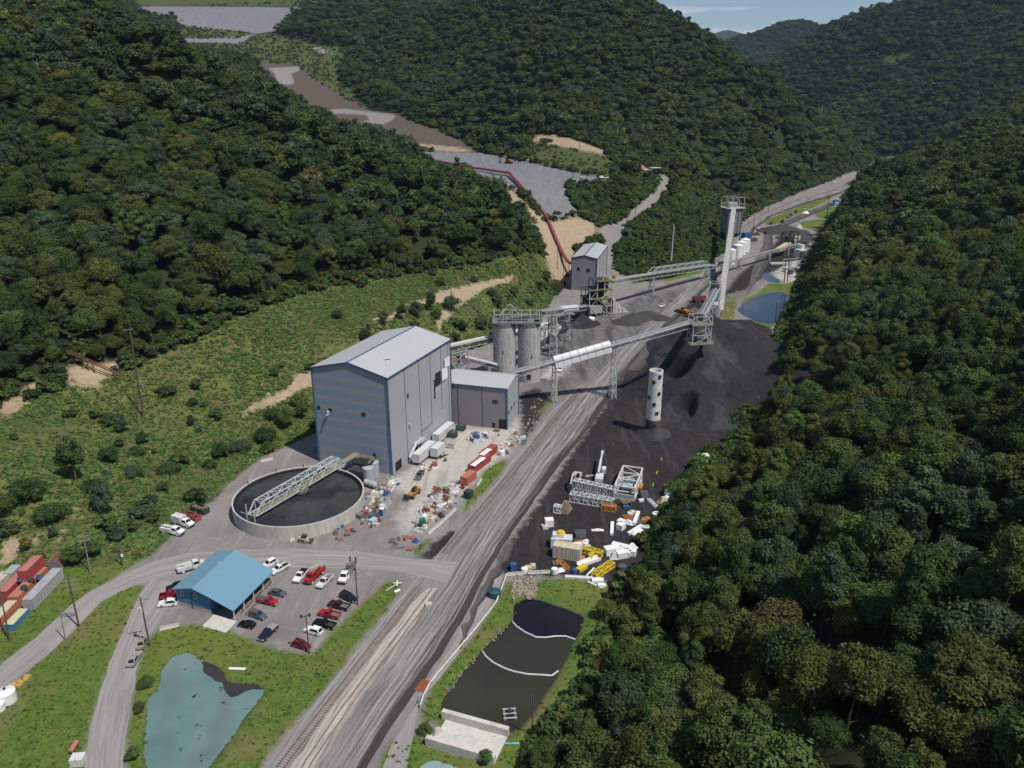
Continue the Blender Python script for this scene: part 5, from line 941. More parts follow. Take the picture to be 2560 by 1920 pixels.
mb = MB(); mb.shell(0, 6.2, 2.80, 2.78, 32); mb.build('coal_stain', mat('coal_stained', (.09, .08, .078), rough=.95, var=.4, streak=True), tube)
for a, z in ((-2.0, 21.5), (-1.2, 23.6), (-1.15, 17.0), (-.25, 20), (-1.75, 12.8), (-1.3, 9.2), (-.3, 14), (-.2, 8), (-2.6, 15), (-1.6, 4.2)):
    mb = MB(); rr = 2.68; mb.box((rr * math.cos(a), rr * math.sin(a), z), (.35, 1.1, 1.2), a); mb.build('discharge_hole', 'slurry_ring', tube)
for z in (3, 6.2, 9.5, 12.5, 15.5, 18.5, 21.5, 24.3): mb = MB(); mb.shell(z - .05, z + .05, 2.79 - z * .0075, 2.79 - z * .0075, 32); mb.build('pour_line', 'pour_joint', tube)
# ------------------------------------------------------------------ belt conveyors
def conveyor(name, label, p, q, w=2.6, h=2.4, panels=20, cover=(0, 1), cover_m='galvanised', bents=(), rail=True, frame_m='galvanised', walk=True, solid=False):
    p = V3(p); q = V3(q); o = thing(name, label, 'conveyor'); d = (q - p); L = d.length; d.normalize(); sd = V3((d.y, -d.x, 0)).normalized(); up = sd.cross(d)
    if up.z < 0: up = -up
    if solid:
        mb = MB(); mb.beam(p + up * h / 2, q + up * h / 2, w, h); mb.build('casing', cover_m, o)
    else:
        mb = MB(); truss(mb, p, q, w, h, panels, .22, .13, False, False); mb.build('truss', frame_m, o)
        mb = MB(); mb.beam(p + up * h, q + up * h, w * .98, .12); mb.build('belt_deck', 'dark_steel', o)
        for c0, c1 in (cover if isinstance(cover[0], tuple) else (cover,)):
            a = p + d * L * c0 + up * (h + .08); b = p + d * L * c1 + up * (h + .08); V = []; n = 9; r = w * .30
            for e in (a, b):
                for i in range(n): t = math.pi * i / (n - 1); V.append(e + sd * (r * math.cos(t)) + up * (r * math.sin(t) * .8))
            mb = MB(); mb.mesh(V, [(i, i + 1, n + i + 1, n + i) for i in range(n - 1)] + [tuple(range(n)), tuple(range(2 * n - 1, n - 1, -1))]); mb.build('belt_cover', cover_m, o)
    if walk and not solid:
        mb = MB(); s_ = sd * (w / 2 + .5); mb.beam(p + s_ + up * (h - .1), q + s_ + up * (h - .1), .9, .08)
        for zz in (.55, 1.1): mb.beam(p + sd * (w / 2 + .95) + up * (h + zz), q + sd * (w / 2 + .95) + up * (h + zz), .08)
        n = int(L / 2.5)
        for i in range(n + 1): c_ = p.lerp(q, i / n) + sd * (w / 2 + .95) + up * h; mb.beam(c_, c_ + V3((0, 0, 1.1)), .07)
        mb.build('walkway', 'pale_steel', o)
    for f, spread in bents:
        c_ = p.lerp(q, f); g0 = h1(c_.x, c_.y); mb = MB(); hd = V3((d.x, d.y, 0)).normalized()
        for e in (-1, 1):
            for k in (-.9, .9):
                mb.beam(V3((c_.x, c_.y, c_.z)) + sd * e * w / 2 + hd * k * .6, V3((c_.x, c_.y, g0)) + sd * e * (w / 2 + spread) + hd * k, .3)
        hgt_ = c_.z - g0; m_ = max(2, int(hgt_ / 3))
        for i in range(m_):
            z0, z1 = g0 + hgt_ * i / m_, g0 + hgt_ * (i + 1) / m_
            def wd(z): return w / 2 + spread * (1 - (z - g0) / max(.1, hgt_))
            for k in (-.8, .8):
                b0 = V3((c_.x, c_.y, 0)) + hd * k; mb.beam(b0 + sd * wd(z0) + V3((0, 0, z0)), b0 - sd * wd(z1) + V3((0, 0, z1)), .14); mb.beam(b0 - sd * wd(z1) + V3((0, 0, z1)), b0 + sd * wd(z1) + V3((0, 0, z1)), .14)
            for e in (-1, 1): mb.beam(V3((c_.x, c_.y, z0)) + sd * e * wd(z0) - hd * .8, V3((c_.x, c_.y, z1)) + sd * e * wd(z1) + hd * .8, .12)
        mb.build('support_bent', frame_m, o)
    return o, d, sd, up
P1 = V3((17.7, 308.5, 16.0)); P2 = V3((41.4, 312.7, 21.6)); dv = P2 - P1
cA = P1 - dv * .80; cB = P1 + dv * 2.46
mat('cover_grey', (.25, .26, .265), rough=.6, var=.2, dirt=(.10, .10, .10), dirtamt=.6)
conv1, dd1, sd1, up1 = conveyor('stacking_conveyor', 'long inclined conveyor crossing the haul road, its middle stretch under a white hood', cA, cB, 2.7, 2.3, 34, ((.0, .24), (.55, 1)), 'cover_grey', ((.245, .9), (.57, 1.0)))
mb = MB(); a = cA.lerp(cB, .245) + up1 * .1; b = cA.lerp(cB, .55) + up1 * .1
for i in range(7):
    p = a.lerp(b, i / 7 + .004); q = a.lerp(b, (i + 1) / 7 - .004); V = []; n = 13
    for e in (p, q):
        for k in range(n): t = math.pi * (k / (n - 1)) ; V.append(e + sd1 * (2.0 * math.cos(t)) + up1 * (.9 + 2.9 * math.sin(t)))
        V[-1] = V[-1]
    V2 = [v - up1 * 1.6 for v in (V[0], V[n - 1], V[n], V[2 * n - 1])]
    mb.mesh(V, [(k, k + 1, n + k + 1, n + k) for k in range(n - 1)] + [tuple(range(n)), tuple(range(2 * n - 1, n - 1, -1))]); mb.mesh([V[0], V[n], V2[2], V2[0]], [(0, 1, 2, 3)]); mb.mesh([V[n - 1], V[2 * n - 1], V2[3], V2[1]], [(0, 1, 2, 3)])
mb.build('hood', 'bright_white', conv1)
# head of the stacker
hd_ = thing('stacker_head', 'railed steel head platform at the end of the inclined conveyor above the coal pile', 'steel tower', (cB.x, cB.y, 0), math.atan2(dd1.y, dd1.x))
mb = MB(); zb = 22.5
for x in (-1, 7):
    for y in (-3, 3): mb.beam((x, y, zb), (x, y, 34.5), .35)
for z in (zb, 26.5, 30.5, 34.5):
    for y in (-3, 3): mb.beam((-1, y, z), (7, y, z), .25)
    for x in (-1, 7): mb.beam((x, -3, z), (x, 3, z), .25)
for z0, z1 in ((zb, 26.5), (26.5, 30.5), (30.5, 34.5)):
    for y in (-3, 3): mb.beam((-1, y, z0), (7, y, z1), .16)
    mb.beam((7, -3, z0), (7, 3, z1), .16); mb.beam((-1, -3, z1), (-1, 3, z0), .16)
mb.build('frame', 'galvanised', hd_)
mb = MB(); mb.box((3, 0, zb + .1), (10, 8, .2)); mb.box((3, 0, 30.6), (9, 7, .2)); mb.box((3, -.5, zb + 2), (3, 3, 2.5)); mb.build('deck', 'grey_steel', hd_)
mb = MB()
for z, X, Y in ((zb, 5, 4), (30.6, 4.5, 3.5)):
    for zz in (.6, 1.2):
        for y in (-Y, Y): mb.beam((3 - X, y, z + zz), (3 + X, y, z + zz), .1)
        for x in (3 - X, 3 + X): mb.beam((x, -Y, z + zz), (x, Y, z + zz), .1)
    for x in np.arange(3 - X, 3 + X + .1, 1.6):
        for y in (-Y, Y): mb.beam((x, y, z), (x, y, z + 1.2), .08)
mb.build('handrail', 'cream_yellow', hd_)
mb = MB(); mb.beam((4, 0, 10), (4, 0, zb), .5); mb.beam((4.6, 0, 10), (4.6, 0, zb), .5); mb.box((5.2, -1.6, zb + 1), (1.2, 1, 1.4)); mb.build('chute', 'dark_steel', hd_)
for z in (15.5, 19.5): mb = MB(); mb.cyl((4.3, -.6, z), (4.3, -.9, z), .35, n=10); mb.build('signal_lamp', 'red_lamp', hd_)
# tie conveyor from the head back to the foot of the loadout belt
t1 = V3((cB.x + 3.5, cB.y + 3, 31)); t2 = V3((118, 446, 14)); conveyor('tie_conveyor', 'short steep conveyor truss with railings between the stacker head and the long loadout tube', t1, t2, 2.8, 2.8, 26, (0, 1), 'cover_grey', ((.55, .6), (.85, .6)))
mb_t = thing('drive_tower', 'steel drive tower at the foot of the long loadout tube beside the far pond', 'steel tower', (116, 441, 0), 1.2); mb = MB()
for x in (-3, 3):
    for y in (-3, 3): mb.beam((x, y, 0), (x, y, 21), .4)
for z in (7, 14, 21):
    for e in (-3, 3): mb.beam((-3, e, z), (3, e, z), .3); mb.beam((e, -3, z), (e, 3, z), .3)
    for e in (-3, 3): mb.beam((-3, e, z - 7), (3, e, z), .2); mb.beam((e, -3, z), (e, 3, z - 7), .2)
mb.build('frame', 'galvanised', mb_t); mb = MB(); mb.box((0, 0, 17.5), (4, 4, 5)); mb.build('drive_box', 'dark_steel', mb_t)
mb = MB(); mb.mesh([(-4, -9, 0), (1, -9, 0), (1, 6, 0), (-4, 6, 0), (-4, -9, .4), (1, -9, .4), (1, 6, 14), (-4, 6, 14)], [(0, 3, 2, 1), (4, 5, 6, 7), (0, 1, 5, 4), (1, 2, 6, 5), (2, 3, 7, 6), (3, 0, 4, 7)])
# long loadout tube and bin
u1 = V3((121.5, 447, 1.0)); u2 = V3((186.5, 672, 30.8)); lt, _, _, _ = conveyor('loadout_conveyor', 'very long straight pale box conveyor climbing to the top of the dark loadout bin', u1, u2, 3.7, 2.6, cover_m=mat('tube_casing', (.40, .395, .375), rough=.7, var=.12, dirt=(.2, .19, .18), dirtamt=.5, scale=.3), solid=True, bents=((.35, .5), (.7, .5), (.9, .5)))
mb = MB(); dU = (u2 - u1).normalized()
for k in range(1, 38): c_ = u1.lerp(u2, k / 38) + V3((0, 0, 1.3)); mb.beam(c_ - dU * .09, c_ + dU * .09, 3.8, 2.7)
mb.build('casing_rib', 'grey_steel', lt)
mb = MB(); mb.box((u1.x - 1.5, u1.y + 1, 3.5), (8.5, 4, 7), 1.25); mb.build('foundation', 'pale_concrete', lt)
lb = thing('loadout_bin', 'tall dark grey loadout bin with an open head frame where the long tube ends', 'bin', (188.5, 684, 0), .25)
mb = MB(); mb.box((0, 0, 21), (13.5, 12, 21)); mb.build('bin_body', 'sheet_dark', lb)
mb = MB()
for x in (-6.4, 0, 6.4):
    for y in (-5.6, 5.6): mb.beam((x, y, 0), (x, y, 10.5), .8)
for x in (-6, -3, 0, 3, 6): mb.beam((x, -6.2, 10.5), (x, -6.2, 31), .5)
mb.build('leg', 'grey_steel', lb)
mb = MB(); mb.mesh([(-7, -6, 10.5), (0, -6, 10.5), (0, 6, 10.5), (-7, 6, 10.5), (-5, -2, 6.5), (-2, -2, 6.5), (-2, 2, 6.5), (-5, 2, 6.5)], [(0, 1, 5, 4), (1, 2, 6, 5), (2, 3, 7, 6), (3, 0, 4, 7), (4, 5, 6, 7)]); mb.mesh([(0, -6, 10.5), (7, -6, 10.5), (7, 6, 10.5), (0, 6, 10.5), (2, -2, 6.5), (5, -2, 6.5), (5, 2, 6.5), (2, 2, 6.5)], [(0, 1, 5, 4), (1, 2, 6, 5), (2, 3, 7, 6), (3, 0, 4, 7), (4, 5, 6, 7)]); mb.build('hopper', 'dark_steel', lb)
mb = MB()
for x in (-7.5, -2.5, 2.5, 7.5):
    for y in (-6, 6): mb.beam((x, y, 31.5), (x, y, 40.5), .35)
for z in (35, 40.5):
    for y in (-6, 6): mb.beam((-7.5, y, z), (7.5, y, z), .3)
    for x in (-7.5, 7.5): mb.beam((x, -6, z), (x, 6, z), .3)
mb.box((0, 0, 31.7), (17.5, 15, .3)); mb.box((-1, 0, 34), (7, 6, 4)); mb.build('head_frame', 'galvanised', lb)
mb = MB()
for zz in (32.5, 33.1):
    for y in (-7.4, 7.4): mb.beam((-8.6, y, zz), (8.6, y, zz), .12)
mb.build('handrail', 'cream_yellow', lb)
# overland conveyor from the breaker
K0 = V3((89.3, 494.6, 12.3)); K1 = V3((138.7, 546.8, 7.2)); kd = K1 - K0
oc, od, os_, ou = conveyor('overland_conveyor', 'long level conveyor truss running from the breaker station past the long tube to the substation', K0 - kd * .72, K1, 2.8, 2.6, 40, (0, 1), 'cover_grey', ((.42, .5), (.98, .5)))
conveyor('overland_conveyor', 'low far stretch of conveyor descending behind the long tube to the crusher yard', K1 + kd * .02, K0 + kd * 3.0 - V3((0, 0, -8)), 2.4, 1.6, 40, (0, 1), 'cover_grey', ((.3, .3), (.62, .3), (.85, .3)), walk=False)
up_ = thing('steel_gantry', 'arched steel transfer frame riding on the middle of the level conveyor', 'steel frame'); mb = MB(); a = K0 - kd * .04 + V3((0, 0, 3)); b = K0 + kd * .96 + V3((0, 0, 3)); truss(mb, a, b, 3.4, 3.0, 16, .22, .13, True, True); mb.build('truss', 'pale_steel', up_)
# conveyors around the plant
conveyor('plant_conveyor', 'pale hooded conveyor from the back of the tall plant to behind the silos', (-27.5, 311, 21.0), (20, 388, 9.5), 2.6, 2.4, 24, (0, 1), 'white_paint', ((.5, .5), (.9, .5)))
conveyor('plant_conveyor', 'second shorter white conveyor tube sloping down left of the silos', (-22.5, 318, 15.5), (-7.5, 330, 7.5), 2.2, 1.6, 10, (0, 1), 'white_paint', ((.8, .2),))
conveyor('silo_conveyor', 'belt conveyor with a white hood from the silo tops down to the breaker station', (12, 341, 28.3), (42, 441, 5.0), 2.4, 2.2, 26, ((0, .38), (.78, 1)), 'cover_grey', ((.28, .6), (.55, .6)))
mb = MB(); h_o = thing('conveyor_hood', 'white hooped hood over the belt between the silos and the breaker station', 'hood'); a = V3((12, 341, 28.3)).lerp(V3((42, 441, 5.0)), .42); b = V3((12, 341, 28.3)).lerp(V3((42, 441, 5.0)), .76)
for i in range(8): mb.cyl(a.lerp(b, i / 8 + .004) + V3((0, 0, 1.6)), a.lerp(b, (i + 1) / 8 - .004) + V3((0, 0, 1.6)), 1.9, n=16)
mb.build('hood', 'bright_white', h_o)
pf = thing('transfer_platform', 'open steel transfer platform between the tall plant and the silos', 'steel frame', (-24, 314, 0), .7); mb = MB()
for x in (-4, 0, 4):
    for y in (-4, 4): mb.beam((x, y, 0), (x, y, 21), .35)
for z in (5, 10, 15.5, 21):
    for y in (-4, 4): mb.beam((-4, y, z), (4, y, z), .28); mb.beam((-4, y, z - 5), (4, y, z), .18)
    for x in (-4, 4): mb.beam((x, -4, z), (x, 4, z), .28); mb.beam((x, 4, z - 5), (x, -4, z), .18)
mb.build('frame', 'galvanised', pf); mb = MB(); mb.box((0, 0, 15.7), (8.6, 8.6, .25)); mb.box((0, 0, 10.2), (8.4, 8.4, .2)); mb.build('deck', 'grey_steel', pf); mb = MB(); mb.box((2, -2, 17.3), (2.6, 2, 2.6)); mb.box((-2, 1, 12), (3, 3, 3)); mb.build('drive_box', 'grey_steel', pf); mb = MB(); mb.box((-3.2, -4.2, 18.2), (.8, .3, 1.6)); mb.build('drive_guard', 'orange_paint', pf)
# tangle of frames under the silo conveyor
sb = thing('screen_tower', 'tangled steel screen tower with chutes right of the two silos', 'steel tower', (24, 378, 0), .4); mb = MB()
for x in (-5, 0, 5):
    for y in (-4, 4): mb.beam((x, y, 0), (x * .9, y * .9, 17), .32)
for z in (4, 8.5, 13, 17):
    for y in (-4, 4): mb.beam((-5, y, z), (5, y, z), .25); mb.beam((-5, y, z - 4), (0, y, z), .16); mb.beam((5, y, z - 4), (0, y, z), .16)
    for x in (-5, 5): mb.beam((x, -4, z), (x, 4, z), .25); mb.beam((x, -4, z - 4), (x, 4, z), .16)
mb.build('frame', 'grey_steel', sb); mb = MB(); mb.beam((-4, 0, 5), (5, 0, 13), 2.4, 1.2); mb.beam((-3, 2, 12), (-6, 2, 4), 1.2); mb.box((3, -2, 14.5), (3, 2.5, 2.5)); mb.build('chute', 'grey_steel', sb); mb = MB(); mb.beam((-5.5, -3, 10), (-1, -2, 14), 2.0, 1.6); mb.build('duct', 'white_paint', sb)
# breaker station
bs = thing('breaker_station', 'many-storeyed steel breaker station with stairs and concrete wing walls in front of the transfer house', 'steel tower', (49.5, 452, 0), .33); mb = MB()
for x in (-7, -2.3, 2.3, 7):
    for y in (-6, 0, 6): mb.beam((x, y, 0), (x, y, 20 if x > -5 else 15), .45)
for z in (5, 10, 15, 20):
    for y in (-6, 0, 6): mb.beam((-7 if z < 16 else -2.3, y, z), (7, y, z), .35)
    for x in (-7, 2.3, 7): mb.beam((x, -6, z if z < 16 or x > 0 else 15), (x, 6, z if z < 16 or x > 0 else 15), .35)
    mb.beam((-7, -6, z - 5), (-2.3, -6, z if z < 16 else 15), .2); mb.beam((7, -6, z - 5), (2.3, -6, z), .2)
mb.build('frame', 'galvanised', bs)
mb = MB(); [mb.box((0, 0, z), (15, 13, .3)) for z in (5, 10, 15.1)]; mb.box((2.4, 0, 20.1), (10, 13, .3)); mb.build('deck', 'dark_steel', bs)
mb = MB(); mb.box((-2, 1.5, 7.5), (9, 8, 4.5)); mb.box((1, 1, 12.6), (8, 7, 4.6)); mb.beam((-9, -3, 6), (-3, 0, 13), 3, 2); mb.box((4, 1, 17.5), (5, 6, 4)); mb.box((-4, -3, 2.5), (6, 5, 5)); mb.build('breaker_box', 'dark_steel', bs)
mb = MB(); mb.beam((-2, -7, 10), (4, -7, 5.2), 1.2, .25); mb.beam((-6, -7, 5.2), (-2, -7, 0), 1.2, .25); mb.beam((5, -7, 15), (0, -7, 10.2), 1.2, .25)
for z in (5, 10, 15, 20):
    for zz in (.6, 1.2): mb.beam((-7.6 if z < 16 else -2.5, -6.8, z + zz), (7.6, -6.8, z + zz), .1); mb.beam((7.6, -6.8, z + zz), (7.6, 6.8, z + zz), .1)
    for x in np.arange(-7.5 if z < 16 else -2.5, 7.6, 1.7): mb.beam((x, -6.8, z), (x, -6.8, z + 1.2), .08)
mb.build('stair', 'cream_yellow', bs)
mb = MB(); mb.box((10.2, 1, 4.2), (1.2, 9, 8.4)); mb.mesh([(11, -3.5, 0), (20, -3.5, 0), (11, -3.5, 7.5), (11, -2.8, 0), (20, -2.8, 0), (11, -2.8, 7.5)], [(0, 1, 2), (5, 4, 3), (0, 3, 4, 1), (1, 4, 5, 2), (2, 5, 3, 0)]); mb.mesh([(11, 4.5, 0), (20, 4.5, 0), (11, 4.5, 7.5), (11, 5.2, 0), (20, 5.2, 0), (11, 5.2, 7.5)], [(0, 1, 2), (5, 4, 3), (0, 3, 4, 1), (1, 4, 5, 2), (2, 5, 3, 0)])
for x in (13.5, 16): mb.box((x, -3.7, 1.6), (.4, .4, 3.2))
mb.build('wing_wall', 'concrete', bs)
mb = MB(); mb.box((8.3, -5.6, 22.4), (1.6, 1.6, 2)); mb.cyl((1.2, -5, 21), (1.2, -5, 22.4), .9, n=12); mb.build('motor', 'orange_paint', bs)
ec = G(1285, 683); e_o = thing('electrical_shed', 'pale grey electrical shed on legs in front of the breaker station', 'shed', (ec.x, ec.y, 0), .33); mb = MB(); mb.box((0, 0, 4.2), (7.5, 3.2, 4.4)); mb.build('cabin', 'sheet_grey', e_o)
mb = MB(); [mb.box((x, y, 1), (.4, .4, 2)) for x in (-3, 0, 3) for y in (-1.2, 1.2)]; mb.build('leg', 'grey_steel', e_o)
# red-covered overland belt up the spoil slope
rb1 = V3((46, 545, 11)); rb2 = V3(PT(1101, 384, 700)); rb2.z = h1(rb2.x, rb2.y) + 3.2; rb3 = V3(PT(905, 346, 840)); rb3.z = h1(rb3.x, rb3.y) + 3
def red_belt(a, b, label, lift=2.4):
    o = thing('belt_conveyor', label, 'conveyor'); n = 24; P = []
    for i in range(n + 1):
        c_ = a.lerp(b, i / n); P.append(V3((c_.x, c_.y, c_.z if i in (0, n) else h1(c_.x, c_.y) + lift)))
    for _ in range(6): P = [P[0]] + [V3((P[i].x, P[i].y, max(h1(P[i].x, P[i].y) + 1.3, (P[i - 1].z + P[i].z + P[i + 1].z) / 3))) for i in range(1, n)] + [P[-1]]
    sd = V3(((b - a).y, -(b - a).x, 0)).normalized(); mb = MB(); [mb.beam(p, q, 2.4, .6) for p, q in zip(P[:-1], P[1:])]; mb.build('frame', 'dark_steel', o)
    mb = MB(); V = []; m = 7
    for e in P:
        for i in range(m): t = math.pi * i / (m - 1); V.append(e + sd * 1.25 * math.cos(t) + V3((0, 0, .35 + 1.1 * math.sin(t))))
    mb.mesh(V, [(r * m + i, r * m + i + 1, (r + 1) * m + i + 1, (r + 1) * m + i) for r in range(n) for i in range(m - 1)]); mb.build('belt_cover', mat('belt_red', (.22, .05, .052), rough=.6, var=.2, dirt=(.40, .22, .20), dirtamt=.4, scale=.3), o)
    mb = MB()
    for c_ in P:
        for e in (-1, 1): mb.beam(c_ + sd * e * .9, V3((c_.x + sd.x * e * 1.1, c_.y + sd.y * e * 1.1, h1(c_.x, c_.y) - .2)), .22)
    mb.build('trestle', 'dark_steel', o); return o
red_belt(rb1, rb2, 'red-covered belt conveyor climbing the tan slope from the transfer house'); red_belt(rb2, rb3, 'upper red-covered belt conveyor running level along the edge of the mine bench')
# ------------------------------------------------------------------ coal stockpile
def heap(name, label, cat, peaks, x0, x1, y0, y1, m, st=.9, slope=.72, seed=3, cuts=(), rough=1.0):
    xs = np.arange(x0, x1, st); ys = np.arange(y0, y1, st); X, Y = np.meshgrid(xs, ys); Zh = np.full(X.shape, -5.0)
    wob = 1 + .40 * fbm(X / 14, Y / 14, seed, 4)
    for px_, py_, h_, fl, *sp_ in peaks: Zh = np.maximum(Zh, h_ - np.maximum(0, np.hypot(X - px_, Y - py_) - fl) * (sp_[0] if sp_ else slope) * wob)
    Zh = Zh + (fbm(X / 6, Y / 6, seed + 1, 4) * 1.3 + fbm(X / 1.6, Y / 1.6, seed + 3, 2) * .35) * rough * sstep(0, 4, Zh)
    for cx_, cy_, r_, sl_ in cuts: Zh = np.minimum(Zh, .1 + np.maximum(0, np.hypot(X - cx_, (Y - cy_) * .45) - r_) * sl_)
    base = hgt(X.ravel(), Y.ravel()).reshape(X.shape); keep = np.maximum.reduce([Zh[:-1, :-1], Zh[1:, :-1], Zh[:-1, 1:], Zh[1:, 1:]]) > -.4
    mm_ = grid_mesh(name, X, Y, np.maximum(Zh, -.6) + np.maximum(base, 0), keep); mm_.materials.append(m); o = link(bpy.data.objects.new(name, mm_)); return tag(o, label, cat)
cq = NT('coal'); cc = cq.mix(cq.noise(.3, 5), (.025, .0245, .027), (.044, .043, .047)); cc = cq.mix(cq.ramp(cq.noise(.07, 4, cq.stretch((1, .35, 1), rot=.5)), .52, .60, 0, .6), cc, (.088, .085, .090)); cc = cq.mix(cq.ramp(cq.noise(.35, 5, cq.stretch((1, .2, 1), rot=-.4)), .55, .7, 0, .5), cc, (.014, .0135, .015)); cq.bump(cq.math('ADD', cq.noise(2.2, 5, rough=.7), cq.noise(.5, 4)), .9, .7); COALM = cq.done(cc, .9, .2)
heap('coal_stockpile', 'great black coal stockpile heaped under the stacker head beside the wooded slope', 'coal pile', [(82, 324, 18.5, .6, .60), (88, 340, 17, 2, .64), (93, 356, 16.5, 3, .64), (98, 379, 18.5, 2, .64), (106, 345, 13, 8, .62), (113, 368, 12.5, 8, .62), (101, 314, 9, 9, .5), (116, 392, 9, 8, .6), (88, 297, 4, 8, .33), (121, 345, 8, 7, .5), (77, 298, 8.5, 3, .5), (72, 288, 4.5, 2, .45)], 40, 150, 250, 430, COALM, .8, .62, 3, cuts=((68.5, 293, 3.2, 2.6), (69, 330, 4.0, 2.2), (92, 281, 3.0, 1.5)))
heap('coal_cone', 'low cone of coal fines around the foot of the concrete tube', 'coal pile', [(ct.x, ct.y, 2.4, 2.6)], 35, 75, 250, 300, COALM, .8, .5, 9)
gq = NT('raw_coal'); GC = gq.done(gq.mix(gq.noise(.6, 5), (.035, .034, .034), (.085, .08, .078)), .95)
heap('raw_coal_heap', 'grey raw coal heap spilling from the wing walls of the breaker station', 'coal pile', [(72, 440, 3.0, 2), (79, 446, 2.4, 3), (66, 432, 2.0, 4), (86, 440, 1.6, 3)], 50, 110, 415, 480, GC, 1.0, .4, 13)
heap('raw_coal_heap', 'dark raw coal cone between the silo conveyor and the electrical shed', 'coal pile', [(38, 430, 5.5, 1), (33, 436, 3.5, 2)], 15, 60, 405, 460, COALM, 1.0, .5, 15)
heap('raw_coal_heap', 'grey coal bank in the far crusher yard near the black frame', 'coal pile', [(G(1690, 500).x, G(1690, 500).y, 5, 8), (G(1720, 515).x, G(1720, 515).y, 4, 6)], 190, 330, 640, 860, GC, 2.0, .3, 17)
# ------------------------------------------------------------------ vehicles
def wheel(o, x, y, r, wd=.26, rimm='rim_alloy'):
    s = 1 if y > 0 else -1; mb = MB(); mb.cyl((x, y - wd / 2, r), (x, y + wd / 2, r), r, n=14); t = mb.build('wheel', 'tread_rubber', o)
    mb = MB(); mb.cyl((x, y + s * wd * .42, r), (x, y + s * wd * .56, r), r * .62, n=12); mb.build('rim', rimm, t)
def frustum(x0, x1, x0t, x1t, w, wt, z0, z1):
    V = [(x0, -w / 2, z0), (x1, -w / 2, z0), (x1, w / 2, z0), (x0, w / 2, z0), (x0t, -wt / 2, z1), (x1t, -wt / 2, z1), (x1t, wt / 2, z1), (x0t, wt / 2, z1)]
    return V, [(3, 2, 1, 0), (4, 5, 6, 7), (0, 1, 5, 4), (1, 2, 6, 5), (2, 3, 7, 6), (3, 0, 4, 7)]
def face_inset(V, f, k, out=.02):
    P = [V3(V[i]) for i in f]; c = sum(P, V3()) / 4; n = (P[1] - P[0]).cross(P[3] - P[0]).normalized(); return [tuple(c + (p - c) * k + n * out) for p in P]
def greenhouse(o, V, Fc, paint, rear_dark=False):
    mb = MB(); mb.mesh(V, Fc); mb.build('cabin', paint, o)
    for nm, f, k in (('side_window', Fc[2], .84), ('windscreen', Fc[3], .88), ('side_window', Fc[4], .84), ('rear_window', Fc[5], .82)):
        mb = MB(); mb.mesh(face_inset(V, f, k), [(0, 1, 2, 3)]); mb.build(nm, 'glass', o)
def lights(o, L, W, z=.8, zr=None):
    for e in (-1, 1):
        mb = MB(); mb.box((L / 2, e * W * .38, z), (.08, .34, .18)); mb.build('headlight', 'headlamp', o)
        mb = MB(); mb.box((-L / 2, e * W * .43, zr or z + .05), (.08, .16, .3)); mb.build('tail_light', 'tail_lamp', o)
PG = 'vehicles parked around the plant'
def at_px(nose, tail): a = G(*nose); b = G(*tail); c = (a + b) / 2; return (c.x, c.y, 0.025), axis(b, a), (a - b).length
def pickup(nose, tail, paint, label, bed_m='dark_steel', L=5.7, lift=0.0, cover=None):
    loc, rz, _ = at_px(nose, tail); o = thing('pickup_truck', label, 'pickup truck', loc, rz, PG); W = 1.98; xb = -L * .5; xc = -L * .08; z0 = .48 + lift
    mb = MB(); mb.side([(xc - .02, z0), (L / 2 - .05, z0), (L / 2, z0 + .2), (L / 2 - .03, .98 + lift), (L * .2, 1.15 + lift), (xc - .02, 1.18 + lift)], W); mb.build('body', paint, o)
    V, Fc = frustum(xc, L * .215, xc + .18, L * .09, W * .95, W * .76, 1.16 + lift, 1.86 + lift); greenhouse(o, V, Fc, paint)
    mb = MB(); mb.box(((xb + xc) / 2, 0, .72 + lift), (xc - xb, W * .97, .1)); h = .5
    for e in (-1, 1): mb.box(((xb + xc) / 2, e * (W / 2 - .07), .93 + lift), (xc - xb, .12, h))
    mb.box((xb + .06, 0, .93 + lift), (.1, W, h)); mb.box((xc - .07, 0, .93 + lift), (.1, W, h)); mb.box(((xb + xc) / 2, 0, .60 + lift), (xc - xb, W * .96, .22)); mb.build('bed', paint, o)
    mb = MB(); mb.box(((xb + xc) / 2, 0, .79 + lift), (xc - xb - .2, W - .28, .05)); mb.build('bed_liner', bed_m, o)
    if cover: mb = MB(); mb.box(((xb + xc) / 2, 0, 1.2 + lift), (xc - xb - .1, W - .1, .06)); mb.build('bed_cover', cover, o)
    for x in (L * .31, -L * .30):
        for e in (-1, 1): wheel(o, x, e * (W / 2 - .11), .40)
    mb = MB(); mb.box((L / 2 + .03, 0, .6 + lift), (.14, W * .95, .2)); mb.box((xb - .03, 0, .6 + lift), (.14, W * .9, .18)); mb.build('bumper', 'rim_alloy', o); lights(o, L, W, .85 + lift); return o
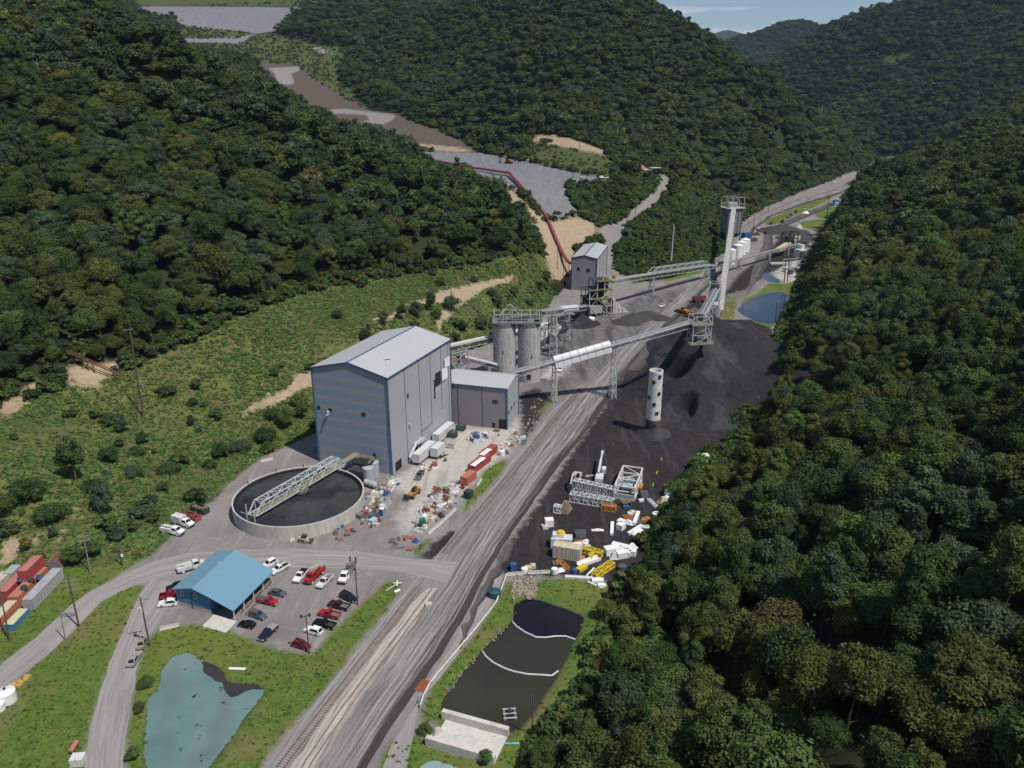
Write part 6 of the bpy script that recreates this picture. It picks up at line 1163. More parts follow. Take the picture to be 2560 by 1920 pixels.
def car(nose, tail, paint, label, kind='sedan'):
    loc, rz, _ = at_px(nose, tail); L, W, Hh = dict(sedan=(4.75, 1.82, 1.45), suv=(4.7, 1.9, 1.72), hatch=(4.2, 1.8, 1.55), van=(5.0, 1.98, 1.75))[kind]
    o = thing(dict(sedan='sedan_car', suv='utility_car', hatch='hatchback_car', van='minivan')[kind], label, dict(sedan='car', suv='car', hatch='car', van='van')[kind], loc, rz, PG)
    bz = .92 if kind == 'sedan' else 1.02; h = L / 2
    rear = [(-h + .05, .9), (-h, .5)] if kind != 'sedan' else [(-h + .1, .92), (-h, .5)]
    mb = MB(); mb.side([(-h + .05, .32), (h - .1, .32), (h, .5), (h - .06, .74), (h - .9, bz - .05), (h * .40, bz), (-h * .55, bz)] + rear, W, W * .92, .6); mb.build('body', paint, o)
    if kind == 'sedan': V, Fc = frustum(-h * .72, h * .42, -h * .38, h * .08, W * .92, W * .70, bz - .03, Hh)
    elif kind == 'van': V, Fc = frustum(-h * .96, h * .62, -h * .84, h * .22, W * .94, W * .76, bz - .03, Hh)
    else: V, Fc = frustum(-h * .96, h * .40, -h * .74, h * .08, W * .93, W * .74, bz - .03, Hh)
    greenhouse(o, V, Fc, paint)
    for x in (h * .60, -h * .58):
        for e in (-1, 1): wheel(o, x, e * (W / 2 - .10), .34 if kind == 'sedan' else .37, .22)
    lights(o, L, W, .68, .8); return o
def work_truck(nose, tail, paint, label, style='service', bedm='white_paint', L=7.2, name='service_truck'):
    loc, rz, _ = at_px(nose, tail); o = thing(name, label, 'truck', loc, rz, PG); W = 2.3; h = L / 2; xc = h - 3.2
    mb = MB(); mb.side([(xc, .6), (h, .6), (h, 1.25), (h - .15, 1.5), (h - 1.25, 1.68), (xc, 1.7)], W * .92, W * .84, 1.0); mb.build('body', paint, o)
    V, Fc = frustum(xc, h - 1.1, xc + .1, h - 1.65, W * .86, W * .74, 1.66, 2.45); greenhouse(o, V, Fc, paint)
    mb = MB(); mb.box((-.3, 0, .62), (L * .92, .9, .25)); mb.build('chassis', 'dark_steel', o)
    if style == 'service':
        mb = MB(); x0, x1 = -h, xc - .15
        for e in (-1, 1): mb.box(((x0 + x1) / 2, e * (W / 2 - .28), 1.35), (x1 - x0, .56, 1.2))
        mb.box(((x0 + x1) / 2, 0, .95), (x1 - x0, W, .2)); mb.build('tool_body', bedm, o)
        mb = MB(); mb.cyl((x0 + .5, -.55, 1.0), (x0 + .5, -.55, 2.5), .2, n=10); mb.beam((x0 + .5, -.55, 2.5), (x1 + .2, -.4, 2.25), .3, .34); mb.beam((x1 + .2, -.4, 2.25), (x1 + .9, -.35, 2.2), .2); mb.build('crane_boom', bedm, o)
        mb = MB(); mb.box((x0 + 1.5, .35, 1.45), (.9, .7, .8)); mb.build('compressor', 'red_paint', o); mb = MB(); mb.cyl((x1 - .5, .3, 1.3), (x1 - .5, .9, 1.3), .4, n=10); mb.build('hose_reel', 'bright_white', o)
    elif style == 'box':
        mb = MB(); mb.box(((-h + xc) / 2 - .05, 0, 1.95), (xc + h - .3, W, 2.1)); mb.build('tool_body', bedm, o); mb = MB(); mb.beam((-h + .4, .6, 3.15), (xc + .7, .5, 2.9), .28); mb.build('crane_boom', 'white_paint', o)
    elif style == 'bed':
        mb = MB(); mb.box(((-h + xc) / 2 - .05, 0, 1.15), (xc + h - .3, W, .14)); mb.build('flatbed', bedm, o)
        mb = MB(); mb.box((-h + 1.4, .2, 1.7), (1.6, 1.3, .9)); mb.box((-h + .5, -.3, 1.5), (.6, 1.2, .6)); mb.build('load', 'wood', o)
        for e in (-1, 1): mb = MB(); mb.box((-h - .15, e * .8, 2.1), (.35, .3, 1.9)); mb.build('ramp', 'dark_green_paint', o)
        mb = MB(); mb.box((-h + 2.6, -.2, 1.9), (1.0, 1.2, 1.0)); mb.build('load', 'grey_steel', o)
    elif style == 'utility':
        mb = MB(); x0, x1 = -h, xc - .1
        for e in (-1, 1): mb.box(((x0 + x1) / 2, e * (W / 2 - .3), 1.3), (x1 - x0, .6, 1.1))
        mb.box(((x0 + x1) / 2, 0, .95), (x1 - x0, W, .2)); mb.build('tool_body', bedm, o)
        mb = MB(); mb.beam((-h - .2, .3, 2.4), (xc + .6, .2, 2.5), .12); mb.beam((-h - .2, -.3, 2.4), (xc + .6, -.4, 2.5), .12)
        for k in range(8): x = -h + k * (xc + h) / 8; mb.beam((x, .3, 2.42), (x, -.35, 2.44), .08)
        mb.build('ladder', 'galvanised', o); mb = MB(); mb.beam((-h + .4, -.7, 2.0), (xc + .3, -.8, 3.0), .35); mb.build('crane_boom', 'tan_paint', o)
    elif style == 'dump':
        mb = MB(); x0, x1 = -h, xc - .1; mb.mesh(*frustum(x0 + .3, x1, x0, x1 + .2, W * .9, W * 1.05, 1.1, 2.4)); mb.build('dump_body', bedm, o)
    for x in (h - 1.0, -h + 1.2, -h + 2.3) if style == 'dump' else (h - 1.0, -h + 1.4):
        for e in (-1, 1): wheel(o, x, e * (W / 2 - .18), .5, .34, 'bright_white')
    lights(o, L, W * .92, 1.05, 1.0); mb = MB(); mb.box((h + .05, 0, .75), (.2, W * .9, .35)); mb.build('bumper', 'dark_steel', o); return o
car((567, 1230), (597, 1214), 'bright_white', 'white utility car partly hidden behind the far porch corner of the office', 'suv')
pickup((590, 1241), (619, 1225), 'bright_white', 'white pickup beside the white utility car at the far porch corner', 'black_paint')
pickup((638, 1263), (661, 1234), 'bright_white', 'white pickup with black bed cover parked left of the red utility truck', cover='black_paint')
work_truck((660, 1267), (699, 1231), 'red_paint', 'red utility truck carrying ladders and a tan boom', 'utility', 'red_paint', name='utility_truck')
pickup((685, 1277), (718, 1245), 'white_paint', 'long white pickup with an open bed between red utility truck and flatbed truck', 'grey_steel')
work_truck((733, 1273), (768, 1216), 'bright_white', 'white flatbed truck loaded with machinery, its dark green ramps raised', 'bed', 'grey_steel', L=8.8, name='flatbed_truck')
car((622, 1289), (580, 1280), 'slate_paint', 'slate grey sedan just outside the porch rail', 'sedan')
pickup((605, 1309), (553, 1297), 'red_paint', 'red pickup with grey bed cover parked against the porch', cover='grey_paint')
car((582, 1341), (534, 1325), 'slate_paint', 'dark slate utility car in front of the porch apron', 'suv')
car((517, 1350), (551, 1357), 'black_paint', 'small black hatchback nearest the porch apron', 'hatch')
pickup((563, 1388), (596, 1356), 'navy_paint', 'black pickup with silver bed cover at the grass edge below the hatchback', cover='silver_paint')
car((773, 1304), (733, 1285), 'navy_paint', 'dark navy minivan by the lone wooden pole, first of the grass-side row', 'van')
pickup((706, 1305), (760, 1320), 'maroon_paint', 'dark maroon pickup with cluttered bed between minivan and red pickup', 'grey_steel')
pickup((683, 1325), (742, 1338), 'red_paint', 'bright red pickup with grey bed in the grass-side row', 'grey_steel')
pickup((675, 1346), (729, 1360), 'black_paint', 'black pickup between the bright red pickup and the white car')
car((658, 1361), (698, 1373), 'bright_white', 'white car at the grass-side row beside the twin-lamp pole', 'suv')
car((674, 1405), (630, 1391), 'dark_red_paint', 'dark red car alone at the foot of the twin-lamp pole', 'suv')
pickup((386, 1286), (350, 1293), 'red_paint', 'red pickup with black bed nosed against the blue office wall', 'black_paint', L=5.0)
car((342, 1309), (386, 1305), 'bright_white', 'white car with dark roof glass beside the left wall of the office', 'suv')
car((362, 1276), (398, 1268), 'black_paint', 'black car half hidden by the back corner of the office', 'suv')
work_truck((441, 1222), (386, 1238), 'white_paint', 'white service truck with crane standing behind the office roof', 'service')
car((298, 1416), (282, 1443), 'silver_paint', 'silver sedan parked on the lower access road', 'sedan')
car((312, 1381), (304, 1403), 'champagne_paint', 'beige sedan by the pole on the lower access road', 'sedan')
work_truck((402, 1158), (345, 1147), 'bright_white', 'white service truck with open tool body, nearest of the row below the dumpsters', 'service')
work_truck((422, 1142), (371, 1127), 'bright_white', 'white box-bodied service truck beside the rusty red dumpster', 'box', 'white_paint')
pickup((899, 1043), (914, 1018), 'grey_paint', 'dark grey pickup alone in the pale yard in front of the plant', 'black_paint')
pickup((1422, 668), (1438, 658), 'bright_white', 'white pickup alone on the haul road near the breaker station', 'grey_steel', L=6)
pickup((1207, 806), (1215, 796), 'bright_white', 'white pickup parked behind the silo on a pale pad', 'grey_steel', L=6)
def dumpster(nose, tail, m, label, fill):
    loc, rz, Ln = at_px(nose, tail); o = thing('dumpster', label, 'dumpster', loc, rz, 'dumpsters below the bank'); mb = MB(); L, W, h = 6.2, 2.3, 1.5
    for e in (-1, 1): mb.box((0, e * W / 2, h / 2 + .2), (L, .12, h)); [mb.box((x, e * (W / 2 + .1), h / 2 + .2), (.14, .12, h)) for x in np.linspace(-L / 2 + .2, L / 2 - .2, 7)]
    for e in (-1, 1): mb.box((e * L / 2, 0, h / 2 + .2), (.12, W, h))
    mb.box((0, 0, .3), (L, W, .12)); mb.build('bin', m, o); mb = MB(); r = random.Random(3)
    for k in range(16): mb.box((r.uniform(-L * .42, L * .42), r.uniform(-.8, .8), r.uniform(.9, 1.7)), (r.uniform(.4, 1.6), r.uniform(.2, .8), r.uniform(.1, .5)), r.uniform(0, 3))
    mb.build('rubbish', fill, o); mb = MB(); [mb.cyl((x, -W * .4, .15), (x, W * .4, .15), .15, n=8) for x in (-L * .4, L * .4)]; mb.build('roller', 'dark_steel', o)
dumpster((440, 1129), (386, 1114), 'container_red', 'rusty red open dumpster beside the white box truck', 'rust'); dumpster((456, 1114), (410, 1096), 'dark_green_paint', 'dark green open dumpster heaped with pale rubbish', 'wood')
def machine(px, py, rz, label, kind, paint='yellow_paint', s=1.0):
    p = G(px, py); o = thing({'loader': 'wheel_loader', 'tele': 'telehandler', 'skid': 'skid_steer', 'dozer': 'bulldozer', 'excavator': 'excavator', 'dump': 'dump_truck'}[kind], label, {'loader': 'loader', 'tele': 'telehandler', 'skid': 'loader', 'dozer': 'bulldozer', 'excavator': 'excavator', 'dump': 'dump truck'}[kind], (p.x, p.y, .025), rz, 'yard machines'); o.scale = (s, s, s)
    if kind == 'loader':
        mb = MB(); mb.side([(-3.6, .9), (.2, .9), (.2, 1.9), (-1, 2.2), (-3.6, 2.0)], 2.2); mb.box((1.4, 0, 1.2), (1.6, 1.4, .9)); mb.build('body', paint, o); V, Fc = frustum(-1.1, .5, -1, .3, 1.7, 1.5, 2.0, 3.4); greenhouse(o, V, Fc, paint)
        mb = MB(); [mb.beam((1.2, e, 1.6), (3.4, e, .9), .3, .45) for e in (-.7, .7)]; mb.build('lift_arm', paint, o); mb = MB(); mb.mesh([(3.2, -1.6, .2), (4.6, -1.6, .15), (3.3, -1.6, 1.5), (3.2, 1.6, .2), (4.6, 1.6, .15), (3.3, 1.6, 1.5)], [(0, 1, 2), (5, 4, 3), (0, 3, 4, 1), (2, 5, 3, 0)]); mb.build('bucket', 'dark_steel', o)
        for x in (-2.3, 1.6):
            for e in (-1, 1): wheel(o, x, e * 1.15, .85, .6, paint)
    elif kind == 'dump':
        mb = MB(); mb.side([(1.2, .9), (4.2, .9), (4.2, 2.2), (1.2, 2.6)], 2.6); mb.build('body', paint, o); V, Fc = frustum(1.4, 3.2, 1.5, 3.0, 2.0, 1.8, 2.4, 3.5); greenhouse(o, V, Fc, paint)
        mb = MB(); mb.mesh(*frustum(-4.2, 1.0, -4.9, 1.6, 2.4, 3.2, 1.4, 3.1)); mb.build('dump_body', paint, o); mb = MB(); mb.box((-1.8, 0, 3.05), (5.6, 2.7, .25)); mb.build('load', 'coal_dust', o)
        for x in (-2.9, -1.2, 2.9):
            for e in (-1, 1): wheel(o, x, e * 1.3, .85, .6, paint)
    elif kind == 'tele':
        mb = MB(); mb.side([(-2.4, .8), (2.4, .8), (2.4, 1.3), (.6, 1.5), (-2.4, 1.7)], 2.0); mb.build('body', paint, o); mb = MB(); V, Fc = frustum(-.6, 1.0, -.5, .7, .95, .85, 1.4, 2.7); V = [(x, y + .5, z) for x, y, z in V]; mb.mesh(V, Fc); mb.build('cabin', 'glass', o)
        mb = MB(); mb.beam((-2.3, -.45, 2.5), (3.2, -.45, 1.8), .55, .6); mb.build('boom', 'tan_paint', o); mb = MB(); mb.box((3.4, -.2, 1.0), (.3, 1.8, 1.2)); [mb.box((4.1, e, .45), (1.4, .15, .1)) for e in (-.6, .3)]; mb.build('fork', 'dark_steel', o)
        for x in (-1.6, 1.7):
            for e in (-1, 1): wheel(o, x, e * 1.05, .62, .45, paint)
    elif kind == 'skid':
        mb = MB(); mb.side([(-1.4, .4), (1.0, .4), (1.0, 1.1), (.4, 1.2), (-1.4, 1.3)], 1.3); mb.build('body', paint, o); mb = MB(); mb.mesh(*frustum(-.7, .7, -.6, .6, 1.2, 1.1, 1.15, 2.0)); mb.build('cabin', 'dark_steel', o)
        mb = MB(); [mb.beam((-1.3, e, 1.5), (1.7, e, .6), .16, .25) for e in (-.8, .8)]; mb.build('lift_arm', paint, o); mb = MB(); mb.box((1.8, 0, .4), (.7, 1.8, .6)); mb.build('bucket', 'dark_steel', o)
        for x in (-.85, .55):
            for e in (-1, 1): wheel(o, x, e * .8, .42, .3, paint)
    elif kind == 'excavator':
        for e in (-1, 1): mb = MB(); mb.side([(-2.2, .1), (2.2, .1), (2.6, .5), (2.2, .95), (-2.2, .95), (-2.6, .5)], .6); mb.v = [(x, y + e * 1.2, z) for x, y, z in mb.v]; mb.build('track', 'tread_rubber', o)
        mb = MB(); mb.side([(-2.6, 1.1), (1.6, 1.1), (1.6, 2.0), (-1, 2.4), (-2.6, 2.2)], 2.6); mb.build('body', paint, o); mb = MB(); V, Fc = frustum(.2, 1.8, .3, 1.5, 1.0, .9, 2.0, 3.2); V = [(x, y + .7, z) for x, y, z in V]; mb.mesh(V, Fc); mb.build('cabin', 'glass', o)
        mb = MB(); mb.beam((1.4, -.2, 1.8), (4.2, -.2, 4.6), .5, .7); mb.beam((4.2, -.2, 4.6), (7.4, -.2, 2.6), .45, .6); mb.build('boom', 'galvanised' if 'tan' in paint else paint, o); mb = MB(); mb.beam((7.4, -.2, 2.6), (7.9, -.2, .6), .4, .5); mb.box((7.7, -.2, .5), (1.0, 1.2, .8)); mb.build('bucket', 'dark_steel', o)
    return o
machine(893, 1070, axis(G(893, 1070), G(868, 1092)), 'orange telehandler with raised tan boom in the pale yard', 'tele', 'orange_paint', 1.15)
machine(658, 1170, axis(G(650, 1170), G(680, 1172)), 'small tan skid steer loader at the foot of the slurry tank', 'skid', 'tan_paint', 1.1)
machine(1474, 676, 2.2, 'yellow and white wheel loader beside the coal road under the tie conveyor', 'loader', 'orange_paint', 1.15)
machine(1493, 686, 2.3, 'orange bulldozer-like loader just in front of the stacker head', 'loader', 'orange_paint', 1.05)
machine(1512, 652, .3, 'red-brown dump truck behind the two loaders', 'dump', 'container_red', 1.1)
machine(1245, 1040, axis(G(1247, 1030), G(1224, 1075)), 'tan tracked excavator with its grey boom lowered at the edge of the coal yard', 'excavator', 'tan_paint', 1.05)
machine(1697, 534, .2, 'orange wheel loader in the far crusher yard', 'loader', 'orange_paint', 1.1)
p = GT(1099, 353); ex = machine(1099, 353, 0, 'orange excavator standing on the grey mine bench by the white rocks', 'excavator', 'orange_paint', 1.6); ex.location = (p.x, p.y, p.z); ex.rotation_euler.z = 2.4
# far vehicles, each one mesh
def far_car(px, py, rz, paint, label, big=False, up=None):
    p = GT(px, py) if up else G(px, py); mb = MB(); k = 1.7 if big else 1.0
    mb.cur = 0; mb.side([(-2.6 * k, .5), (2.6 * k, .5), (2.5 * k, 1.1), (1.3 * k, 1.25), (-2.6 * k, 1.2)], 2.1 * (1.15 if big else 1))
    mb.cur = 1; mb.mesh(*frustum(-.4 * k, 1.4 * k, -.2 * k, .9 * k, 2.0, 1.7, 1.2, 1.95 * (1.25 if big else 1)))
    if big: mb.cur = 0; mb.box((-1.7 * k, 0, 1.7), (2.2 * k, 2.3, 1.2))
    mb.cur = 2
    for x in (-1.6 * k, 1.7 * k):
        for e in (-1, 1): mb.cyl((x, e * 1.05, .42), (x, e * .75, .42), .42, n=8)
    o = mb.build('work_truck' if big else 'parked_car', [paint, 'glass', 'tread_rubber'], None); o.location = (p.x, p.y, p.z + .03); o.rotation_euler = (0, 0, rz); return tag(o, label, 'truck' if big else 'car', 'vehicles in the far yard')
ra = axis(G(1620, 560), G(1738, 451))
for a in [(1738, 452, ra, 'bright_white', 'white car on the far coal road below the blue shed'), (1668, 493, ra, 'bright_white', 'white car at the bend of the far coal road'), (1649, 500, ra, 'bright_white', 'white pickup-sized car next to the dark tanker in the far yard'), (1653, 505, ra + .4, 'black_paint', 'dark car between the two white cars in the far yard')]: far_car(*a)
for a in [(1690, 480, ra, 'navy_paint', 'dark blue truck with a pale cab on the far coal road'), (1666, 484, ra, 'grey_paint', 'dark grey truck at the left of the far vehicle row'), (1720, 459, ra, 'dark_red_paint', 'red and black truck upper of the far vehicle row'), (1708, 466, ra, 'grey_paint', 'grey truck in the middle of the far vehicle row'), (1703, 470, ra + .2, 'silver_paint', 'grey flatbed lower in the far vehicle row'), (1790, 427, ra, 'red_paint', 'red truck farthest up the valley road'), (1633, 508, .3, 'rust', 'brown truck beside the loadout bin'), (1640, 496, ra, 'white_paint', 'white-cabbed truck above the brown truck')]: far_car(*a, big=True)
far_car(1305, 386, .3, 'bright_white', 'white truck at the edge of the mine bench', True, up=1); far_car(1258, 388, .5, 'bright_white', 'white car on the mine bench left of the white truck', False, up=1); far_car(420, 128, .2, 'container_red', 'red and white truck high on the spoil terraces', True, up=1); far_car(392, 45, .2, 'orange_paint', 'orange machine on the uppermost grey terrace', True, up=1)
# ------------------------------------------------------------------ containers and boxes
def container(px, py, L, W, h, rz, m, label, z=0.0, name='shipping_container', doors=True, roof_m=None, group='containers'):
    p = G(px, py, z); o = thing(name, label, 'container', (p.x, p.y, max(z, .02)), rz, group); mb = MB(); mb.box((0, 0, h / 2 + .12), (L, W, h - .08))
    for e in (-1, 1): [mb.box((x, e * (W / 2 + .03), h / 2 + .12), (.16, .06, h - .3)) for x in np.arange(-L / 2 + .35, L / 2 - .2, .55)]
    mb.build('body', m, o); mb = MB()
    for x in (-1, 1):
        for y in (-1, 1): mb.box((x * (L / 2 - .06), y * (W / 2 - .06), h / 2 + .1), (.2, .2, h + .06))
    for zz in (.12, h + .1):
        for y in (-1, 1): mb.box((0, y * (W / 2 - .04), zz), (L, .16, .16))
        for x in (-1, 1): mb.box((x * (L / 2 - .04), 0, zz), (.16, W, .16))
    mb.build('corner_frame', m, o)
    if roof_m: mb = MB(); mb.box((0, 0, h + .11), (L - .2, W - .2, .08)); mb.build('roof', roof_m, o)
    if doors:
        for e in (-1, 1): mb = MB(); mb.box((L / 2 + .04, e * W * .245, h / 2 + .1), (.06, W * .44, h * .84)); mb.build('door', m, o)
    return o
dB = math.atan2(d2.y, d2.x)                              # along the plant's long wall
def genset(px, py, L, label, z=1.2, legs=True, h=3.0):
    o = container(px, py, L, 2.7, h, dB, 'sheet_white', label, z=z, name='site_container', group='white containers beside the plant')
    mb = MB(); [mb.box((x, y, -z / 2 + .1), (.3, .3, z)) for x in (-L / 2 + .4, 0, L / 2 - .4) for y in (-1.1, 1.1)]; mb.build('leg', 'grey_steel', o); return o
c1 = genset(917, 984, 12.5, 'long white ribbed container on legs, nearest the plant doorway'); c2 = genset(946, 979, 6.2, 'short white container on legs in front of the long one'); c3 = genset(958, 941, 13, 'long white container farther back beside the annex corner', z=.6)
mb = MB(); mb.beam((-2, -2.4, 1), (3, -2.4, -1.1), 1.0, .2); mb.beam((-2, -2.4, 2.0), (3, -2.4, 0), .1); mb.build('stair', 'cream_yellow', c2)
for k, (x, y, l_) in enumerate([(978, 946, 'dark green transformer nearer the white containers'), (996, 931, 'dark green transformer nearer the annex wall')]):
    p = G(x, y); o = thing('transformer', l_, 'transformer', (p.x, p.y, .02), dB, 'transformers beside the annex'); mb = MB(); mb.box((0, 0, 1.5), (2.6, 2.2, 2.4)); mb.build('tank', 'transformer_green', o); mb = MB()
    [mb.box((xx, e * 1.4, 1.5), (.12, .5, 1.9)) for xx in np.linspace(-1.1, 1.1, 8) for e in (-1, 1)]; mb.build('radiator', 'transformer_green', o); mb = MB(); [mb.cyl((xx, .3, 2.7), (xx, .3, 3.5), .12, n=8) for xx in (-.8, 0, .8)]; mb.build('bushing', 'dark_red_paint', o); mb = MB(); mb.box((0, 0, .15), (3.2, 3.2, .3)); mb.build('plinth', 'concrete', o)
cw = G(1000, 953); o = thing('kerb_wall', 'low white concrete wall enclosing the transformers', 'wall', (cw.x, cw.y, .02), dB); mb = MB(); mb.box((0, 0, .5), (15, .4, 1.0)); mb.build('wall', 'pale_concrete', o); mb = MB(); mb.box((-7.6, 1.2, 1.1), (.5, 2.6, 2.2)); mb.build('end_block', 'pale_concrete', o)
rT = axis(G(985, 1045), G(1070, 980))
container(1012, 1040, 6.2, 2.6, 2.7, rT, 'sheet_orange', 'orange-red container nearest the yard, in line with the red tarped ones'); c5 = container(1036, 1008, 11.5, 2.6, 2.7, rT, 'sheet_red', 'long red container under white tarps beside the rail track', roof_m='container_red'); c6 = container(1055, 985, 8.5, 2.6, 2.7, rT, 'sheet_red', 'far red container of the row under a white tarp', roof_m='container_red')
for (x, y, L, l_) in ((1033, 998, 7.5, 'crumpled white tarp over the long red container'), (1049, 977, 6.0, 'white tarp over the far red container')):
    p = G(x, y, 2.95); X, Y = np.meshgrid(np.linspace(-L / 2, L / 2, 26), np.linspace(-1.3, 1.3, 10)); Zt = .1 + .35 * (fbm(X + x, Y * 1.5, 3, 3) + .3); k_ = (np.abs(Y) < 1.15 + .3 * fbm(X, Y * 0 + x, 5, 2)); mm_ = grid_mesh('tarp', X, Y, Zt, (k_[:-1, :-1] & k_[1:, 1:])); mm_.materials.append(gmat('tarp')); o = link(bpy.data.objects.new('tarp', mm_)); o.location = p; o.rotation_euler = (0, 0, rT); tag(o, l_, 'tarp')
# left container yard
rl = axis(G(60, 1330), G(135, 1250))
def zc(px, py): return G(px, py)
container(97, 1282, 14.0, 2.5, 2.9, rl, 'sheet_grey', 'long streaked grey container, lower of the left yard row', roof_m='container_grey'); container(66, 1278, 13.5, 2.5, 2.9, rl, 'sheet_orange', 'long faded red container beside the long grey one', roof_m='faded_red'); container(42, 1268, 13.0, 2.5, 2.9, rl, 'sheet_red', 'red container with a worn roof, third of the left yard row', roof_m='faded_red')
container(70, 1238, 7.5, 2.5, 2.9, rl, 'sheet_red', 'bright red container stacked on the left yard row', z=3.1, roof_m='faded_red'); container(130, 1222, 5, 3.2, 2.6, rl, 'sheet_brown', 'rusty brown shed container at the back of the left yard', roof_m='rust')
container(12, 1340, 8, 2.5, 2.8, rl, 'sheet_orange', 'orange container with a cream roof at the left photo edge', roof_m='tan_paint'); container(38, 1344, 6.5, 2.5, 1.5, rl, mat('blue_bins', (.07, .20, .34), rough=.6), 'low blue bin row with a cream lid beside the orange container', name='bin_row', roof_m='cream_yellow', doors=False)
container(30, 1247, 4, 2.4, 2.4, rl, 'sheet_grey', 'small grey box among the junk above the left yard row', z=.5, name='storage_box'); container(8, 1262, 4, 2.4, 2.4, rl, 'sheet_tan', 'tan box at the left photo edge above the red container', z=.3, name='storage_box')
for (x, y, m, l_) in ((68, 1256, 'dark_steel', 'black round bin on the faded red container roof'), (52, 1272, 'teal_paint', 'small blue crate on the faded red container roof'), (85, 1249, 'blue_paint', 'small blue drum on the grey container roof'), (45, 1254, 'blue_paint', 'blue barrel among the junk above the left yard row')):
    p = G(x, y, 3.1); o = thing('storage_drum', l_, 'drum', p); mb = MB(); mb.cyl((0, 0, 0), (0, 0, .8), .8, .75, 14); mb.build('shell', m, o); mb = MB(); mb.ring(.82, .1, .6, 14); mb.build('lid', 'dark_steel', o)
# coal-yard container and odd machine
container(1225, 1203, 7.6, 3.0, 3.6, axis(G(1190, 1195), G(1255, 1206)), 'sheet_tan', 'beige ribbed container lying in the dark coal yard', roof_m='tan_paint'); p = G(1213, 1180); o = thing('white_hopper', 'white box machine with a yellow dome behind the beige container', 'machine', (p.x, p.y, .02), -.1); mb = MB(); mb.box((0, 0, 1.6), (6, 3, 3.0)); mb.box((-1, .3, 3.5), (3.2, 2.2, 1.0)); mb.build('body', 'white_paint', o); mb = MB(); mb.cyl((-.3, .6, 4.0), (-.3, .6, 4.5), 1.3, 1.0, 14); mb.build('dome', 'yellow_paint', o)
p = G(825, 1112); o = thing('portable_toilet', 'blue portable toilet with a white roof at the edge of the scrap strip', 'portable toilet', (p.x, p.y, .02), dB); mb = MB(); mb.box((0, 0, 1.1), (1.3, 1.3, 2.2)); mb.build('cabin', 'blue_paint', o); mb = MB(); mb.mesh(*frustum(-.7, .7, -.5, .5, 1.4, 1.0, 2.2, 2.45)); mb.build('roof', 'bright_white', o); mb = MB(); mb.box((0, -.68, 1.1), (.8, .05, 1.9)); mb.build('door', 'sky_blue_paint', o)
def cabinet(px, py, d, m, label, rz=.5):
    p = G(px, py); o = thing('metal_cabinet', label, 'cabinet', (p.x, p.y, .02), rz); mb = MB(); mb.box((0, 0, d[2] / 2 + .1), d); mb.build('case', m, o); mb = MB(); mb.box((0, 0, d[2] + .13), (d[0] + .12, d[1] + .12, .08)); mb.build('lid', m, o); mb = MB(); mb.box((0, -d[1] / 2 - .02, d[2] / 2 + .1), (d[0] * .8, .05, d[2] * .8)); mb.build('door', m, o)
cabinet(913, 1137, (1.6, 1.4, 2.2), 'green_paint', 'bright green cabinet among the scrap beside the rail ditch'); cabinet(1012, 1075, (2.4, 2.2, 2.3), 'dark_green_paint', 'dark green box beside the orange-red container', rT); cabinet(1000, 1056, (1.0, .8, 1.9), 'red_paint', 'narrow red cabinet behind the dark green box', rT)
# tanks
def vtank(px, py, r, h, m, label, cone=True, z=0.02, ladder=True):
    p = G(px, py); o = thing('storage_tank', label, 'tank', (p.x, p.y, z)); mb = MB(); mb.shell(0, h, r, r, 28); mb.build('shell', m, o, True); mb = MB(); mb.shell(h, h + (.35 * r if cone else .05), r, .12, 28); mb.build('roof', m, o); mb = MB(); mb.cyl((0, 0, h + .3 * r), (0, 0, h + .3 * r + .4), .3, n=10); mb.build('manhole', 'dark_steel', o); return o
GT_ = mat('grey_tank', (.36, .39, .42), rough=.5, var=.1); vtank(797, 1040, 1.9, 5.2, 'grey_tank', 'front one of two grey upright tanks beside the slurry tank'); vtank(808, 1029, 1.9, 5.4, 'grey_tank', 'rear one of two grey upright tanks, against the plant wall')
vtank(16, 1514, 1.9, 2.4, 'bright_white', 'white round water tank on the grass at the left photo edge'); vtank(-3, 1532, 1.4, 1.6, 'bright_white', 'second white tank cut off by the left photo edge')
for i, (x, y) in enumerate([(1578, 570), (1592, 556), (1600, 549), (1608, 543)]): vtank(x, y, 4.0 if i else 3.2, 10 if i else 11, 'bright_white', ['white tank standing apart nearest the long tube', 'first white tank of three in a row by the loadout bin', 'middle white tank of three by the loadout bin', 'last white tank of three by the loadout bin'][i])
vtank(1277, 698, 2.0, 3.2, 'bright_white', 'small white tank at the foot of the electrical shed')
p = GT(2068, 606); o = thing('storage_tank', 'rusty brown upright tank standing in a clearing on the right hillside', 'tank', (p.x, p.y, p.z - 1)); mb = MB(); mb.shell(0, 9.5, 2.0, 2.0, 20); mb.build('shell', 'rust', o); mb = MB(); mb.ring(9.5, .02, 2.0, 20); mb.build('roof', 'faded_red', o)
vtank(1052 + 32, 983, 1.1, 1.8, 'bright_white', 'white round tub behind the far red container')
def htank(p, q, r, m, label):
    a, b = G(*p), G(*q); c_ = (a + b) / 2; o = thing('horizontal_tank', label, 'tank', (c_.x, c_.y, .02), axis(a, b)); L = (b - a).length / 2; mb = MB(); mb.cyl((-L, 0, r + .4), (L, 0, r + .4), r, n=20); mb.cyl((L, 0, r + .4), (L + r * .4, 0, r + .4), r, r * .5, 20); mb.cyl((-L, 0, r + .4), (-L - r * .4, 0, r + .4), r, r * .5, 20); mb.build('shell', m, o); mb = MB(); [mb.box((x, 0, .3), (.4, r * 1.6, .6)) for x in (-L * .6, L * .6)]; mb.build('saddle', 'dark_steel', o)
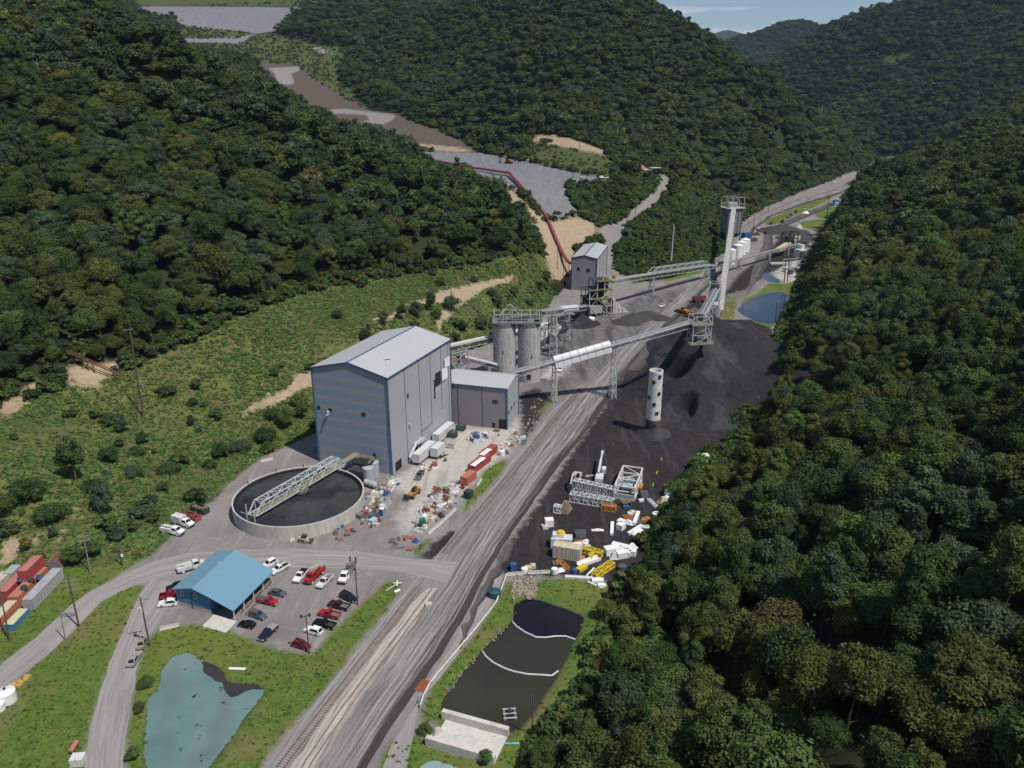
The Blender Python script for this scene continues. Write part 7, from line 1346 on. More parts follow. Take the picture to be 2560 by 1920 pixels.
htank((790, 1049), (812, 1056), 1.0, 'galvanised', 'grey horizontal tank lying by the two upright tanks'); htank((1506, 996), (1528, 996), 1.3, 'white_paint', 'pale horizontal tank at the wood edge right of the coal yard'); htank((155, 1630), (167, 1610), .5, 'faded_red', 'pink pipe-like cylinder lying in the grass by the lower access road')
p = G(1069, 1288); o = thing('water_tub', 'dark teal round tub beside the white barrier pipe', 'tub', (p.x, p.y, .02)); mb = MB(); mb.shell(0, 1.6, 1.5, 1.6, 20); mb.mesh(*frustum(-1.1, 1.1, -.6, .6, 2.4, 1.2, 1.6, 2.0)); mb.ring(1.6, .02, 1.6, 20); mb.build('shell', 'teal_paint', o)
# ------------------------------------------------------------------ crane truck, lattice frames and coal-yard pieces
a = G(1296, 1036); hb = axis(G(1296, 1036), G(1308, 978)); o = thing('crane_truck', 'white crane carrier with its telescopic boom pointing up the coal yard', 'crane', (a.x, a.y, .025), hb); mb = MB(); mb.box((-1, 0, 1.2), (10, 2.6, .8)); mb.build('carrier', 'dark_steel', o); mb = MB(); mb.box((2.8, -1.0, 2.3), (2.6, 1.3, 1.6)); mb.box((-2.5, 0, 2.2), (3.4, 2.5, 1.3)); mb.box((-4.4, 0, 2.0), (1.2, 2.6, 1.4)); mb.build('superstructure', 'white_paint', o)
mb = MB(); mb.beam((-1.6, .4, 3.2), (6.5, .4, 4.1), .75, .95); mb.beam((6.5, .4, 4.1), (11.5, .4, 4.6), .55, .7); mb.build('boom', 'pale_steel', o); mb = MB(); mb.box((11.8, .4, 4.4), (.8, .9, 1.2)); mb.build('boom_head', 'bright_white', o); mb = MB(); mb.box((3.6, -1.0, 2.7), (1.05, 1.2, .7)); mb.build('cab_window', 'glass', o)
for x in (-4.5, -3, 2, 3.6):
    for e in (-1, 1): wheel(o, x, e * 1.15, .6, .45)
mb = MB(); mb.beam((1.2, -1, 1.2), (1.2, 4.6, .3), .4); mb.beam((1.2, 3.8, .2), (1.2, 4.9, .2), .9, .2); mb.beam((.4, .8, 3.0), (3, .8, 3.3), .35); mb.build('outrigger', 'pale_steel', o)
# upright steel frame module
fa = G(1348, 1080); rf = axis(G(1335, 1078), G(1368, 1083)); o = thing('frame_module', 'large white steel frame module lying on blocks in the coal yard', 'steel frame', (fa.x, fa.y, .02), rf); mb = MB(); W_, D_, Z_ = 6.4, 15.0, 4.6
for x in (-W_ / 2, W_ / 2):
    for z in (.3, Z_): mb.beam((x, 0, z), (x, D_, z), .38)
    for y in (0, D_ / 3, 2 * D_ / 3, D_): mb.beam((x, y, .3), (x, y, Z_), .32)
    for i in range(3): mb.beam((x, D_ * i / 3, .3), (x, D_ * (i + 1) / 3, Z_), .2)
for y in (0, D_ / 3, 2 * D_ / 3, D_):
    for z in (.3, Z_): mb.beam((-W_ / 2, y, z), (W_ / 2, y, z), .38)
for i in range(3): s_ = 1 if i % 2 else -1; mb.beam((-s_ * W_ / 2, D_ * i / 3, Z_), (s_ * W_ / 2, D_ * (i + 1) / 3, Z_), .24)
mb.build('frame', 'white_paint', o); mb = MB(); mb.box((0, 0, 1.0), (W_ + .4, .3, 2.0)); mb.build('panel', 'galvanised', o); mb = MB(); mb.box((0, D_ * .5, .9), (4, 3, 1.4)); mb.build('inner_box', 'galvanised', o); mb = MB(); mb.beam((-W_ / 2 - .8, D_ * .35, .8), (-W_ / 2 - .4, D_ * 1.1, 3.2), .7); mb.box((0, D_ * .72, 1.0), (2.6, 2.2, 1.6)); mb.build('duct', 'sky_blue_paint', o); mb = MB(); mb.box((W_ / 2 + .6, D_ * .52, 1.6), (1.4, 3.6, .7)); mb.box((-W_ / 2 - .4, 1.6, .7), (1, 2.4, 1.0)); mb.build('bracket', 'orange_paint', o)
def lattice(p, q, w, h, n, m, label, z=.1, name='lattice_girder', ch=.22, web=.14):
    a, b = G(*p), G(*q); a.z = b.z = z; o = thing(name, label, 'girder'); mb = MB(); truss(mb, a, b, w, h, n, ch, web, False); mb.build('truss', m, o); return o
lattice((1240, 1058), (1328, 1078), 2.2, 3.6, 9, 'white_paint', 'rear white lattice girder lying crosswise below the crane carrier', ch=.3, web=.2); lattice((1232, 1081), (1322, 1096), 2.4, 2.6, 9, 'pale_steel', 'front white lattice girder in front of the rear one', ch=.3, web=.2); lattice((1300, 1100), (1330, 1104), 1.8, 1.6, 5, 'orange_paint', 'short orange lattice piece at the end of the front white girder', ch=.3, web=.22)
lattice((1257, 1190), (1301, 1202), 1.8, 1.2, 5, 'yellow_paint', 'yellow railed platform frame beside the beige container', ch=.3, web=.2); lattice((1282, 1249), (1322, 1222), 1.8, 1.2, 6, 'yellow_paint', 'yellow lattice boom section lying near the grass above the dark pond', ch=.32, web=.24); lattice((1401, 1082), (1421, 1102), 1.1, .7, 7, 'white_paint', 'narrow white ladder frame lying near the wood edge', ch=.2, web=.14)
lattice((1206, 1212), (1226, 1231), 1.4, .4, 5, 'orange_paint', 'flat orange grating frame below the beige container') ; lattice((1197, 1105), (1213, 1108), 1.6, 2.2, 2, 'bright_white', 'white angled bracket frame left of the brown hopper')
def piece(px, py, d, rz, m, label, name='steel_piece', cat='steel piece', shape='box', z=0.02, lid=None):
    p = G(px, py); o = thing(name, label, cat, (p.x, p.y, z), rz)
    mb = MB(); L, W, h = d
    if shape == 'box': mb.box((0, 0, h / 2), d); [mb.box((x, 0, h / 2), (.14, W + .1, h + .1)) for x in (-L / 2 + .1, L / 2 - .1)]
    elif shape == 'duct': mb.box((0, 0, h / 2), d); mb.mesh(*frustum(L / 2, L / 2 + W * .6, L / 2, L / 2 + W * .35, W, W * .6, 0, h * .8))
    elif shape == 'hopper': mb.mesh(*frustum(-L / 2, L / 2, -L * .15, L * .2, W, W * .35, 0, h)); mb.box((0, 0, .1), (L + .2, W + .2, .2))
    elif shape == 'channel': mb.box((0, 0, .1), (L, W, .2)); [mb.box((0, e * W / 2, h / 2), (L, .12, h)) for e in (-1, 1)]
    elif shape == 'drum': mb.cyl((0, 0, 0), (0, 0, h), W / 2, n=16); mb.cyl((0, 0, h), (0, 0, h + .12), W / 2 * .8, n=16)
    elif shape == 'pipe': [mb.cyl((-L / 2, e, W * .3), (L / 2, e, W * .3), W * .28, n=10) for e in (-W * .3, W * .3)]
    elif shape == 'grate': [mb.box((x, 0, h / 2), (.14, W, h)) for x in np.linspace(-L / 2, L / 2, 7)]; [mb.box((0, e * W / 2, h / 2), (L, .16, h + .04)) for e in (-1, 0, 1)]
    elif shape == 'pallet': [mb.box((0, e, h), (L, W / 7, .06)) for e in np.linspace(-W / 2, W / 2, 5)]; [mb.box((x, 0, h / 2), (.14, W, h)) for x in (-L / 2 + .1, 0, L / 2 - .1)]
    elif shape == 'barrier': mb.side([(-.0, 0), (0, 0)], 1) if False else mb.mesh(*(lambda prof: ([(sx * L / 2, y, z_) for sx in (-1, 1) for y, z_ in prof], [tuple(range(6)), tuple(range(11, 5, -1))] + [(i, 6 + i, 6 + (i + 1) % 6, (i + 1) % 6) for i in range(6)]))([(-W / 2, 0), (W / 2, 0), (W * .2, h * .4), (W * .14, h), (-W * .14, h), (-W * .2, h * .4)]))
    elif shape == 'plate': mb.box((0, 0, .06), (L, W, .1)); mb.box((0, W / 2, h / 2), (L, .1, h))
    elif shape == 'elbow': mb.box((-L * .2, 0, h / 2), (L * .6, W, h)); mb.box((L * .25, W * .5, h / 2), (W, L * .5, h))
    mb.build('body', m, o)
    if lid: mb = MB(); mb.box((0, 0, h + .06), (L * .7, W * .7, .12)); mb.build('lid', lid, o)
    return o
BW = 'bright_white'
for a in [(1374, 1122, (7.5, 1.1, .9), 1.25, BW, 'long white box duct standing out at the top of the duct scatter', 'duct'), (1322, 1144, (6.8, 1.0, .8), 1.42, BW, 'single long white duct lying apart left of the duct scatter', 'duct'), (1344, 1140, (4.0, 2.0, 1.8), .9, BW, 'white square duct with an open end in the duct scatter', 'elbow'), (1357, 1131, (3, 1.5, 1.2), -.5, BW, 'white flared duct piece beside the square duct', 'hopper'), (1371, 1147, (6.5, .9, .8), .8, BW, 'slanting white duct in the middle of the scatter', 'duct'), (1381, 1149, (3.4, 2, .9), .7, BW, 'flat white duct plate right of the slanting one', 'plate'), (1376, 1160, (2.6, 1.6, .9), .3, BW, 'small white duct nearest the wood edge', 'duct'),
          (1291, 1146, (3.4, .8, .6), 0, BW, 'small white winged piece alone in the open coal yard', 'hopper'), (1341, 1187, (5.2, 1.8, 1.6), -.45, BW, 'long white box duct on top of the lower duct pile', 'duct'), (1322, 1195, (4.4, 2.4, 2.0), .3, BW, 'wide white duct at the left of the lower duct pile', 'duct'), (1326, 1205, (2.2, 2.2, 1.8), 0, 'white_paint', 'white cone-shaped hopper in the lower duct pile', 'hopper'), (1342, 1203, (3.0, 2.2, 1.8), .3, BW, 'white square duct in the middle of the lower duct pile', 'box'), (1359, 1202, (3.0, 1.8, 1.6), -.4, BW, 'white elbow duct at the right of the lower duct pile', 'elbow'), (1364, 1187, (3.6, 2.0, 1.8), .9, BW, 'white tapered duct against the trees', 'hopper'),
          (1272, 1215, (7.0, 1.8, .9), .55, BW, 'long white tray between the yellow boom and the beige container', 'channel'), (1256, 1231, (3.4, 1.6, 1.0), .8, 'yellow_paint', 'yellow box piece at the end of the long white tray', 'box'), (1277, 1206, (1.6, 1.4, 1.3), .2, 'yellow_paint', 'small yellow bracket on the far end of the long white tray', 'elbow'), (1241, 1238, (2.2, 1.4, 1.2), .3, 'blue_paint', 'small blue motor beside the yellow box piece', 'drum'), (1257, 1249, (9, .7, .5), -.1, BW, 'long white beam lying at the grass edge', 'channel'), (1275, 1236, (4.5, .4, .3), 1.0, BW, 'thin white bar leaning near the yellow boom', 'pipe'), (1285, 1264, (4.5, .5, .4), -.7, BW, 'thin white bar pointing at the dark pond', 'pipe'), (1291, 1256, (3.2, 1.6, .7), 0, BW, 'white slab piece on the grass edge right of the bars', 'box'), (1300, 1271 - 4, (2.2, 1.2, .7), 0, BW, 'white block on the grass above the dark pond', 'box'),
          (1252, 1173, (2.6, 1.8, .5), .4, 'orange_paint', 'flat orange plate behind the yellow platform frame', 'plate'), (1246, 1180, (3.0, 1.8, .8), .2, BW, 'white box between the orange plate and the beige container', 'box'), (1266, 1177, (2.0, 1.6, .9), .6, BW, 'white bent piece right of the orange plate', 'elbow'), (1262, 1187, (4.0, 1.6, .9), .1, BW, 'white tray behind the yellow platform frame', 'channel'), (1254, 1158, (3.0, 2.2, 1.4), 0, 'grey_steel', 'grey open cage box above the orange plate', 'grate'), (1257, 1207, (1.8, 2.4, .3), 0, 'faded_red', 'faded red mat beside the yellow platform frame', 'plate'),
          (1356, 1119, (2.6, 2.2, .5), .3, 'orange_paint', 'orange frame left of the long white duct', 'grate'), (1361, 1126, (1.8, .9, .6), .8, 'red_paint', 'small red piece among the white ducts', 'hopper'), (1364, 1112, (2.4, 1.6, .8), .2, 'white_paint', 'pale crumpled piece above the orange frame', 'elbow'), (1383, 1126, (3.8, 2.0, .9), 1.2, 'slate_paint', 'slate-grey chute piece right of the long white duct', 'hopper'), (1394, 1127, (3.2, 1.8, .9), -.2, 'orange_paint', 'orange curved chute by the wood edge', 'elbow'), (1396, 1139, (2, 1.4, .4), 0, 'pale_steel', 'pale grey sheet by the wood edge', 'plate'), (1416, 1117, (1.8, 1.6, 1.3), .2, BW, 'pair of small white boxes at the wood edge', 'elbow'),
          (1391, 1074, (2.2, 2.2, 1.8), .1, 'grey_steel', 'grey caged pump unit right of the frame module', 'grate'), (1385, 1083, (1.6, .9, .7), .2, BW, 'small white piece below the caged pump', 'box'), (1444, 1069, (2.6, 2.2, 2.0), 0, BW, 'white cube tank with a lid near the wood edge', 'box'), (1432, 1087, (3.0, 2.6, 2.2), .2, 'tan_paint', 'cream hopper box near the narrow ladder frame', 'hopper'), (1440, 1079, (2, 1.4, 1.0), -.4, BW, 'white bin between the cube tank and the cream hopper', 'drum'), (1449, 1082, (1.6, 1.4, 1.0), .3, 'navy_paint', 'dark blue bin beside the white bin', 'drum'), (1442, 1056, (2.6, 1.8, .8), .8, 'faded_red', 'small heap-like pinkish bracket near the dashed yellow markers', 'elbow'), (1443, 1100, (1.4, 1.0, .9), .4, 'galvanised', 'small ring-shaped fitting by the trees', 'drum'),
          (1351, 1092, (2.8, 2.2, 1.4), .5, 'wood', 'brown and white crate below the frame module', 'pallet'), (1352, 1099, (1.8, 1.2, 1.0), -.2, 'blue_paint', 'small blue unit below the brown crate', 'box'), (1221, 1103, (4.4, 3.2, 3.2), 1.1, 'wood', 'brown rusty hopper leaning at the left of the girders', 'hopper'), (1186, 1135, (2.6, 2.2, 2.2), .1, BW, 'white cab shell alone near the haul road', 'box'), (1177, 1140, (1.6, 2.0, .8), .2, 'white_paint', 'white frame beside the cab shell', 'grate'),
          (1181 + 8, 1128, (4.0, .3, .3), -.2, 'rust', 'thin rusty bar behind the white cab shell', 'pipe'), (1109, 1231, (1.6, 1.4, 2.0), .1, 'blue_paint', 'blue cabinet at the corner of the coal yard by the barrier', 'box'), (1133, 1236, (1.8, 1.8, 1.2), 0, BW, 'white round tub in a row along the coal yard edge', 'drum'), (1146, 1230, (3.0, 1.4, 1.0), .1, 'tan_paint', 'cream and white scrap behind the round tub', 'elbow'), (1198, 1238, (1.8, 1.8, 1.4), 0, BW, 'white drum near the flat orange grating', 'drum'), (1210, 1233, (2.0, 1.6, .8), .4, BW, 'white sack-like box right of the white drum', 'hopper'), (1203, 1218, (2.4, 1.6, .4), .1, 'wood', 'brown pallet below the beige container', 'pallet'), (1344, 1232, (3.2, 2.4, 1.4), 0, 'slate_paint', 'dark round boulder-like tub in the shade at the wood edge', 'drum')]:
    piece(a[0], a[1], a[2], a[3], a[4], a[5], shape=a[6])
for i, (x, y) in enumerate([(1429, 992), (1419, 1021), (1411, 1047)]): piece(x, y, (2.6, .25, .2), 1.3, 'yellow_paint', ['yellow marker strip farthest up the coal yard', 'middle yellow marker strip in the coal yard', 'yellow marker strip nearest the frame module'][i], 'marker_strip', 'marker', 'pipe')
# barriers, rocks, walls, pipes
def barrier_row(pts, label, n=None, m='pale_concrete', d=(3.0, .6, .85)):
    for i in range(len(pts) - 1):
        a, b = G(*pts[i]), G(*pts[i + 1]); k = max(1, round((b - a).length / (d[0] + .1)))
        for j in range(k):
            c_ = a.lerp(b, (j + .5) / k); Lb = (b - a).length / k - .08; P = [(-d[1] / 2, 0), (d[1] / 2, 0), (d[1] * .2, d[2] * .4), (d[1] * .14, d[2]), (-d[1] * .14, d[2]), (-d[1] * .2, d[2] * .4)]
            mb = MB(); mb.mesh([(sx * Lb / 2, y, z_) for sx in (-1, 1) for y, z_ in P], [tuple(range(6)), tuple(range(11, 5, -1))] + [(q_, 6 + q_, 6 + (q_ + 1) % 6, (q_ + 1) % 6) for q_ in range(6)]); o = mb.build('concrete_barrier', m); o.location = (c_.x, c_.y, .02); o.rotation_euler = (0, 0, axis(a, b) + random.uniform(-.05, .05)); tag(o, label, 'barrier', label)
barrier_row([(600, 1159), (623, 1169)], 'pale concrete barrier lying at the foot of the slurry tank'); barrier_row([(626, 1170), (652, 1158)], 'white tilted barrier plate right of the tank-foot barrier')
barrier_row([(345, 1361), (388, 1352)], 'concrete barrier at the grass edge below the white car'); barrier_row([(440, 1357), (478, 1353)], 'low concrete kerb block on the porch apron', d=(3, .3, .3)); barrier_row([(1095, 1243), (1133, 1240)], 'long concrete barrier at the corner of the coal yard above the dark pond'); barrier_row([(1140, 1239), (1195, 1237)], 'black and white barrier along the coal yard edge')
barrier_row([(563, 998), (590, 992)], 'white concrete block where the bank meets the thickener road'); barrier_row([(925, 1155), (968, 1117), (985, 1100)], 'white block barrier in the row edging the rail ditch'); barrier_row([(1030, 1052), (1040, 1036)], 'white block at the foot of the orange-red container'); barrier_row([(840, 1040), (866, 1033)], 'pale beam across the yard beside the grey tanks', d=(6, .5, .5)); barrier_row([(843, 1062), (865, 1036)], 'second pale beam lying along the yard', d=(5, .6, .4))
o = thing('barrier_pipe', 'long white barrier pipe on short posts along the road above the dark pond', 'barrier'); mb = MB(); pts = [V3((*G(x, y)[:2], .9)) for x, y in [(908, 1530), (915, 1508), (928, 1484), (946, 1460), (965, 1438), (1000, 1396), (1028, 1363), (1056, 1328), (1073, 1304), (1082, 1280), (1090, 1258), (1094, 1246)]]; mb.tube(pts, .19, 8); mb.build('pipe', 'white_paint', o); mb = MB(); [mb.beam((p.x, p.y, 0), (p.x, p.y, .9), .25) for p in pts]; mb.build('post', 'galvanised', o)
bk_ = G(1010, 1600); rb = axis(G(945, 1600), G(1055, 1632)); bk = thing('concrete_bunker', 'open bunker of two pale precast concrete walls by the dark pond', 'bunker', (bk_.x, bk_.y, .02), rb); mb = MB(); mb.box((0, 3.9, 1.0), (14.5, 1.0, 2.0)); mb.mesh(*frustum(-7.25, 7.25, -7.25, 7.25, 1.8, 1.0, 0, .5)) if False else None; mb.build('wall', 'pale_concrete', bk); mb = MB(); mb.box((0, -3.6, 1.0), (14.5, 1.0, 2.0)); mb.build('wall', 'pale_concrete', bk); mb = MB(); mb.box((.4, .1, .12), (13.5, 6.6, .2)); mb.build('floor_slab', 'pale_concrete', bk)
piece(915, 1482, (3.6, 2.4, .1), axis(G(905, 1492), G(922, 1470)), mat('orange_rust', (.26, .075, .03), rough=.85, var=.2), 'rusty orange steel plate on the road edge by the barrier pipe', 'steel_plate', 'plate', 'plate'); piece(926, 1553 - 30 + 20, (4, .3, .2), -.6, 'wood', 'long plank lying in the grass corner by the dark pond', 'plank', 'plank', 'pallet')
piece(1102, 1607, (3.6, .4, .3), .0, 'sky_blue_paint', 'light blue pipe pair lying right of the bunker', 'pipe_pair', 'pipe', 'pipe'); piece(990, 1593 - 2, (1.6, .4, .3), .1, 'sky_blue_paint', 'two short blue pipe ends left of the bunker', 'pipe_pair', 'pipe', 'pipe'); piece(513, 1446, (3.8, .6, .5), -.05, BW, 'white culvert pipe end at the turquoise pond', 'culvert_pipe', 'pipe', 'pipe'); piece(170, 1648, (2.4, 2.0, 1.6), .1, 'white_paint', 'white cube crate at the bottom of the lower access road', 'white_crate', 'crate', 'box')
piece(926, 1310 - 1, (1.5, 1.3, .8), .1, 'pale_concrete', 'small concrete box between the buried rails and the haul road', 'concrete_box', 'box', 'box', lid='concrete')
xg = G(848, 1271); o = thing('crossing_sign', 'fallen white crossing sign lying in the grass by the level crossing', 'sign', (xg.x, xg.y, .3), .8); mb = MB(); mb.beam((-2.2, 0, 0), (1.5, 0, .4), .18); mb.build('post', 'white_paint', o); mb = MB(); mb.beam((.8, -.9, .5), (2.4, .9, .6), .3, .06); mb.beam((.8, .9, .55), (2.4, -.9, .65), .3, .06); mb.build('crossbuck', BW, o); piece(858, 1278, (1.6, .7, .7), .7, BW, 'white drum beside the fallen crossing sign', 'plastic_drum', 'drum', 'pipe')
# floating booms and the pump raft
def boom(px_pts, label):
    o = thing('floating_boom', label, 'boom'); P = [V3((*G(x, y)[:2], -.42)) for x, y in px_pts]; Q = []
    for i in range(len(P) - 1):
        for k in range(6): f = k / 6; Q.append(P[i].lerp(P[i + 1], f))
    Q.append(P[-1]); mb = MB(); mb.tube(Q, .2, 6); mb.build('float', 'boom_white', o)
boom([(1107, 1340), (1115, 1349), (1134, 1362), (1158, 1373), (1178, 1374), (1200, 1371), (1222, 1371), (1243, 1378)], 'upper white floating boom across the black end of the pond'); boom([(1041, 1402), (1050, 1415), (1066, 1428), (1090, 1440), (1110, 1447), (1140, 1453), (1165, 1454), (1192, 1456), (1206, 1446)], 'lower white floating boom across the middle of the dark pond')
rp = G(1101, 1541); o = thing('pump_raft', 'small grey pump raft floating on the dark pond', 'raft', (rp.x, rp.y, -.5), .1); mb = MB(); [mb.cyl((e, -1.5, .15), (e, 1.5, .15), .3, n=10) for e in (-1.1, 1.1)]; mb.build('float', 'grey_steel', o); mb = MB(); [mb.box((0, y, .5), (2.8, .3, .12)) for y in (-1.3, 0, 1.3)]; mb.build('deck', 'galvanised', o); mb = MB(); mb.box((0, .4, .8), (.8, .8, .6)); mb.build('pump', 'dark_steel', o)
def rocks(name, label, poly, n, smin, smax, m, terrain=False, seed=1):
    r = random.Random(seed); P = np.array(poly, float); x0, y0 = P.min(0); x1, y1 = P.max(0); mb = MB(); c = 0
    while c < n:
        x, y = r.uniform(x0, x1), r.uniform(y0, y1)
        if sdist(np.array([x]), np.array([y]), poly)[0] < 0: continue
        p = GT(x, y) if terrain else G(x, y); s = r.uniform(smin, smax); V, Fc = frustum(-s * .5, s * .5, -s * .3, s * .35, s * r.uniform(.6, 1), s * r.uniform(.3, .6), 0, s * r.uniform(.4, .8)); a = r.uniform(0, 6.3)
        V = [((vx + r.uniform(-.12, .12) * s) * math.cos(a) - vy * math.sin(a) + p.x, vx * math.sin(a) + (vy + r.uniform(-.12, .12) * s) * math.cos(a) + p.y, vz + p.z - .15 * s + r.uniform(-.08, .08) * s) for vx, vy, vz in V]; mb.mesh(V, Fc); c += 1
    o = mb.build(name, m); o['kind'] = 'stuff'; o['label'] = label; return o
rocks('rubble', 'white boulder heap at the back of the mine bench', [(1048, 326), (1062, 320), (1090, 323), (1125, 332), (1150, 348), (1140, 350), (1100, 340), (1060, 334)], 240, 1.6, 3.6, 'rubble_stone', True, 2); rocks('rubble', 'rock-lined chute falling into the dark pond', [(1108, 1250), (1125, 1243), (1150, 1247), (1158, 1262), (1158, 1288), (1145, 1292), (1125, 1290), (1112, 1292), (1106, 1300), (1104, 1280)], 170, .5, 1.3, 'brown_stone', False, 4)
rocks('rubble', 'broken stone along the drain beside the haul road', [(1150, 868), (1175, 850), (1178, 862), (1165, 900), (1150, 930), (1128, 950), (1118, 942), (1140, 915)], 75, .3, .95, 'brown_stone', False, 6); rocks('rubble', 'pale stones on the far pond shore', [(1565, 640), (1590, 628), (1595, 655), (1600, 672), (1575, 690), (1560, 675)], 26, .7, 1.9, 'brown_stone', False, 7); rocks('rubble', 'yellow scrap blocks beside the left access road', [(22, 1482), (60, 1455), (66, 1462), (60, 1475), (30, 1492)], 14, .6, 1.4, mat('ochre_block', (.50, .30, .10), rough=.8, var=.2), False, 9); rocks('rubble', 'pale shoreline stones around the dark pond', [(1085, 1362), (1106, 1338), (1109, 1342), (1090, 1366), (1040, 1410), (992, 1470), (966, 1503), (958, 1500), (985, 1465), (1036, 1406)], 60, .2, .45, 'brown_stone', False, 12); piece(945, 1565 + 20, (2.6, 1.6, 1.4), .5, 'rubble_stone', 'big pale rock in the brush left of the bunker', 'pale_boulder', 'rock', 'hopper')
# ------------------------------------------------------------------ poles
def pole(bx, by, tx, ty, label, arms=0, r=.17, m='pole_wood', hill=False, extra=None, rz=.3):
    b = GT(bx, by) if hill else G(bx, by); zt = zat(b.y, ty); L = max(4, zt - b.z); o = thing('utility_pole', label, 'pole', (b.x, b.y, b.z - .3), rz, 'poles along the valley')
    lx = ((tx - proj(np.array([b.x]), np.array([b.y]), np.array([zt]))[0][0]) * (b.y) / F)
    lx = max(-.8, min(.8, lx)); mb = MB(); mb.cyl((0, 0, 0), (lx * math.cos(-rz), lx * math.sin(-rz), L + .3), r * 1.15, r * .75, 10); mb.build('shaft', m, o)
    for k in range(arms): mb = MB(); z_ = L - .4 - k * 1.3; mb.beam((-1.5, 0, z_), (1.5, 0, z_), .16, .2); [mb.cyl((x, 0, z_), (x, 0, z_ + .4), .08, n=6) for x in (-1.4, -.7, .7, 1.4)]; mb.build('crossarm', 'grey_wood', o)
    if extra == 'can': mb = MB(); mb.cyl((-.5, 0, L - 3.6), (-.5, 0, L - 2.4), .38, n=12); mb.build('transformer_can', 'pale_steel', o)
    if extra == 'lamp': mb = MB(); mb.beam((-.9, 0, L), (.9, 0, L), .1); mb.build('lamp_arm', 'dark_steel', o); [MB().cyl((x, -.2, L + .1), (x, .3, L + .1), .3, .38, 10).build('floodlight', 'dark_steel', o) for x in (-.9, .9)]
    if extra == 'ball': mb = MB(); mb.cyl((.35, -.2, L * .45), (.35, -.2, L * .45 + .7), .3, n=10); mb.build('lamp_globe', BW, o)
    return o
for a in [((171, 1354, 147, 1249, 'tall pole with three crossarms between the two access roads', 3), dict(r=.2)), ((142, 1384, 126, 1303, 'thin grey pole beside the three-crossarm pole', 0), dict(r=.13, m='grey_wood')), ((324, 1396, 302, 1290, 'dark leaning pole with a transformer can beside the beige sedan', 1), dict(extra='can', r=.2)), ((21, 1384, 12, 1273, 'rust-brown pole among the left yard containers', 0), {}), ((195, 1234, 179, 1154, 'grey pole with crossarms behind the left container yard', 2), dict(m='grey_wood')), ((265, 1223, 255, 1172, 'short dark pole with a white globe on the weedy bank', 0), dict(extra='ball')), ((773, 1307, 767, 1222, 'wooden pole beside the navy minivan', 0), {}), ((668, 1412, 661, 1329, 'wooden lamp pole with two floodlights above the dark red car', 0), dict(extra='lamp')),
          ((310, 903, 280, 708, 'very tall brown pole on the weedy bank, right one of a pair', 1), dict(hill=True, r=.3)), ((297, 915, 290, 830, 'lower brown pole next to the very tall one on the bank', 0), dict(hill=True, r=.25)), ((500, 889, 495, 822, 'thin grey pole on the bank left of the clay cut', 0), dict(hill=True, m='grey_wood')), ((854, 615, 850, 532, 'dark pole at the tree line above the main roof', 0), dict(hill=True)), ((633, 732, 630, 676, 'thin grey pole standing mid bank above the main building', 0), dict(hill=True, m='grey_wood', r=.13)), ((792, 726, 789, 692, 'short pole just behind the main roof', 0), dict(hill=True, m='grey_wood', r=.13)),
          ((1285, 507, 1286, 462, 'dark pole at the corner of the tan slope', 1), dict(hill=True, r=.25)), ((1353, 497, 1354, 457, 'pole on the lower bend of the upper haul road', 1), dict(hill=True, r=.25)), ((1371, 482, 1373, 432, 'taller pole next uphill on the haul road bend', 1), dict(hill=True, r=.25)), ((1449, 572, 1456, 488, 'tall pale steel mast in front of the green mound', 0), dict(hill=True, m='pale_steel', r=.5)), ((1204, 581, 1204, 533, 'thin pole left of the red belt conveyor foot', 0), dict(hill=True, r=.2)), ((1216, 630, 1217, 580, 'dark pole at the left corner of the transfer house', 0), dict(hill=True, r=.22)), ((1694, 610, 1700, 535, 'left one of two dark poles by the substation', 0), dict(r=.35)), ((1701, 608, 1707, 535, 'right one of two dark poles by the substation', 0), dict(r=.35)), ((1675, 694, 1679, 648, 'pole with a crossarm at the far pond shore', 1), dict(r=.25)), ((1781, 510, 1788, 420, 'tallest dark pole beside the crusher yard road', 0), dict(r=.35)), ((1610, 628, 1613, 578, 'dark pole left of the far pond', 0), dict(r=.25)),
          ((1150, 1589, 1151, 1502, 'rusty pole on a white base at the lower tip of the dark pond', 0), dict(r=.15)), ((1252, 320, 1253, 288, 'pole in front of the tan cut bank at the wood foot', 1), dict(hill=True, r=.3)), ((1238, 386, 1239, 350, 'pole with a white box on the mine bench', 1), dict(hill=True, r=.3)), ((1337, 380, 1336, 346, 'pole on the green bank above the mine bench edge', 1), dict(hill=True, r=.3)), ((1450, 402, 1450, 367, 'pole at the top of the upper haul road', 1), dict(hill=True, r=.3)), ((1659, 460, 1661, 420, 'pole beside the far railway curve', 0), dict(r=.3)), ((1627, 505, 1629, 463, 'pole between the loadout bin and the far railway', 0), dict(r=.3)), ((1388, 975 - 100 + 8, 1392, 878, 'short lamp post with a white head in the coal yard', 0), dict(r=.2))][:-1]: pole(*a[0], **a[1])
# trestle pipe on the clay cut at the left
o = thing('pipe_trestle', 'rusty double pipe on a small trestle crossing the left clay cut', 'pipe'); a = GT(135, 782); b = GT(262, 832); a.z += 5; b.z += 3.5; mb = MB(); mb.beam(a, b, .35); mb.beam(a + V3((0, 1, .3)), b + V3((0, 1, .3)), .3); mb.build('pipe', 'rust', o); mb = MB()
for f in (.45, .55, .9): c_ = a.lerp(b, f); mb.beam(c_, (c_.x, c_.y, h1(c_.x, c_.y) - .3), .25)
c_ = a.lerp(b, .5); mb.beam(c_ + V3((-1.5, 0, 0)), c_ + V3((1.5, 0, .3)), .25); mb.build('trestle', 'rust', o)
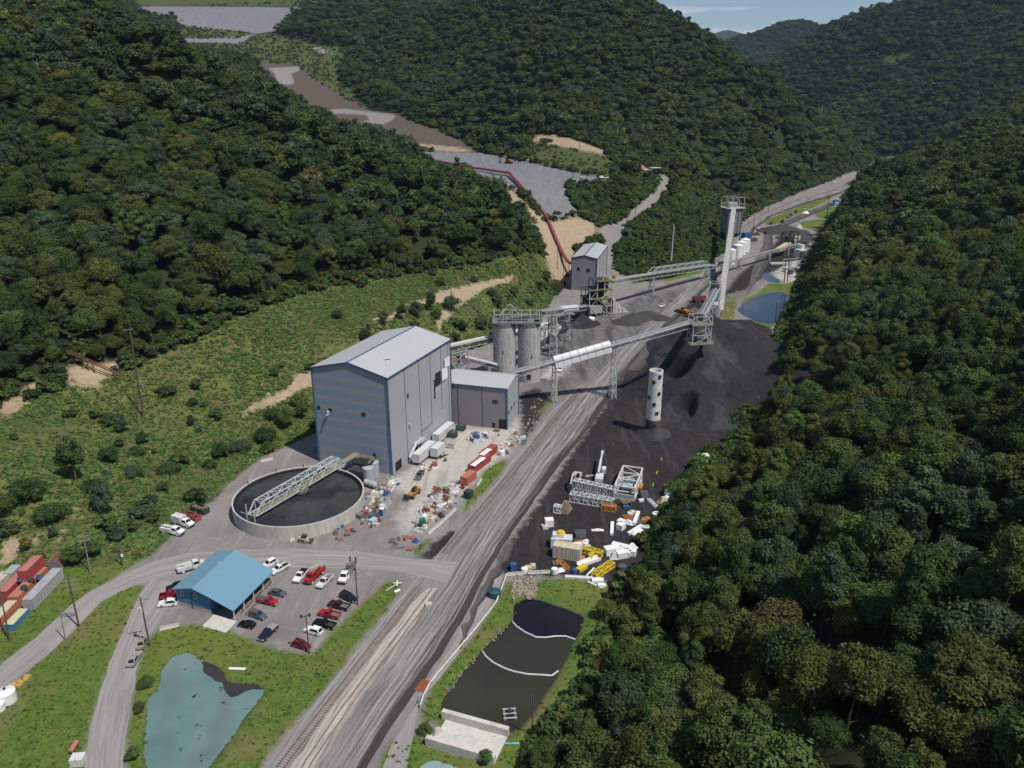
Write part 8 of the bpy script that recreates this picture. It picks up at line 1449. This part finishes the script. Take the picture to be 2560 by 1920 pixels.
# ------------------------------------------------------------------ far yard
fp_ = G(1703, 540); o = thing('black_crusher', 'black open steel crusher frame in the far yard', 'steel frame', (fp_.x, fp_.y, 0), .5); mb = MB()
for x in (-5, 5):
    for y in (-4, 4): mb.beam((x, y, 0), (x, y, 15), .7)
for z in (5, 10, 15):
    for e in (-4, 4): mb.beam((-5, e, z), (5, e, z), .5)
    for e in (-5, 5): mb.beam((e, -4, z), (e, 4, z), .5); mb.beam((e, -4, z - 5), (e, 4, z), .35)
mb.build('frame', 'dark_steel', o); mb = MB(); mb.box((0, 0, 7), (6, 5, 9)); mb.build('crusher_box', 'dark_steel', o)
fp2 = G(1727, 560); o = thing('crusher_plant', 'white and blue crusher plant with a red chute at the end of the far conveyor', 'machine', (fp2.x, fp2.y, 0), .6); mb = MB(); mb.box((0, 0, 5), (8, 6, 6)); mb.box((3, 2, 9), (4, 4, 4)); mb.build('housing', 'white_paint', o); mb = MB(); mb.box((-1, -3.4, 4), (6, 1.6, 6)); mb.build('panel', 'slate_paint', o); mb = MB(); mb.beam((-7, -2, 1), (-4, -2, 5), .9); mb.build('chute', 'container_red', o); mb = MB(); [mb.box((x, y, 1), (.6, .6, 2)) for x in (-3, 3) for y in (-2, 2)]; mb.build('leg', 'grey_steel', o)
conveyor('feed_conveyor', 'tan box conveyor feeding the far crusher plant', V3((*G(1676, 552)[:2], 2)), V3((*G(1722, 532)[:2], 6)), 4, 3, cover_m='tan_paint', solid=True, bents=((.3, .3), (.8, .3)))
ss = G(1716, 588); o = thing('substation', 'fenced electrical substation on a pale pad beside the small ponds', 'substation', (ss.x, ss.y, .05), .45); mb = MB(); mb.box((0, -1, .1), (25, 17, .2)); mb.build('pad', 'concrete', o); mb = MB()
for x in (-7, 0, 7):
    for y in (-3, 5): mb.beam((x, y, 0), (x, y, 9), .35)
for y in (-3, 5): mb.beam((-7, y, 9), (7, y, 9), .35); mb.beam((-7, y, 6.5), (7, y, 6.5), .25)
for x in (-7, 0, 7): mb.beam((x, -3, 9), (x, 5, 9), .3)
mb.build('gantry', 'pale_steel', o); mb = MB(); mb.box((-6, 2, 1.8), (4, 3, 3.4)); mb.build('switch_house', 'white_paint', o); mb = MB(); mb.box((3, 4, 1.4), (3, 3, 2.6)); mb.build('switch_house', 'white_paint', o); mb = MB(); mb.box((0, -4, 1.6), (3.4, 2.6, 3)); mb.build('transformer_box', 'dark_steel', o); mb = MB(); mb.box((-9, -5, 1.6), (3, 2.6, 3)); mb.build('transformer_box', 'dark_steel', o); mb = MB(); [mb.beam((x, -10, 0), (x, -10, 2.2), .12) for x in np.linspace(-12, 12, 13)]; mb.beam((-12, -10, 2.2), (12, -10, 2.2), .1); [mb.beam((-12, y, 0), (-12, y, 2.2), .12) for y in np.linspace(-10, 10, 9)]; mb.beam((-12, -10, 2.2), (-12, 10, 2.2), .1); mb.build('fence', 'galvanised', o)
fb2 = G(1806, 443); o = thing('blue_shed', 'small light blue shed at the far end of the coal road', 'shed', (fb2.x, fb2.y, 0), ra); mb = MB(); mb.box((0, 0, 3), (10, 8, 6)); mb.build('wall', 'sky_blue_paint', o); mb = MB(); mb.mesh([(-5.4, -4.4, 6), (5.4, -4.4, 6), (5.4, 0, 8), (-5.4, 0, 8), (-5.4, 4.4, 6), (5.4, 4.4, 6)], [(0, 1, 2, 3), (3, 2, 5, 4), (0, 3, 4), (1, 5, 2)]); mb.build('roof', 'galvanised', o); mb = MB(); mb.box((-7.5, -1, 2), (4, 4, 4)); mb.build('lean_to', 'white_paint', o)
gs = GT(1414, 376); o = thing('green_roof_shelter', 'small shelter with a pale green roof beside the upper haul road', 'shelter', (gs.x, gs.y, gs.z), .3); mb = MB(); [mb.beam((x, y, 0), (x, y, 5), .5) for x in (-4, 4) for y in (-3, 3)]; mb.build('post', 'dark_steel', o); mb = MB(); mb.box((0, 0, 5.4), (10, 8, .5)); mb.build('roof', mat('pale_green', (.40, .55, .45), rough=.6), o)
for (x, y, l_) in ((1612, 515, 'blue container beside the loadout bin'), ): container(x, y, 8, 5, 5, .4, 'blue_paint', l_, group='far containers')
container(1625, 521, 8, 4, 2.5, .4, 'slate_paint', 'low grey box right of the blue container by the bin', group='far containers', name='storage_box')
piece(1745 - 20, 497, (9, 3, 5), .5, 'white_paint', 'small white silo piece beside the crusher frame', 'far_hopper', 'hopper', 'hopper'); piece(1740, 456 + 5, (7, 5, 2.4), .4, BW, 'white boat-shaped tank on the grass in the far yard', 'far_tank', 'tank', 'hopper'); piece(1693, 570, (22, 4, 1), .1, 'concrete', 'low concrete kerb beside the far conveyor', 'kerb', 'kerb', 'box')
# ------------------------------------------------------------------ scrap strips in the pale yard
rr = random.Random(21); used = set()
STRIPS = [('beside the grey tanks', [(815, 1045), (850, 1030), (870, 1040), (838, 1062), (815, 1062)], 14, 'mix'), ('between the slurry tank and the yard lane', [(790, 1065), (830, 1058), (848, 1080), (830, 1105), (795, 1092)], 18, 'mix'), ('by the blue toilet', [(775, 1098), (815, 1098), (818, 1130), (800, 1145), (765, 1120)], 26, 'blue'), ('at the bend by the slurry tank', [(700, 1135), (765, 1130), (780, 1150), (740, 1170), (690, 1165)], 8, 'rust'),
          ('beside the telehandler lane', [(925, 1060), (985, 1035), (1010, 1060), (960, 1090), (920, 1100)], 26, 'mix'), ('along the rail ditch', [(895, 1110), (955, 1085), (985, 1085), (940, 1130), (890, 1160)], 28, 'mix'), ('at the near end of the rail ditch', [(845, 1165), (895, 1150), (905, 1170), (880, 1195), (850, 1190)], 9, 'rust'), ('in front of the white containers', [(900, 1005), (960, 992), (975, 1000), (925, 1020)], 7, 'mix'), ('in front of the annex doorway', [(1010, 935), (1075, 930), (1090, 940), (1040, 960), (1005, 955)], 14, 'mix'), ('behind the far red container', [(1070, 965), (1115, 935), (1135, 945), (1090, 985)], 20, 'pale')]
PAL = dict(mix=[('white', 'white_paint'), ('rusty', 'rust'), ('grey', 'galvanised'), ('tan', 'tan_paint'), ('dark', 'dark_steel'), ('brown', 'wood'), ('red', 'container_red'), ('pale', 'pale_concrete'), ('blue', 'blue_paint'), ('off-white', 'bright_white'), ('dull grey', 'grey_steel'), ('white', 'white_paint'), ('grey', 'galvanised'), ('rusty', 'rust'), ('pale', 'pale_concrete')], blue=[('blue', 'blue_paint'), ('pale blue', 'pale_blue_paint'), ('grey', 'slate_paint'), ('white', 'white_paint'), ('red', 'container_red'), ('dark', 'dark_steel'), ('rusty', 'rust'), ('tan', 'tan_paint'), ('dull grey', 'grey_steel')], rust=[('rusty', 'rust'), ('brown', 'wood'), ('grey', 'grey_steel'), ('blue', 'blue_paint'), ('faded red', 'faded_red')], pale=[('white', 'bright_white'), ('pale', 'pale_concrete'), ('grey', 'galvanised'), ('off-white', 'white_paint'), ('brown', 'wood'), ('orange', 'orange_paint')])
SH = [('box', 'crate', 'steel crate'), ('pallet', 'pallet', 'pallet'), ('pipe', 'pipe_pair', 'pair of pipes'), ('hopper', 'hopper_piece', 'hopper piece'), ('elbow', 'duct_elbow', 'bent duct'), ('channel', 'steel_channel', 'channel section'), ('drum', 'steel_drum', 'drum'), ('plate', 'steel_plate', 'upright plate'), ('grate', 'steel_grating', 'grating')]
for where, poly, n, pal in STRIPS:
    n = int(n * 1.7)
    P = np.array(poly, float); k = 0; tries = 0
    while k < n and tries < 900:
        tries += 1; x, y = rr.uniform(P[:, 0].min(), P[:, 0].max()), rr.uniform(P[:, 1].min(), P[:, 1].max())
        if sdist(np.array([x]), np.array([y]), poly)[0] < 0: continue
        (cw_, m), (sh, nm, wd_) = rr.choice(PAL[pal]), rr.choice(SH); big = rr.random() < .4; lab = f"{'large ' if big else 'small '}{cw_} {wd_} among the scrap {where}"
        if lab in used: continue
        used.add(lab); s = rr.uniform(1.2, 1.9) if big else rr.uniform(.6, 1.05)
        d = dict(box=(s * 1.2, s * .9, s * .7), pallet=(s * 1.1, s * .9, s * .35), pipe=(s * 2.4, s * .35, .3), hopper=(s, s * .9, s * .8), elbow=(s * 1.3, s * .5, s * .5), channel=(s * 2.0, s * .5, s * .35), drum=(s * .7, s * .7, s * .8), plate=(s * 1.4, s * .9, s * .5), grate=(s * 1.3, s * .9, s * .25))[sh]
        o = piece(x, y, d, rr.uniform(0, 3.14), m, lab, nm, wd_.split()[-1] if 'pair' not in wd_ else 'pipes', sh); o['group'] = 'scrap strips in the pale yard'; k += 1
# ------------------------------------------------------------------ air
hm = bpy.data.materials.new('air_haze'); hm.use_nodes = True; n = hm.node_tree.nodes; n.remove(n['Principled BSDF']); pv = n.new('ShaderNodeVolumePrincipled'); pv.inputs['Color'].default_value = (.55, .74, 1.0, 1); pv.inputs['Density'].default_value = 3.4e-5; pv.inputs['Anisotropy'].default_value = .2
hm.node_tree.links.new(pv.outputs[0], n['Material Output'].inputs['Volume'])
mb = MB(); mb.box((200, 4300, 490), (15000, 11500, 1040)); hz = mb.build('haze', hm); hz['kind'] = 'stuff'
